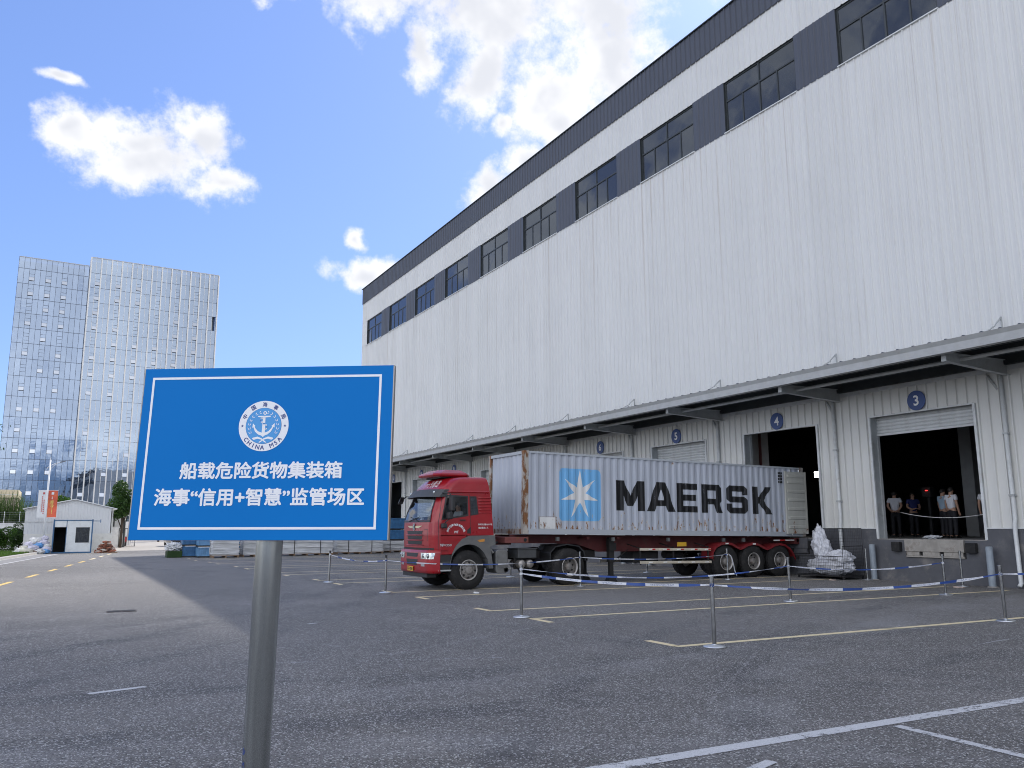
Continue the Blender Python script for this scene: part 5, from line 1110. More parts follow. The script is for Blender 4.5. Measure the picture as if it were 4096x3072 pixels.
poly([(-.06, .50), (.08, .50), (.09, .0), (.10, -.38), (.30, -.30), (.46, -.12), (.50, .0), (.44, -.02), (.62, .14), (.63, -.10), (.57, -.06), (.44, -.32), (.26, -.48), (.10, -.54), (.0, -.62), (-.10, -.54), (-.28, -.48), (-.46, -.32), (-.58, -.06), (-.63, -.12), (-.60, .14), (-.44, -.02), (-.50, .0), (-.46, -.12), (-.30, -.30), (-.08, -.38), (-.07, .0)], 'sign_white', 'emblem_anchor')
for k in range(7):                                         # wheat ears left and right
    for mir in (False, True):
        a = R(212-k*17); r = .80; c = (r*math.cos(a), r*math.sin(a)-.02); t = Vector((math.cos(a-math.pi/2), math.sin(a-math.pi/2))); nn2 = Vector((t.y, -t.x)); s = .17-.010*k
        for sd in (1, -1):
            p = [Vector(c)+nn2*.012*sd, Vector(c)+nn2*sd*.06+t*.05*s/.17, Vector(c)+nn2*sd*.075+t*.13*s/.17, Vector(c)+nn2*sd*.10*.9+t*s*1.1, Vector(c)+nn2*sd*.03+t*.08]
            poly([(q.x, q.y) for q in p], 'sign_white', 'emblem_wheat', mirror=mir)
for mir in (False, True): poly([(.56, -.66), (.30, -.60), (.05, -.70), (-.22, -.92), (-.16, -.94), (.08, -.77), (.30, -.72), (.50, -.78), (.60, -.72)], 'sign_white', 'emblem_wheat', mirror=mir)
for i in range(7):                                         # chain
    c = [(-.12, .42), (-.18, .30), (-.10, .20), (.02, .12), (.12, .04), (.20, -.06), (.13, -.17)][i]
    poly([(c[0]+.07*math.cos(a), c[1]+.045*math.sin(a)) for a in [j*math.pi/5 for j in range(10)]], 'sign_white' if i % 2 == 0 else 'sign_sky', 'emblem_chain', YE-.0003)
    poly([(c[0]+.035*math.cos(a), c[1]+.02*math.sin(a)) for a in [j*math.pi/5 for j in range(10)]], 'sign_navy', 'emblem_chain', YE-.0005)
def ring_text(txt, r, size, a0, a1, flip, name, bold=.0):
    mb = MB()
    for i, ch in enumerate(txt):
        if ch == ' ': continue
        m = fit_mesh(text_mesh(ch, size, bold), h=size); a = R(a0+(a1-a0)*i/(len(txt)-1)); rot = (a-math.pi/2) if not flip else (a+math.pi/2); c, s = math.cos(rot), math.sin(rot); b = len(mb.v)
        for q, (ox, oz) in enumerate(((0, 0), (.0005, 0), (-.0005, 0), (0, .0005), (0, -.0005))):
            b = len(mb.v); mb.v += [tuple(BM @ Vector((ex+ox+r*math.cos(a)+v.co.x*c-v.co.y*s, FY-.0007-.00006*q, ez+oz+r*math.sin(a)+v.co.x*s+v.co.y*c))) for v in m.vertices]; mb.f += [tuple(j+b for j in p.vertices) for p in m.polygons]
    obj(name, mb, 'sign_navy', em2, fix=False)
ring_text('中国海事局', .0795, .0165, 154, 26, False, 'emblem_lettering', 0); ring_text('CHINA MSA', .0795, .0150, 219, 321, True, 'emblem_lettering')
for a in (180, 0):
    c = (1.205*math.cos(R(a)), .0); poly([(c[0]+(.085 if k % 2 == 0 else .036)*math.cos(R(90+36*k)), c[1]+(.085 if k % 2 == 0 else .036)*math.sin(R(90+36*k))) for k in range(10)], 'sign_navy', 'emblem_star', FY-.0007)
pole = obj('pole', MB().tube([(0.672, 3.185, 0.0), (0.692, 3.130, 1.78), (0.700, 3.112, 2.36)], 0.0475, 28), 'galv', sg, smooth=True)
obj('pole_clamp', MB().tube([(0.692, 3.135, 1.90), (0.692, 3.133, 1.94)], .052, 24), 'galv', pole); obj('pole_flange', MB().box((.57, 3.08, 0.0), (.77, 3.28, .012)), 'galv', pole)
m = fit_mesh(text_mesh('D-001-2024 2 6', .02, .01), w=.36, h=.020)
def on_pole(c):
    z = .86+c.x; t = z/1.78; p = Vector((.672+(.692-.672)*t, 3.185+(3.130-3.185)*t, z)); a = R(193)+c.y/.048
    return p+Vector((math.cos(a)*.0480, math.sin(a)*.0480, 0))
obj('pole_stamp', map_mesh(m, on_pole), 'sign_navy', pole, fix=False)

# ================================================================== STANCHIONS AND BARRIER TAPE
GRP = 'stanchions holding the barrier tape'
st0 = thing('stanchion', 'chrome stanchion', 'stanchion', (0, 0, 0), group=GRP)
obj('base', MB().lathe([(0, .0), (.165, .0), (.172, .008), (.170, .018), (.150, .026), (.05, .036), (.036, .042), (.034, .05)], (0, 0, 0), 'z', 36), 'chrome_base', st0, smooth=True, local=True)
obj('post', MB().lathe([(.0315, .03), (.0315, .99)], (0, 0, 0), 'z', 24), 'chrome', st0, smooth=True, local=True)
obj('cap', MB().lathe([(.0335, .955), (.0335, 1.03), (.030, 1.035), (0, 1.035)], (0, 0, 0), 'z', 24), 'chrome', st0, smooth=False, local=True)
SPOTS = {
 'A': (8.82, 9.86, 0, 'chrome stanchion nearest the camera, on the corner of a yellow bay line'),
 'B': (8.34, 14.94, 0, 'chrome stanchion tied with two tapes below the truck\'s silencer'),
 'C': (15.6, 14.70, -2, 'leaning chrome stanchion in front of the rearmost trailer wheel'),
 'D': (15.86, 9.68, -3, 'leaning chrome stanchion at the right edge of the picture'),
 'E': (8.15, 22.33, 0, 'black-capped stanchion standing just left of the truck bumper'),
 'F': (8.06, 27.52, 2, 'black-capped stanchion farthest left, where the tape begins'),
 'G': (14.15, 21.66, 0, 'thin chrome stanchion in front of the tractor\'s drive wheel'),
 'H': (20.05, 21.60, 0, 'chrome stanchion with loose tape in front of the first trailer wheel'),
 'I': (20.42, 13.97, -1.5, 'stanchion with knotted tape in front of dock three'),
 'J': (23.75, 19.00, -.5, 'small stanchion beside the left bollard at the warehouse wall'),
 'K': (23.55, 15.55, -1, 'bare stanchion under the dock leveler of door three'),
 'L': (20.4, 26.45, 0, 'stanchion beyond the trailer, seen below the side guard'),
 'M': (14.55, 26.85, 0, 'stanchion beyond the tractor, seen under its chassis'),
}
TOP = {}
for i, (k, (x, y, lean, lab)) in enumerate(SPOTS.items()):
    o = st0 if i == 0 else copy_tree(st0)
    o.location = (x, y, 0); o.rotation_euler = (0, R(lean), R(40*i)) if False else (0, R(lean*.6), 0); o['label'] = lab
    if k in 'EF':
        for c in o.children:
            if c.name.startswith('cap'): c.data = c.data.copy(); c.data.materials.clear(); c.data.materials.append(MATS['black_plastic'])
    def top(z, o=o, lean=lean, x=x, y=y): return Vector((x+math.sin(R(lean*.6))*z, y, z*math.cos(R(lean*.6))))
    TOP[k] = top
TOP['Z'] = lambda z: Vector((22.6, 9.3, z))
oz = copy_tree(st0); oz.location = (22.6, 9.3, 0); oz.rotation_euler = (0, 0, 0); oz['label'] = 'stanchion beyond the right edge of the picture holding the end of the tape'
def tape(a, b, za, zb, sag, label, seed, u0=0.0, wd=.040):
    A, B = TOP[a](za), TOP[b](zb); d = (B-A); L = d.length; d.normalize(); side = Vector((d.y, -d.x, 0)); n = max(24, int(L/.09)); rg = random.Random(seed)
    vs_, fs, uv = [], [], []; A2 = A+d*.035; B2 = B-d*.035; ph = rg.uniform(0, 6)
    for i in range(n+1):
        t = i/n; p = A2.lerp(B2, t)+Vector((0, 0, -4*sag*t*(1-t))); nz = mnoise.noise(Vector((t*L*.85+seed*9, 0, 0)))
        roll = nz*2.3; e = min(1, min(t, 1-t)*14); wv = wd*(.50+.50*min(1, abs(.75+.9*mnoise.noise(Vector((t*L*1.3+seed*5, 3, 0))))))*(.35+.65*e)
        up = Vector((0, 0, math.cos(roll)))+side*math.sin(roll); p += side*.012*mnoise.noise(Vector((t*L*2, 7, seed)))
        vs_ += [tuple(p-up*wv/2), tuple(p+up*wv/2)]; uv += [(u0+t*L, 0), (u0+t*L, 1)]
    fs = [(2*i, 2*i+2, 2*i+3, 2*i+1) for i in range(n)]
    m = bpy.data.meshes.new('barrier_tape'); m.from_pydata(vs_, [], fs); m.materials.append(MATS['barrier_tape']); ul = m.uv_layers.new()
    for p in m.polygons:
        p.use_smooth = True
        for li in p.loop_indices: ul.data[li].uv = uv[m.loops[li].vertex_index]
    o = link(bpy.data.objects.new('barrier_tape', m)); tag(o, label, 'barrier tape', 'blue and white barrier tapes')
    for q, z, k in ((A, za, a), (B, zb, b)):
        if k == 'Z': continue
        kn = MB(); rr = .0345; nn3 = 20; vv = []; 
        kv = [(q.x+rr*math.cos(2*math.pi*j/nn3), q.y+rr*math.sin(2*math.pi*j/nn3), q.z+hh+.006*math.sin(j*1.7+seed)) for hh in (-.022, .022) for j in range(nn3)]
        km = bpy.data.meshes.new('tape_knot'); km.from_pydata(kv, [], [(j, (j+1) % nn3, nn3+(j+1) % nn3, nn3+j) for j in range(nn3)]); km.materials.append(MATS['barrier_tape']); kl = km.uv_layers.new()
        for p in km.polygons:
            for li in p.loop_indices: vi = km.loops[li].vertex_index; kl.data[li].uv = (seed*.37+(vi % nn3)*.011, vi//nn3)
        ko = link(bpy.data.objects.new('tape_knot', km)); ko.parent = o
    return o
tape('F', 'E', .91, .88, .10, 'barrier tape from the farthest left stanchion to the one beside the bumper', 1)
tape('E', 'G', .88, .86, .16, 'barrier tape crossing in front of the tractor cab and front wheel', 2, .4)
tape('G', 'H', .86, .83, .10, 'barrier tape running in front of the trailer side guard', 3)
tape('B', 'C', .95, .83, .22, 'upper barrier tape crossing below the container towards the leaning stanchion', 4, .2)
tape('B', 'A', .86, .91, .07, 'wide lower barrier tape leading to the nearest stanchion', 5, .1, .050)
tape('A', 'D', .91, .87, .16, 'barrier tape in the foreground running right from the nearest stanchion', 6, .5, .050)
tape('C', 'I', .83, .82, .13, 'barrier tape passing in front of the wire cage towards dock three', 7)
tape('D', 'Z', .87, .86, .05, 'barrier tape leaving the picture at the right edge', 8, .3, .050)
lp = TOP['H'](.83); pts = [lp+Vector((.03, -.04, 0)), lp+Vector((.10, -.06, -.05)), lp+Vector((.17, -.08, -.28)), lp+Vector((.20, -.1, -.52)), lp+Vector((.26, -.12, -.70))]
mb = MB(); mb.add([tuple(p+Vector((0, 0, 0))) for p in pts]+[tuple(p+Vector((.05, .01, .01))) for p in pts], [(i, i+1, 6+i, 5+i) for i in range(4)])
lt = obj('loose_tape', mb, 'plastic_film'); tag(lt, 'loose end of tape hanging from the stanchion at the first trailer wheel', 'tape')

# ================================================================== DOCK SIDE THINGS
for (x, y, lab) in ((24.05, 18.97, 'grey steel bollard left of dock three'), (24.0, 14.93, 'grey steel bollard right of dock three'), (24.05, 27.0, 'grey steel bollard behind the truck beside dock five'), (24.05, 31.0, 'grey steel bollard behind the tractor past dock five'), (24.05, 33.0, 'grey steel bollard behind the tractor before dock six')):
    t = thing('bollard', lab, 'bollard', (x, y, 0), group='bollards guarding the dock doors')
    obj('post', MB().lathe([(.098, 0), (.098, 1.13), (.085, 1.16), (0, 1.17)], (x, y, 0), 'z', 24), 'bollard_grey', t, smooth=True); obj('collar', MB().lathe([(.15, 0), (.15, .02), (.10, .03)], (x, y, 0), 'z', 24), 'concrete', t)
cg = thing('wire_cage', 'black wire mesh cage full of plastic film beside the trailer', 'cage', (23.55, 20.4, 0))
def wire_panel(p0, u, v, wu, wv, name='mesh_panel', pitch=.075):
    mb = MB(); p0 = Vector(p0); u = Vector(u); v = Vector(v); nu, nv = int(round(wu/pitch)), int(round(wv/(pitch*1.5)))
    for i in range(nu+1): mb.tube([p0+u*wu*i/nu, p0+u*wu*i/nu+v*wv], .004 if 0 < i < nu else .012, 4)
    for j in range(nv+1): mb.tube([p0+v*wv*j/nv, p0+v*wv*j/nv+u*wu], .004 if 0 < j < nv else .012, 4)
    return obj(name, mb, 'cage_wire', cg)
x0, x1, y0, y1 = 23.05, 24.05, 19.35, 21.35
wire_panel((x0, y0, .12), (0, 1, 0), (0, 0, 1), y1-y0, .64); wire_panel((x1, y0, .12), (0, 1, 0), (0, 0, 1), y1-y0, 1.56); wire_panel((x0, y0, .12), (1, 0, 0), (0, 0, 1), x1-x0, .98); wire_panel((x0, y1, .12), (1, 0, 0), (0, 0, 1), x1-x0, .70)
obj('cage_floor', MB().box((x0, y0, .09), (x1, y1, .12)), 'cage_wire', cg)
for x in (x0+.02, x1-.06):
    for y in (y0+.02, y1-.06): obj('foot', MB().box((x, y, 0), (x+.05, y+.05, .09)), 'cage_wire', cg)
def crumple(name, c, r, mat, seed, sub=5, amp=.22, freq=3.2, shape=None, smooth=False, parent=None):
    bm = bmesh.new(); bmesh.ops.create_icosphere(bm, subdivisions=sub, radius=1)
    for v in bm.verts:
        p = v.co.copy()
        if shape: p = shape(p)
        q = Vector((p.x*r[0], p.y*r[1], p.z*r[2])); nn4 = abs(mnoise.noise(p*freq+Vector((seed*7.1, 0, 0))))+.5*abs(mnoise.noise(p*freq*2.3+Vector((0, seed*3.3, 0))))+.25*abs(mnoise.noise(p*freq*5+Vector((0, 0, seed))))
        v.co = Vector(c)+q*(1+amp*(nn4-.35)*2)
    m = bpy.data.meshes.new(name); bm.to_mesh(m); bm.free(); return obj(name, m, mat, parent, smooth=smooth)
pf = thing('plastic_film_heap', 'heap of crumpled clear plastic film bulging out of the wire cage', 'plastic film', (23.55, 20.4, .12))
crumple('film_pile', (23.55, 20.3, .42), (.44, .93, .32), 'plastic_film', 2, amp=.10, freq=2.6, smooth=True, parent=pf)
crumple('film_mound', (23.5, 19.85, .70), (.34, .50, .27), 'plastic_film', 4, amp=.13, freq=2.4, smooth=True, parent=pf)
crumple('film_column', (23.5, 20.6, 1.10), (.28, .33, .66), 'plastic_film', 6, amp=.20, freq=2.2, smooth=True, parent=pf, shape=lambda p: Vector((p.x*(1-.45*max(0, p.z)), p.y*(1-.35*max(0, p.z))+.36*p.z, p.z)))
for i, (x, y, l, lab) in enumerate(((23.0, 15.2, .30, 'scrap of pale timber on the ground by the wall stanchion'), (22.6, 19.4, .2, 'scrap of carton on the ground in front of the wire cage'), (10.2, 20.85, .16, 'scrap of white paper beside the truck front wheel'))):
    tag(obj('scrap', MB().hexa([(x, y, 0), (x+.12, y, 0), (x+.14, y+l, 0), (x+.02, y+l, 0), (x+.01, y, .03), (x+.11, y, .035), (x+.13, y+l, .03), (x+.03, y+l, .04)]), 'brick_pale' if i < 2 else 'paint_white'), lab, 'scrap')
fl = thing('flood_lamp', 'lit white flood lamp inside dock door four', 'lamp', (29.0, 25.45, 3.9))
obj('housing', MB().box((29.02, 25.2, 3.85), (29.14, 25.56, 4.12)), 'black_plastic', fl); obj('lens', MB().box((29.0, 25.22, 3.87), (29.02, 25.54, 4.10)), 'flood_lit', fl); obj('bracket', MB().tube([(29.1, 25.38, 3.85), (29.1, 25.38, ZF)], .03, 8), 'steel_grey', fl)
rl_ = thing('indicator_lamp', 'small red light glowing deep inside dock door three', 'lamp', (33.0, 23.05, 3.2)); obj('lens', MB().box((33.0, 23.02, 3.245), (33.03, 23.11, 3.27)), 'red_lit', rl_); obj('housing', MB().box((33.03, 22.9, 3.0), (33.3, 23.3, 3.4)).box((33.1, 23.0, ZF), (33.2, 23.1, 3.0)), 'inside_dark', rl_)
# rope across door three
rp = [Vector((25.4, 18.78+(15.30-18.78)*i/24, 2.22-.20*4*(i/24)*(1-i/24))) for i in range(25)]
tag(obj('rope', MB().tube(rp, .012, 6), 'rope', smooth=True), 'thin pale rope sagging across the open dock door three', 'rope')
crumple('crumpled_sheet', (25.6, 17.8, 1.39), (.16, .26, .06), 'shirt_pale', 9, sub=3, amp=.5); tag(bpy.data.objects['crumpled_sheet'], 'crumpled pale sheet on the floor just inside dock door three', 'sheet')

# ================================================================== PEOPLE
def skin_mesh(name, pts, edges, mat, parent=None, sub=2, root=0):
    """skeleton points [(x,y,z,rx,ry)] grown into one continuous surface"""
    m = bpy.data.meshes.new(name); m.from_pydata([p[:3] for p in pts], edges, []); o = link(bpy.data.objects.new(name, m))
    md = o.modifiers.new('skin', 'SKIN'); md.use_smooth_shade = True
    for i, p in enumerate(pts):
        sv = m.skin_vertices[0].data[i]; sv.radius = (p[3], p[4] if len(p) > 4 else p[3]); sv.use_root = (i == root)
    sb = o.modifiers.new('sub', 'SUBSURF'); sb.levels = sub; sb.render_levels = sub
    dg = bpy.context.evaluated_depsgraph_get(); dg.update(); e = bpy.data.meshes.new_from_object(o.evaluated_get(dg)); bpy.data.objects.remove(o); bpy.data.meshes.remove(m)
    e.materials.clear(); e.materials.append(MATS[mat]); e.name = name
    for p in e.polygons: p.use_smooth = True
    o = link(bpy.data.objects.new(name, e))
    if parent: o.parent = parent
    return o
def person(label, loc, rz, shirt, pose='stand', turn=0.0, hgt=1.70, seated=False):
    """facing +Y in its own frame"""
    k = hgt/1.70
    hip = .93; sh = 1.42; P = []; E = []
    def v(x, y, z, r, r2=None): P.append((x*k, y*k, z*k, r*k, (r2 or r)*k)); return len(P)-1
    def e(*ids):
        for a, b in zip(ids, ids[1:]): E.append((a, b))
    pel = v(0, 0, hip, .135, .10); sp = v(0, .01, 1.12, .12, .095); ch = v(0, .0, 1.30, .145, .105); nk = v(0, 0, 1.46, .06); hd0 = v(turn*.02, .015, 1.53, .068, .075); hd1 = v(turn*.03, .02, 1.605, .076, .09); hd2 = v(turn*.03, .01, 1.66, .05, .06)
    e(pel, sp, ch, nk, hd0, hd1, hd2)
    arms = []
    for s in (-1, 1):
        if seated: pts = [(s*.18, 0, sh, .06), (s*.24, .06, 1.18, .048), (s*.22, .28, 1.10, .038), (s*.18, .36, 1.12, .028)]
        elif pose == 'behind': pts = [(s*.18, 0, sh, .06), (s*.245, -.06, 1.16, .046), (s*.13, -.17, .98, .036), (s*.03, -.19, .95, .028)]
        elif pose == 'front': pts = [(s*.18, 0, sh, .06), (s*.25, .04, 1.15, .046), (s*.15, .22, 1.05, .036), (s*.06, .26, 1.08, .028)]
        else: pts = [(s*.18, 0, sh, .06), (s*.225, .0, 1.15, .046), (s*.225, .06, .92, .036), (s*.22, .09, .84, .028)]
        ids = [v(*p) for p in pts]; e(ch, *ids); arms.append(ids)
        h = Vector(pts[-1][:3]); d = (h-Vector(pts[-2][:3])).normalized()
        side = d.cross(Vector((0, 0, 1))); side = side.normalized() if side.length > .1 else Vector((0, 1, 0))
        for q in range(4):                                    # four fingers and a thumb
            b = h+side*(q-1.5)*.019+d*.03; t1 = b+d*.035; t2 = t1+(d+Vector((0, 0, -.35))).normalized()*(.030-.004*abs(q-1.3))
            i1 = v(*t1, .009); i2 = v(*t2, .008); E.append((ids[-1], i1)); E.append((i1, i2))
        tb = h+side*.038*(-s)+d*.015; i1 = v(*tb, .010); i2 = v(*(tb+d*.035+side*.008*(-s)), .009); E.append((ids[-1], i1)); E.append((i1, i2))
    for s in (-1, 1):
        if seated: pts = [(s*.10, .02, .90, .085), (s*.13, .42, .92, .065), (s*.13, .46, .50, .05), (s*.13, .47, .46, .04), (s*.13, .58, .44, .035)]
        else: pts = [(s*.095, 0, .86, .085), (s*.105, .01, .50, .062), (s*.11, -.02, .12, .045), (s*.11, -.01, .045, .042), (s*.115, .13, .035, .035)]
        ids = [v(*p) for p in pts]; e(pel, *ids)
    body = skin_mesh('person', P, E, 'skin'); body.location = loc; body.rotation_euler = (0, 0, rz)
    tag(body, label, 'person')
    # clothes: the same skeleton, a little fuller
    S_, SE = [], []
    def a(lst, x, y, z, r, r2=None): lst.append((x*k, y*k, z*k, r*k, (r2 or r)*k)); return len(lst)-1
    i0 = a(S_, 0, 0, .94, .165, .125); i1 = a(S_, 0, .005, 1.10, .150, .118); i2 = a(S_, 0, 0, 1.30, .168, .122); i3 = a(S_, 0, 0, 1.44, .085, .075); SE += [(i0, i1), (i1, i2), (i2, i3)]
    for s in (-1, 1):
        mid = P[arms[0 if s < 0 else 1][1]]; q0 = a(S_, s*.185, 0, 1.415, .075); q1 = a(S_, (s*.185*.4+mid[0]/k*.6), mid[1]/k*.6, 1.415*.4+mid[2]/k*.6, .072); SE += [(i2, q0), (q0, q1)]
    skin_mesh('shirt', S_, SE, shirt, body)
    C_, CE = [], []
    j0 = a(C_, 0, 0, .97, .145, .115); j1 = a(C_, 0, 0, .90, .150, .120); CE.append((j0, j1))
    for s in (-1, 1):
        if seated: l = [(s*.10, .04, .90, .098), (s*.13, .42, .92, .078), (s*.13, .46, .52, .065)]
        else: l = [(s*.095, 0, .82, .098), (s*.105, .01, .50, .080), (s*.11, -.015, .07, .070)]
        ids = [a(C_, *p) for p in l]; CE += [(j1, ids[0]), (ids[0], ids[1]), (ids[1], ids[2])]
    skin_mesh('trousers', C_, CE, 'trousers', body)
    hr = bmesh.new(); bmesh.ops.create_icosphere(hr, subdivisions=3, radius=1)
    bmesh.ops.delete(hr, geom=[q for q in hr.verts if q.co.z < -.35 and q.co.y > -.55 or (q.co.y > .55 and q.co.z < .38) or q.co.z < -.72], context='VERTS')
    for q in hr.verts: n4 = 1+.05*mnoise.noise(q.co*6); q.co = Vector((q.co.x*.090*n4+turn*.03, q.co.y*.104*n4+.008, q.co.z*.105*n4+1.612))*k
    hm = bpy.data.meshes.new('hair'); hr.to_mesh(hm); hr.free(); ho = obj('hair', hm, 'hair', body, smooth=True, local=True)
    fc = MB()
    for s in (-1, 1): fc.lathe([(0, -.004), (.009, .0), (.010, .004)], ((s*.032+turn*.03)*k, .100*k, 1.605*k), 'y', 8)
    obj('eyes', fc, 'hair', body, local=True); obj('nose', MB().hexa([tuple(Vector(p)*k) for p in ((-.014+turn*.03, .098, 1.555), (.014+turn*.03, .098, 1.555), (.012+turn*.03, .125, 1.56), (-.012+turn*.03, .125, 1.56), (-.006+turn*.03, .096, 1.60), (.006+turn*.03, .096, 1.60), (.005+turn*.03, .104, 1.60), (-.005+turn*.03, .104, 1.60))]), 'skin', body, local=True, bev=.003)
    for s in (-1, 1): obj('ear', MB().lathe([(0, -.008), (.022, -.006), (.028, .004), (0, .006)], ((s*.083+turn*.03)*k, .01*k, 1.59*k), 'x', 10), 'skin', body, local=True)
    if not seated:
        for s in (-1, 1): obj('shoe', MB().hexa([tuple(Vector(p)*k) for p in ((s*.115-.045, -.08, 0), (s*.115+.045, -.08, 0), (s*.115+.05, .18, 0), (s*.115-.05, .18, 0), (s*.115-.04, -.07, .09), (s*.115+.04, -.07, .09), (s*.115+.035, .16, .05), (s*.115-.035, .16, .05))]), 'shoe', body, local=True, bev=.015)
    return body
person('person in a white shirt seen from behind with hands clasped behind the back', (28.0, 20.93, ZF), R(-62), 'shirt_white', 'behind')
person('person in dark blue work clothes standing in the shade past the doorway', (30.0, 21.6, ZF), R(150), 'shirt_navy', 'front')
person('person in a sky blue shirt half hidden behind a colleague', (27.7, 18.75, ZF), R(-110), 'shirt_sky', 'stand', 0.3)
person('person in a bright white shirt looking right with arms down', (27.2, 18.10, ZF), R(-100), 'shirt_white', 'stand', 0.5, 1.72)
person('person in a pale shirt cut off by the right jamb of door three', (27.2, 16.85, ZF), R(-70), 'shirt_pale', 'stand')
dv = person('driver in a striped pale shirt at the wheel of the red truck', (10.52, 22.62, .72), R(90), 'shirt_pale', 'front', 0.0, 1.62, True)
dv.location = (10.56, 22.74, .86)
# ================================================================== STACKED GOODS AT THE FAR END OF THE YARD
def stack(label, x0, y0, wx, wy, h, mat, seed, layers=15, zb=.13, pallet=True, straps=True, rz=0.0, cat='stack', group='stacked goods at the end of the yard', base=0.0):
    rg = random.Random(seed); t = thing('goods_stack', label, cat, (x0, y0, base), rz, group=group)
    rings = []; z = zb; jit = 0
    for i in range(layers):                                # one ragged pile: each sheet a little in or out of line
        th = h/layers*rg.uniform(.75, 1.25); d = rg.uniform(-.035, .035); d2 = rg.uniform(-.03, .03)
        for zz, ins in ((z, .022), (z+th*.25, 0.0), (z+th*.8, 0.0), (z+th*.98, .022)):
            bow = .012*rg.uniform(-1, 1)
            rings.append([(ins+d, ins+d2+bow, zz), (wx-ins+d, ins+d2-bow, zz), (wx-ins+d, wy-ins+d2, zz), (ins+d, wy-ins+d2, zz)])
        z += th
    mb = MB()
    for a, b in zip(rings, rings[1:]): mb.add(a+b, [(k, (k+1) % 4, 4+(k+1) % 4, 4+k) for k in range(4)])
    mb.add(rings[-1], [(0, 1, 2, 3)]); obj('sheets', mb, mat, t, local=True)
    if pallet:
        pb = obj('pallet', MB().box((-.02, -.02, .10), (wx+.02, wy+.02, .13)), 'wood', t, local=True)
        n = max(3, int(wx/.75)+1)
        for i in range(n):
            xx = (wx-.10)*i/(n-1); obj('runner', MB().box((xx, -.02, 0.0), (xx+.10, wy+.02, .10)), 'wood', pb, local=True)
    if straps:
        for f in (.25, .75): obj('strap', MB().box((wx*f-.02, -.045, zb), (wx*f+.02, -.030, z+.0)).box((wx*f-.02, -.030, z+.045), (wx*f+.02, wy*.9, z+.055)), 'strap', t, local=True)
    return t, z
def crates(label, x0, y0, wx, wy, base, tiers, mat, seed, rz=0):
    rg = random.Random(seed); t = thing('crate_stack', label, 'crate stack', (x0, y0, base), rz, group='stacked goods at the end of the yard'); z = .0
    for k, h in enumerate(tiers):
        fr = obj('crate', MB().box((.03, .03, z+.10), (wx-.03, wy-.03, z+h-.05)), mat, t, local=True)
        obj('crate_rim', MB().box((0, 0, z+h-.10), (wx, .03, z+h-.03)).box((0, 0, z+.08), (wx, .03, z+.14)), mat, fr, local=True)
        for q in range(6): xx = wx*(q+.5)/6; obj('crate_rib', MB().box((xx-.015, 0.0, z+.14), (xx+.015, .03, z+h-.10)), mat, fr, local=True)
        obj('pallet', MB().box((.02, .0, z), (wx-.02, wy, z+.09)), 'black_plastic', t, local=True); z += h
    return t
stack('white sheet stack on a pallet, leftmost, just left of the sign pole', 8.45, 53.5, 1.55, 1.2, 1.15, 'sheet_white', 1, straps=False)
stack('white sheet stack on a pallet directly left of the sign pole', 10.35, 54.2, 1.45, 1.2, 1.15, 'sheet_white', 2, straps=False)
stack('strapped white sheet stack right of the sign pole', 12.75, 54.4, 3.4, 1.2, 1.1, 'sheet_white', 3)
stack('strapped white sheet stack in the middle of the row', 16.75, 55.6, 3.3, 1.2, 1.05, 'sheet_white', 4)
stack('strapped white sheet stack nearest the truck, blue crates on top', 20.35, 57.2, 3.2, 1.2, .68, 'sheet_white', 5, layers=9)
crates('two tiers of dark blue mesh crates on the stack beside the truck cab', 20.9, 57.25, 2.5, 1.1, .86, (.75, .85), 'crate_blue', 6)
crates('dark blue crate stack at the left end of the row', 6.95, 55.6, .95, 1.1, 0, (.7, .7), 'crate_blue', 7); crates('paler blue crate stack second from the left end', 7.72, 54.5, .72, 1.1, 0, (.65, .65), 'crate_pale', 8)
crates('blue crates seen in the gap between the two left sheet stacks', 10.02, 55.3, .5, 1.1, 0, (.7, .7), 'crate_blue', 9); crates('blue crates in the gap left of the strapped stacks', 12.0, 55.4, .7, 1.1, 0, (.7, .7), 'crate_blue', 10); crates('blue crates in the gap between the strapped stacks', 16.2, 56.4, .5, 1.1, 0, (.7, .7), 'crate_blue', 11)
crumple('loose_sheeting', (6.55, 56.0, .62), (.50, .6, .28), 'sheet_white', 5, sub=4, amp=.3); tag(bpy.data.objects['loose_sheeting'], 'crumpled white sheeting draped at the left end of the goods row', 'sheeting')
obj('low_bin', MB().box((6.1, 55.4, 0), (6.95, 56.5, .40)), 'leaf_dark', bev=.03); tag(bpy.data.objects['low_bin'], 'low mossy timber bin under the crumpled sheeting', 'bin')
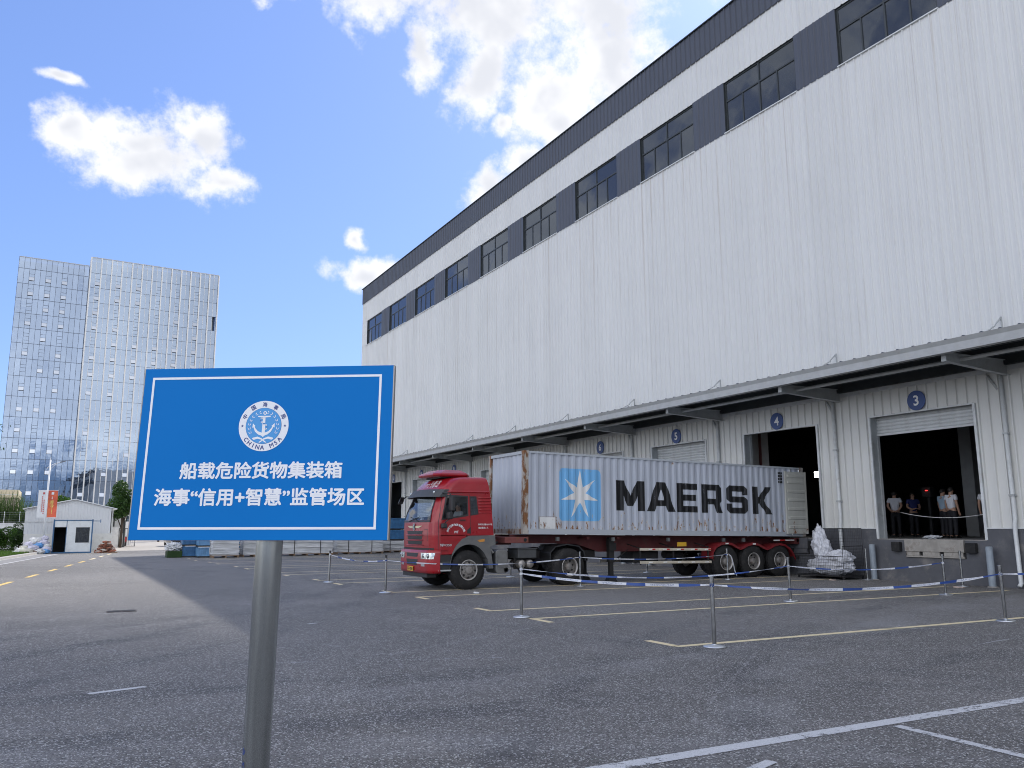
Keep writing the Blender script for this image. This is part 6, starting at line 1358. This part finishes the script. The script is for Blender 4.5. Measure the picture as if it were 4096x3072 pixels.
# ================================================================== TREES AND PLANTS
def leaf_cloud(n, fn, size, seed, flat=.5):
    rg = random.Random(seed); vs_, fs = [], []
    for i in range(n):
        p, nrm = fn(rg); s = size*rg.uniform(.6, 1.35)
        d = Vector((rg.gauss(0, 1), rg.gauss(0, 1), rg.gauss(0, 1)))*.8+nrm*flat
        if d.length < 1e-3: d = Vector((0, 0, 1))
        d.normalize(); a = d.orthogonal().normalized(); a = (Matrix.Rotation(rg.uniform(0, 6.28), 3, d) @ a); b = d.cross(a); k = len(vs_)
        vs_ += [tuple(p-a*s), tuple(p+b*s*.42), tuple(p+a*s), tuple(p-b*s*.42)]; fs.append((k, k+1, k+2, k+3))
    return vs_, fs
def blob_fn(blobs):
    """points in and on clumps: (centre, radii)"""
    wts = [b[1][0]*b[1][1]*b[1][2] for b in blobs]; tot = sum(wts)
    def fn(rg):
        t = rg.uniform(0, tot)
        for b, w_ in zip(blobs, wts):
            t -= w_
            if t <= 0: break
        d = Vector((rg.gauss(0, 1), rg.gauss(0, 1), rg.gauss(0, 1))).normalized(); r = (rg.random()**.33)*.35+.68; r *= 1+.22*mnoise.noise(d*2.6+Vector(b[0]))
        return Vector(b[0])+Vector((d.x*b[1][0]*r, d.y*b[1][1]*r, d.z*b[1][2]*r)), d
    return fn
def tree(name, label, base, h, blobs, n, size, mat, seed, r=.14, cat='tree', group=None):
    t = thing(name, label, cat, base, group=group); b = Vector(base); rg = random.Random(seed)
    mb = MB(); topz = min(h*.75, max(x[0][2] for x in blobs)-b.z)
    mb.tube([b, b+Vector((.04, .02, topz*.45)), b+Vector((-.03, .05, topz))], [r, r*.75, r*.35], 9)
    tk = obj('trunk', mb, 'bark', t, smooth=True)
    for bl in blobs[:9]:
        st_ = b+Vector((0, 0, topz*rg.uniform(.35, .7))); c = Vector(bl[0]); obj('limb', MB().tube([st_, st_.lerp(c, .5)+Vector((0, 0, .1)), c], [r*.45, r*.3, r*.1], 6), 'bark', tk, smooth=True)
    vs_, fs = leaf_cloud(n, blob_fn(blobs), size, seed); m = bpy.data.meshes.new('crown'); m.from_pydata(vs_, [], fs); m.materials.append(MATS[mat]); c = link(bpy.data.objects.new('crown', m)); attach(c, t); return t
def clumps(c, r, n, seed, rr=.42):
    rg = random.Random(seed); out = []
    for i in range(n):
        d = Vector((rg.gauss(0, 1), rg.gauss(0, 1), rg.gauss(0, .9))).normalized()*rg.uniform(.35, .95); q = rg.uniform(.7, 1.25)*rr
        out.append(((c[0]+d.x*r[0], c[1]+d.y*r[1], c[2]+d.z*r[2]), (r[0]*q, r[1]*q, r[2]*q)))
    return out
tree('broadleaf_tree', 'leafy green tree behind the shed, partly hidden by the blue sign', (5.4, 87, 0), 6.2, clumps((5.35, 87, 4.3), (1.25, 1.1, 1.85), 20, 3), 7200, .115, 'leaf_tree', 3)
tree('broadleaf_tree', 'small yellowish tree top just showing behind the shed ridge', (.7, 86, 0), 4.6, clumps((.6, 86, 4.2), (.8, .7, .7), 7, 5), 1300, .10, 'leaf_bush', 5, .06)
tree('overhanging_tree', 'tree at the left edge whose thin leafy branch reaches into the picture', (-6.2, 50, 0), 9, clumps((-6.4, 50, 7.2), (2.6, 2.4, 2.2), 14, 8)+[((-3.9, 50, 7.0), (.6, .5, .35)), ((-3.1, 50, 6.9), (.42, .4, .25)), ((-2.65, 50, 7.05), (.26, .25, .14)), ((-2.95, 50, 6.1), (.32, .3, .38)), ((-3.0, 50, 5.45), (.22, .25, .36))], 5200, .085, 'leaf_tree', 8, .16)
tree('round_shrub', 'bright green round shrub on the verge at the left edge', (-4.1, 77, 0), 2.1, clumps((-4.0, 77, .95), (1.25, 1.0, .85), 12, 11, .5), 6500, .075, 'leaf_bush', 11, .06, 'shrub', 'shrubs on the verge')
tree('round_shrub', 'darker green shrub beside the rubbish heap', (-2.6, 79.5, 0), 2.3, clumps((-2.55, 79.5, 1.1), (.78, .8, .98), 10, 12, .5), 4500, .070, 'leaf_dark', 12, .06, 'shrub', 'shrubs on the verge')
# tall reeds behind the boundary wall
rv, rf_ = [], []; rg = random.Random(21)
for i in range(3600):
    x = rg.uniform(-11.5, -2.0)
    y = 91+rg.uniform(0, 2.2); hh = rg.uniform(3.2, 8.4)*(1-.25*max(0, (x+3.2)/1.2)); d = Vector((rg.gauss(0, .38), rg.gauss(0, .3), 0)); wd_ = rg.uniform(.018, .04); n = 6; k0_ = len(rv)
    an = rg.uniform(0, math.pi); wv = Vector((math.cos(an), math.sin(an), 0))
    for j in range(n+1):
        t = j/n; p = Vector((x, y, hh*(t-.28*t*t*t*(1+d.length))))+d*t*t*1.7; q = wd_*(1-t)**.6
        rv += [tuple(p-wv*q), tuple(p+wv*q)]
    rf_ += [(k0_+2*j, k0_+2*j+1, k0_+2*j+3, k0_+2*j+2) for j in range(n)]
rm_ = bpy.data.meshes.new('tall_reeds'); rm_.from_pydata(rv, [], rf_); rm_.materials.append(MATS['leaf_reed']); ro = link(bpy.data.objects.new('tall_reeds', rm_)); tag(ro, 'mass of tall drooping reeds behind the white boundary wall', 'reeds'); ro['kind'] = 'stuff'
for i, (x, y, h, s) in enumerate(((12, 120, 7, 1.6), (17, 128, 8, 1.9), (22.5, 122, 7.5, 1.8), (-12, 118, 8, 2.0), (-20, 124, 9, 2.2), (27, 134, 8.5, 2.3), (32.5, 126, 8, 2.2))):
    tree('broadleaf_tree', 'distant green tree beyond the end of the yard, %s' % ('first right of the shed', 'second right of the shed', 'beside the warehouse end', 'left of the reeds', 'farthest left', 'behind the warehouse end', 'farthest right')[i], (x, y, 0), h, clumps((x, y, h*.62), (s, s, h*.34), 12, 30+i), 2600, .17, 'leaf_dark', 30+i, .14, group='trees beyond the yard')
# ================================================================== SHED, CABIN, WALL, GATE
sd = thing('metal_shed', 'wide white metal shed with a low gable behind the site cabin', 'shed', (1.2, 76, 0))
yS = 76.0
def gable(z0, x0, x1, ya, yb, ap=(1.2, 4.10), eL=(-2.35, 3.38), eR=(4.05, 3.38)): return None
xs = [-2.22+.226*i for i in range(28)]
def roofz(x): return 4.08-(1.2-x)*.205 if x < 1.2 else 4.08-(x-1.2)*.243
mb = MB()
pts = []
for i in range(len(xs)-1):
    pts += [(xs[i], 0), (xs[i]+.018, -.018), (xs[i]+.036, 0)]
pts.append((xs[-1], 0))
n = len(pts); mb.add([(x, yS+dy, 1.38) for x, dy in pts]+[(x, yS+dy, roofz(x)-.02) for x, dy in pts], [(i, i+1, n+i+1, n+i) for i in range(n-1)])
obj('gable_cladding', mb, 'shed_clad', sd)
obj('base_wall', MB().box((-2.2, yS-.02, 0), (4.05, yS+.2, 1.38)), 'shed_white', sd); obj('cladding_rail', MB().box((-2.22, yS-.035, 2.30), (-.25, yS-.019, 2.36)), 'trim_white', sd)
for s in (0, 1):
    a, b = ((-2.42, 3.30), (1.2, 4.08)) if s == 0 else ((1.2, 4.08), (4.30, 3.33))
    obj('roof', MB().prism([a, b, (b[0], b[1]+.07), (a[0], a[1]+.07)], 1, yS-.25, 92), 'shed_clad', sd)
obj('side_wall', MB().box((-2.2, yS+.2, 0), (-2.1, 91.8, 3.25)), 'shed_white', sd); obj('side_wall', MB().box((3.95, yS+.2, 0), (4.05, 91.8, 3.25)), 'shed_white', sd)
ax = thing('shed_annex', 'low white lean-to against the right side of the metal shed', 'annex', (4.9, 90, 0))
obj('wall', MB().prism([(4.06, 0), (5.95, 0), (5.95, 3.02), (4.06, 3.55)], 1, 90.0, 95), 'wall_white', ax); obj('roof', MB().prism([(4.06, 3.58), (6.20, 3.02), (6.20, 3.09), (4.06, 3.66)], 1, 89.7, 95.3), 'shed_clad', ax)
for x in (4.84, 5.72): obj('slit_window', MB().box((x, 89.97, 1.95 if x < 5 else 1.3), (x+.11, 89.995, 2.8 if x < 5 else 2.75)), 'window_frame', ax)
obj('low_wall', MB().box((4.06, 86.0, 0), (5.1, 86.2, 1.9)), 'wall_white', ax)
ca = thing('site_cabin', 'small white site cabin with a blue steel frame and open door', 'cabin', (1.1, 70, 0))
obj('wall_panel', MB().box((.70, 70.03, .10), (1.30, 70.09, 2.36)), 'cabin_panel', ca); obj('wall_panel', MB().box((1.30, 70.03, .10), (2.21, 70.09, .76)), 'cabin_panel', ca); obj('wall_panel', MB().box((1.30, 70.03, 1.88), (2.21, 70.09, 2.36)), 'cabin_panel', ca); obj('wall_panel', MB().box((2.21, 70.03, .10), (2.33, 70.09, 2.36)), 'cabin_panel', ca); obj('transom_panel', MB().box((-.10, 70.03, 1.90), (.66, 70.09, 2.36)), 'cabin_panel', ca)
for x in (-.20, 2.33): obj('corner_post', MB().box((x, 70.0, 0), (x+.09, 70.09, 2.46)), 'cabin_blue', ca)
obj('door_post', MB().box((.66, 70.015, .08), (.70, 70.1, 2.36)), 'cabin_blue', ca); obj('top_beam', MB().box((-.11, 70.0, 2.36), (2.33, 70.09, 2.43)), 'cabin_blue', ca); obj('bottom_beam', MB().box((-.11, 70.0, 0), (2.33, 70.09, .095)), 'cabin_blue', ca); obj('bracket_arm', MB().box((2.42, 70.02, 2.32), (2.92, 70.06, 2.37)).box((2.88, 70.0, 2.22), (2.93, 70.07, 2.46)), 'cabin_blue', ca)
obj('side_wall', MB().box((-.18, 70.09, .05), (-.12, 73.9, 2.38)), 'cabin_panel', ca); obj('side_wall', MB().box((2.35, 70.09, .05), (2.41, 73.9, 2.38)), 'cabin_panel', ca); obj('back_wall', MB().box((-.12, 73.8, .05), (2.35, 73.88, 2.38)), 'inside_dark', ca); obj('roof', MB().box((-.2, 70.09, 2.385), (2.42, 73.95, 2.44)), 'cabin_panel', ca); obj('floor', MB().box((-.12, 70.1, .03), (2.35, 73.8, .08)), 'inside_dark', ca)
wn = obj('window', MB().box((1.30, 70.02, .76), (1.345, 70.10, 1.88)).box((2.165, 70.02, .76), (2.21, 70.10, 1.88)).box((1.345, 70.02, .76), (2.165, 70.10, .81)).box((1.345, 70.02, 1.83), (2.165, 70.10, 1.88)).box((1.345, 70.025, 1.50), (2.165, 70.095, 1.53)), 'window_frame', ca)
for i in range(9): x = 1.42+i*.085; obj('bar', MB().box((x-.008, 70.005, .81), (x+.008, 70.018, 1.83)), 'window_frame', wn)
obj('pane', MB().box((1.345, 70.07, .81), (2.165, 70.076, 1.50)), 'window_glass', wn); obj('pane', MB().box((1.345, 70.07, 1.53), (2.165, 70.076, 1.83)), 'window_glass', wn)
bw = thing('boundary_wall', 'long white boundary wall behind the shrubs with thin fence posts on top', 'wall', (-6, 88, 0))
obj('wall', MB().box((-30, 88, 0), (-2.25, 88.2, 2.24)), 'wall_white', bw); obj('coping', MB().box((-30, 87.95, 2.24), (-2.25, 88.25, 2.32)), 'wall_white', bw)
for x in (-4.2, -3.0, -2.4, -6.2, -8.2): 
    po = obj('fence_post', MB().tube([(x, 88.1, 2.32), (x, 88.1, 3.35)], .02, 6), 'trim_white', bw)
    for j in range(5): obj('insulator', MB().lathe([(0, -.03), (.03, -.02), (.03, .02), (0, .03)], (x, 88.1, 2.45+.2*j), 'z', 6), 'paint_white', po)
for j in range(5): obj('fence_wire', MB().tube([(-30, 88.1, 2.45+.2*j), (-2.4, 88.1, 2.45+.2*j)], .004, 4), 'galv', bw)
bw2 = thing('gate_side_wall', 'plain white wall beyond the gate opening', 'wall', (9, 100, 0)); obj('wall', MB().box((5.0, 100, 0), (7.2, 100.2, 2.5)), 'wall_white', bw2)
gt = thing('bar_gate', 'black steel bar gate standing open beside the shed annex', 'gate', (6.0, 88, 0))
obj('frame', MB().box((5.28, 88, .08), (5.33, 88.05, 1.80)).box((6.70, 88, .08), (6.75, 88.05, 1.80)).box((5.33, 88, .08), (6.70, 88.05, .13)).box((5.33, 88, 1.75), (6.70, 88.05, 1.80)), 'window_frame', gt)
for i in range(8): x = 5.5+i*.165; obj('bar', MB().box((x-.012, 88.01, .13), (x+.012, 88.04, 1.75)), 'window_frame', gt)
obj('gate_post', MB().box((5.72, 89, 0), (5.86, 89.14, 2.55)), 'window_frame', gt)
sc_ = thing('scooter', 'red scooter parked behind the bar gate', 'scooter', (6.1, 93, 0))
for y in (92.4, 93.6): obj('wheel', MB().lathe([(.12, -.04), (.22, -.05), (.24, 0), (.22, .05), (.12, .04)], (6.2, y, .24), 'x', 20), 'tyre', sc_)
obj('body', MB().prism([(92.45, .5), (92.6, .95), (92.75, .95), (92.85, .42), (93.1, .42), (93.2, .75), (93.8, .85), (93.8, .5), (93.5, .3), (92.9, .28)], 0, 6.08, 6.32), 'scooter_red', sc_, bev=.04); obj('handlebar', MB().tube([(5.9, 92.65, 1.05), (6.2, 92.6, 1.0), (6.5, 92.65, 1.05)], .02, 6), 'black_plastic', sc_)
cr = thing('dark_car', 'rear of a dark car parked on the concrete beyond the yard', 'car', (10.6, 90, 0))
obj('body', MB().prism([(9.8, .3), (11.5, .3), (11.55, .75), (11.45, .95), (11.2, 1.42), (10.1, 1.42), (9.85, .95), (9.75, .75)], 1, 89, 92.8), 'car_dark', cr, bev=.08); obj('rear_window', MB().hexa([(9.98, 88.98, 1.0), (11.32, 88.98, 1.0), (11.32, 89.0, 1.0), (9.98, 89.0, 1.0), (10.14, 88.98, 1.36), (11.16, 88.98, 1.36), (11.16, 89.0, 1.36), (10.14, 89.0, 1.36)]), 'window_glass', cr)
for x in (9.8, 11.3): 
    for y in (89.7, 92.1): obj('wheel', MB().lathe([(.15, 0), (.30, 0), (.32, .04), (.32, .18), (.30, .2), (.15, .2)], (x, y, .32), 'x', 20), 'tyre', cr)
for x in (9.86, 11.18): obj('tail_lamp', MB().box((x, 88.985, .72), (x+.26, 88.998, .86)), 'reflector_red', cr)
wpst = obj('gate_pillar', MB().box((8.2, 75.6, 0), (8.55, 75.95, 1.7)), 'concrete', bev=.02); tag(wpst, 'grey concrete gate pillar at the end of the goods row', 'pillar')
# brick heap: every brick a part
bh = thing('brick_heap', 'heap of loose red bricks beside the site cabin', 'brick heap', (3.4, 69.6, 0)); rg = random.Random(5)
brm = {}
for mt in ('brick_red', 'brick_pale', 'brick_dark'):
    m = MB().box((-.13, -.06, -.035), (.13, .06, .035)).mesh('brick'); fix_normals(m); m.materials.append(MATS[mt]); brm[mt] = m
for i in range(95):
    lay_ = min(7, int((rg.random()**1.5)*8)); f = 1-lay_/9.0; x = 3.38+rg.uniform(-.70, .70)*f; y = 69.55+rg.uniform(-.38, .38)*f
    o = link(bpy.data.objects.new('brick', brm[rg.choice(['brick_red', 'brick_red', 'brick_pale', 'brick_dark'])])); o.location = (x-3.4, y-69.6, .045+lay_*.105+rg.uniform(-.02, .03)); o.rotation_euler = (rg.gauss(0, .25), rg.gauss(0, .25), rg.gauss(0, .7)); o.scale = (1.15, 1.15, 1.25); o.parent = bh
pll = obj('pallet', MB().box((-.75, -.42, .0), (.75, .42, .05)), 'wood', bh, local=True)
# rubbish sacks
rg = random.Random(9)
SK = [(-1.75, 69.4, .17, .34, 'sack_white', 'white sack at the left foot of the rubbish heap'), (-1.35, 69.2, .16, .36, 'sack_cream', 'cream sack lying in front of the rubbish heap'), (-1.55, 70.2, .42, .25, 'sack_cream', 'small cream bag with its mouth open on the heap'), (-1.0, 69.7, .40, .30, 'sack_lilac', 'lilac plastic bag in the middle of the heap'), (-.62, 69.9, .60, .26, 'sack_blue', 'bright blue bag high on the heap'), (-.35, 70.1, .78, .28, 'sack_lilac', 'lilac bag near the top of the heap'), (-.62, 70.6, .98, .26, 'sack_white', 'white bag on the left shoulder of the heap'), (-.30, 70.4, 1.10, .22, 'sack_lilac', 'lilac bag on top of the heap around the lamp post'), (-.20, 69.6, .30, .30, 'sack_lilac', 'lilac bag at the right of the heap'), (-.18, 69.3, .16, .22, 'sack_blue', 'blue bag at the right foot of the heap'), (-.55, 69.2, .16, .28, 'sack_white', 'white bag at the foot of the heap in the middle'), (-.8, 69.15, .12, .2, 'sack_brown', 'brown carton scrap squashed under the heap'), (-1.25, 70.4, .66, .28, 'sack_lilac', 'greyish bag behind the cream bag on the heap'), (-.95, 70.5, .80, .26, 'sack_white', 'white bag behind the blue bag'), (-.15, 70.0, .55, .24, 'sack_white', 'white bag beside the cabin corner'), (-1.05, 70.9, .95, .26, 'sack_white', 'pale bag at the back of the heap')]
for i, (x, y, z, r, mt, lab) in enumerate(SK):
    o = crumple('rubbish_sack', (x-.35, y, z), (r*1.15, r, r*.72), mt, 40+i, sub=3, amp=.42, freq=2.0, smooth=True); tag(o, lab, 'sack', 'bags of the rubbish heap')
# street lamps and banners
def lamp(label, x, y, h, dirx, group='street lamps'):
    t = thing('street_lamp', label, 'street lamp', (x, y, 0), group=group)
    p = obj('pole', MB().tube([(x, y, 0), (x, y, h)], [.10, .055], 14), 'lamp_white', t, smooth=True); obj('finial', MB().tube([(x, y, h), (x, y, h+.25)], [.03, .01], 6), 'lamp_white', p)
    arm = [Vector((x-.22*dirx, y, h-1.05)), Vector((x-.30*dirx, y, h-.85)), Vector((x-.22*dirx, y, h-.62)), Vector((x, y, h-.45)), Vector((x+.5*dirx, y, h-.25)), Vector((x+1.0*dirx, y, h-.16))]
    obj('arm', MB().tube([Vector((x, y, h-1.2))]+arm, .025, 8), 'lamp_white', t, smooth=True); obj('arm_brace', MB().tube([(x, y, h-.75), (x+.35*dirx, y, h-.45), (x+.75*dirx, y, h-.22)], .018, 6), 'lamp_white', t, smooth=True)
    obj('lamp_head', MB().hexa([(x+.92*dirx, y-.12, h-.20), (x+1.45*dirx, y-.09, h-.10), (x+1.45*dirx, y+.09, h-.10), (x+.92*dirx, y+.12, h-.20), (x+.95*dirx, y-.10, h-.10), (x+1.42*dirx, y-.05, h-.06), (x+1.42*dirx, y+.05, h-.06), (x+.95*dirx, y+.10, h-.10)]), 'lamp_head', t, bev=.02)
    return t
LX, LY = -.78, 72.0
lamp('white street lamp with two banners rising from the rubbish heap', LX, LY, 6.95, .72)
lamp('street lamp standing out of frame at the left edge, its arm tip just showing', -6.6, 72.0, 7.0, .72)
def banner(x0, x1, mat, label, marks):
    t = thing('banner', label, 'banner', ((x0+x1)/2, LY, 2.6), group='banners on the street lamp')
    mb = MB(); mb.grid(lambda u, v: (x0+(x1-x0)*u, LY-.02+.015*math.sin(u*3+v*4), 2.62+2.02*v), 6, 10); mb.grid(lambda u, v: (x0+(x1-x0)*u, LY+.0+.015*math.sin(u*3+v*4), 2.62+2.02*v), 6, 10); obj('cloth', mb, mat, t)
    for z in (2.62, 4.64): obj('rod', MB().tube([(x0-.02, LY, z), (x1+.02, LY, z)], .018, 6), 'lamp_white', t)
    for (x, z, w_, h_, mt) in marks: obj('print', MB().box((x-w_/2, LY-.050, z-h_/2), (x+w_/2, LY-.042, z+h_/2)), mt, t)
    return t
mk = [(-1.0, 4.42, .13, .15, 'banner_ink')]
for c, zs in ((-1.08, [4.15-.15*i for i in range(8)]), (-.96, [3.9-.14*i for i in range(8)])): mk += [(c, z, .065, .09, 'banner_ink') for z in zs]
b1 = banner(-1.37, -.80, 'banner_white', 'white banner with red columns of print on the street lamp', mk)
b2 = banner(-.72, -.08, 'banner_red', 'red and orange banner with yellow writing on the street lamp', [(-.42, 4.42, .17, .19, 'banner_white'), (-.44, 4.14, .06, .07, 'banner_white'), (-.44, 4.02, .06, .07, 'banner_white')]+[(-.40, 3.05-.10*i+.4, .055, .07, 'banner_yellow') for i in range(6)])
m = fit_mesh(text_mesh('奋', .3, .02), h=.26); obj('print', map_mesh(m, lambda c: Vector((-.43+c.x, LY-.047, 3.78+c.y))), 'banner_yellow', b2, fix=False); m = fit_mesh(text_mesh('斗', .3, .02), h=.26); obj('print', map_mesh(m, lambda c: Vector((-.41+c.x, LY-.047, 3.52+c.y))), 'banner_yellow', b2, fix=False)
cb = thing('cream_building', 'low cream building showing above the reeds at the left edge', 'building', (-7, 105, 0)); obj('wall', MB().box((-16, 105, 0), (-3.9, 112, 5.1)), 'brick_pale', cb); obj('fascia', MB().box((-16.1, 104.8, 5.1), (-3.85, 112.2, 5.95)), 'cream_wall', cb); obj('fascia_line', MB().box((-16.1, 104.78, 5.42), (-3.85, 104.799, 5.46)), 'tower_fin', cb)

# ================================================================== GLASS OFFICE TOWER
TO = Vector((-12.33, 215.0, 0)); TU = Vector((math.sin(R(87.3)), math.cos(R(87.3)), 0)); TNm = Vector((TU.y, -TU.x, 0))    # along the face, outwards (towards the yard)
TMx = Matrix(((TU.x, -TNm.x, 0, TO.x), (TU.y, -TNm.y, 0, TO.y), (0, 0, 1, 0), (0, 0, 0, 1)))       # local: x along face, y into the building, z up
tw_ = thing('office_tower', 'tall glass office tower with vertical fins in the left background', 'tower', TO, rot=TMx.to_euler())
TW_ = [1]
rows = [63.8, 61.2, 57.6, 54.1, 50.6, 47.1, 43.6, 40.0, 36.0, 31.3, 26.6, 21.9, 17.2, 12.5, 7.8, 3.0]
colsL = [0.05+1.12*i for i in range(14)]
colsR = [14.75+1.128*i for i in range(27)]
obj('core', MB().box((.3, 1.3, 0), (14.2, 22, 63.3)), 'tower_core', tw_, local=True); obj('core', MB().box((14.95, .0, 0), (43.7, 22, 65.1)), 'tower_core', tw_, local=True)
for x in (2.0, 8.7): obj('inner_column', MB().box((x-.4, .8, 0), (x+.4, 1.29, 61)), 'tower_column', tw_, local=True)
obj('parapet_cap', MB().box((0, -.1, 63.8), (14.5, 1.5, 64.0)), 'tower_cap', tw_, local=True); obj('parapet_cap', MB().box((14.65, -1.6, 65.6), (44.1, .5, 65.85)), 'tower_cap', tw_, local=True)
pm_cache = {}; cnt = [0]; rest = MB(); rest2 = MB()
def pane(x0, x1, z0, z1, y, mat, force=False):
    w_, h_ = round(x1-x0-.05, 3), round(z1-z0-.05, 3)
    if cnt[0] >= 298 and not force:
        (rest if mat == 'tower_glass' else rest2).box((x0+.025, y-.02, z0+.025), (x1-.025, y+.02, z1-.025)); return
    cnt[0] += 1
    key = (w_, h_, mat)
    if key not in pm_cache:
        m = MB().box((-w_/2, -.02, -h_/2), (w_/2, .02, h_/2)).mesh('glass_pane'); fix_normals(m); m.materials.append(MATS[mat]); pm_cache[key] = m
    o = link(bpy.data.objects.new('glass_pane', pm_cache[key])); o.parent = tw_; o.location = ((x0+x1)/2, y, (z0+z1)/2); o.rotation_euler = (random.gauss(0, .0022), 0, random.gauss(0, .0022))
for j in range(len(rows)-1):
    for i in range(13): pane(colsL[i], colsL[i+1], rows[j+1], rows[j], 0.0, 'tower_glass')
rowsR = [65.6, 61.9, 58.3, 54.7, 51.1, 47.5, 43.9, 40.2, 36.0, 31.3, 26.6, 21.9, 17.2, 12.5, 7.8, 3.0]
for j in range(len(rowsR)-1):
    for i in range(26):
        if i == 25 and j == 3: continue
        pane(colsR[i], colsR[i+1], rowsR[j+1], rowsR[j], -1.5, 'tower_glass_right')
o = obj('glass_panes', rest2, 'tower_glass_right', tw_, local=True); o['kind'] = 'stuff'
if rest.v: o = obj('glass_panes', rest, 'tower_glass', tw_, local=True); o['kind'] = 'stuff'
for x in colsL: obj('mullion', MB().box((x-.035, -.07, 3), (x+.035, .03, 63.8)), 'tower_mullion', tw_, local=True)
for z in rows[1:]: obj('floor_line', MB().box((.05, -.06, z-.04), (14.58, .03, z+.04)), 'tower_mullion', tw_, local=True)
for i, x in enumerate(colsR):
    if i % 2 == 0: obj('fin', MB().box((x-.13, -1.95, 2.5), (x+.13, -1.45, 65.6)), 'tower_fin', tw_, local=True)
    else: obj('mullion', MB().box((x-.04, -1.60, 3), (x+.04, -1.47, 65.6)), 'tower_fin', tw_, local=True)
for z in rowsR[1:]: obj('floor_line', MB().box((14.75, -1.55, z-.035), (44.0, -1.47, z+.035)), 'tower_mullion', tw_, local=True)
obj('return_wall', MB().box((14.62, -1.5, 0), (14.74, 1.2, 65.6)), 'tower_cap', tw_, local=True); obj('base_storey', MB().box((0, .3, 0), (44, 22, 3.0)), 'window_frame', tw_, local=True)
obj('side_glass', MB().box((0.0, .05, 3), (.29, 22, 63.5)), 'tower_glass', tw_, local=True); obj('side_glass', MB().box((43.71, -1.4, 3), (43.95, 22, 65.0)), 'tower_glass_right', tw_, local=True)
rg = random.Random(4); vm = {}
def vent(x0, x1, zc, y, opened=True):
    w_ = round(x1-x0-.08, 2)
    if ('bar', w_) not in vm: m = MB().box((-w_/2, -.05, -.03), (w_/2, -.03, .03)).mesh('vent_window'); fix_normals(m); m.materials.append(MATS['tower_mullion']); vm[('bar', w_)] = m
    fr = link(bpy.data.objects.new('vent_window', vm[('bar', w_)])); fr.parent = tw_; fr.location = ((x0+x1)/2, y, zc)
    for dz in (-.92, .72): o = link(bpy.data.objects.new('vent_bar', vm[('bar', w_)])); o.parent = fr; o.location = (0, 0, dz)
    if opened:
        if w_ not in vm: m = MB().box((-w_/2, -.015, -.85), (w_/2, .015, 0)).mesh('sash'); fix_normals(m); m.materials.append(MATS['tower_vent']); vm[w_] = m
        o = link(bpy.data.objects.new('sash', vm[w_])); o.parent = fr; o.location = (0, -.07, -.03); o.rotation_euler = (R(-14), 0, 0)
for j in range(1, len(rows)-1):
    for i in (2, 5, 8): vent(colsL[i], colsL[i+1], (rows[j]+rows[j+1])/2-.1, 0.0, rg.random() < .72)
    for i in (1, 5, 9, 13, 17, 21): vent(colsR[i], colsR[i+1], (rowsR[j+1]+rowsR[j])/2-.3, -1.5, rg.random() < .66)

# cumulus lump added out of view towards the sun, to shade the foreground
cdir = SUN_DIR; cbase = Vector((-6.0, -7.0, 0)) + cdir*1150
bm = bmesh.new(); rgc = random.Random(2); mbc = []
bmesh.ops.create_icosphere(bm, subdivisions=5, radius=1)
for v in bm.verts:
    p = v.co.copy(); q = 1+.35*mnoise.noise(p*1.6)+.2*mnoise.noise(p*3.7)+.1*mnoise.noise(p*8); v.co = cbase + Vector((p.x*17*q, p.y*21*q, p.z*9*q))
m = bpy.data.meshes.new('shade_cloud'); bm.to_mesh(m); bm.free(); pm('shade_cloud_white', (0.85, 0.86, 0.88), 1.0, var=0.02, spec=0.0)
co = obj('shade_cloud', m, 'shade_cloud_white', smooth=True); co['kind'] = 'structure'
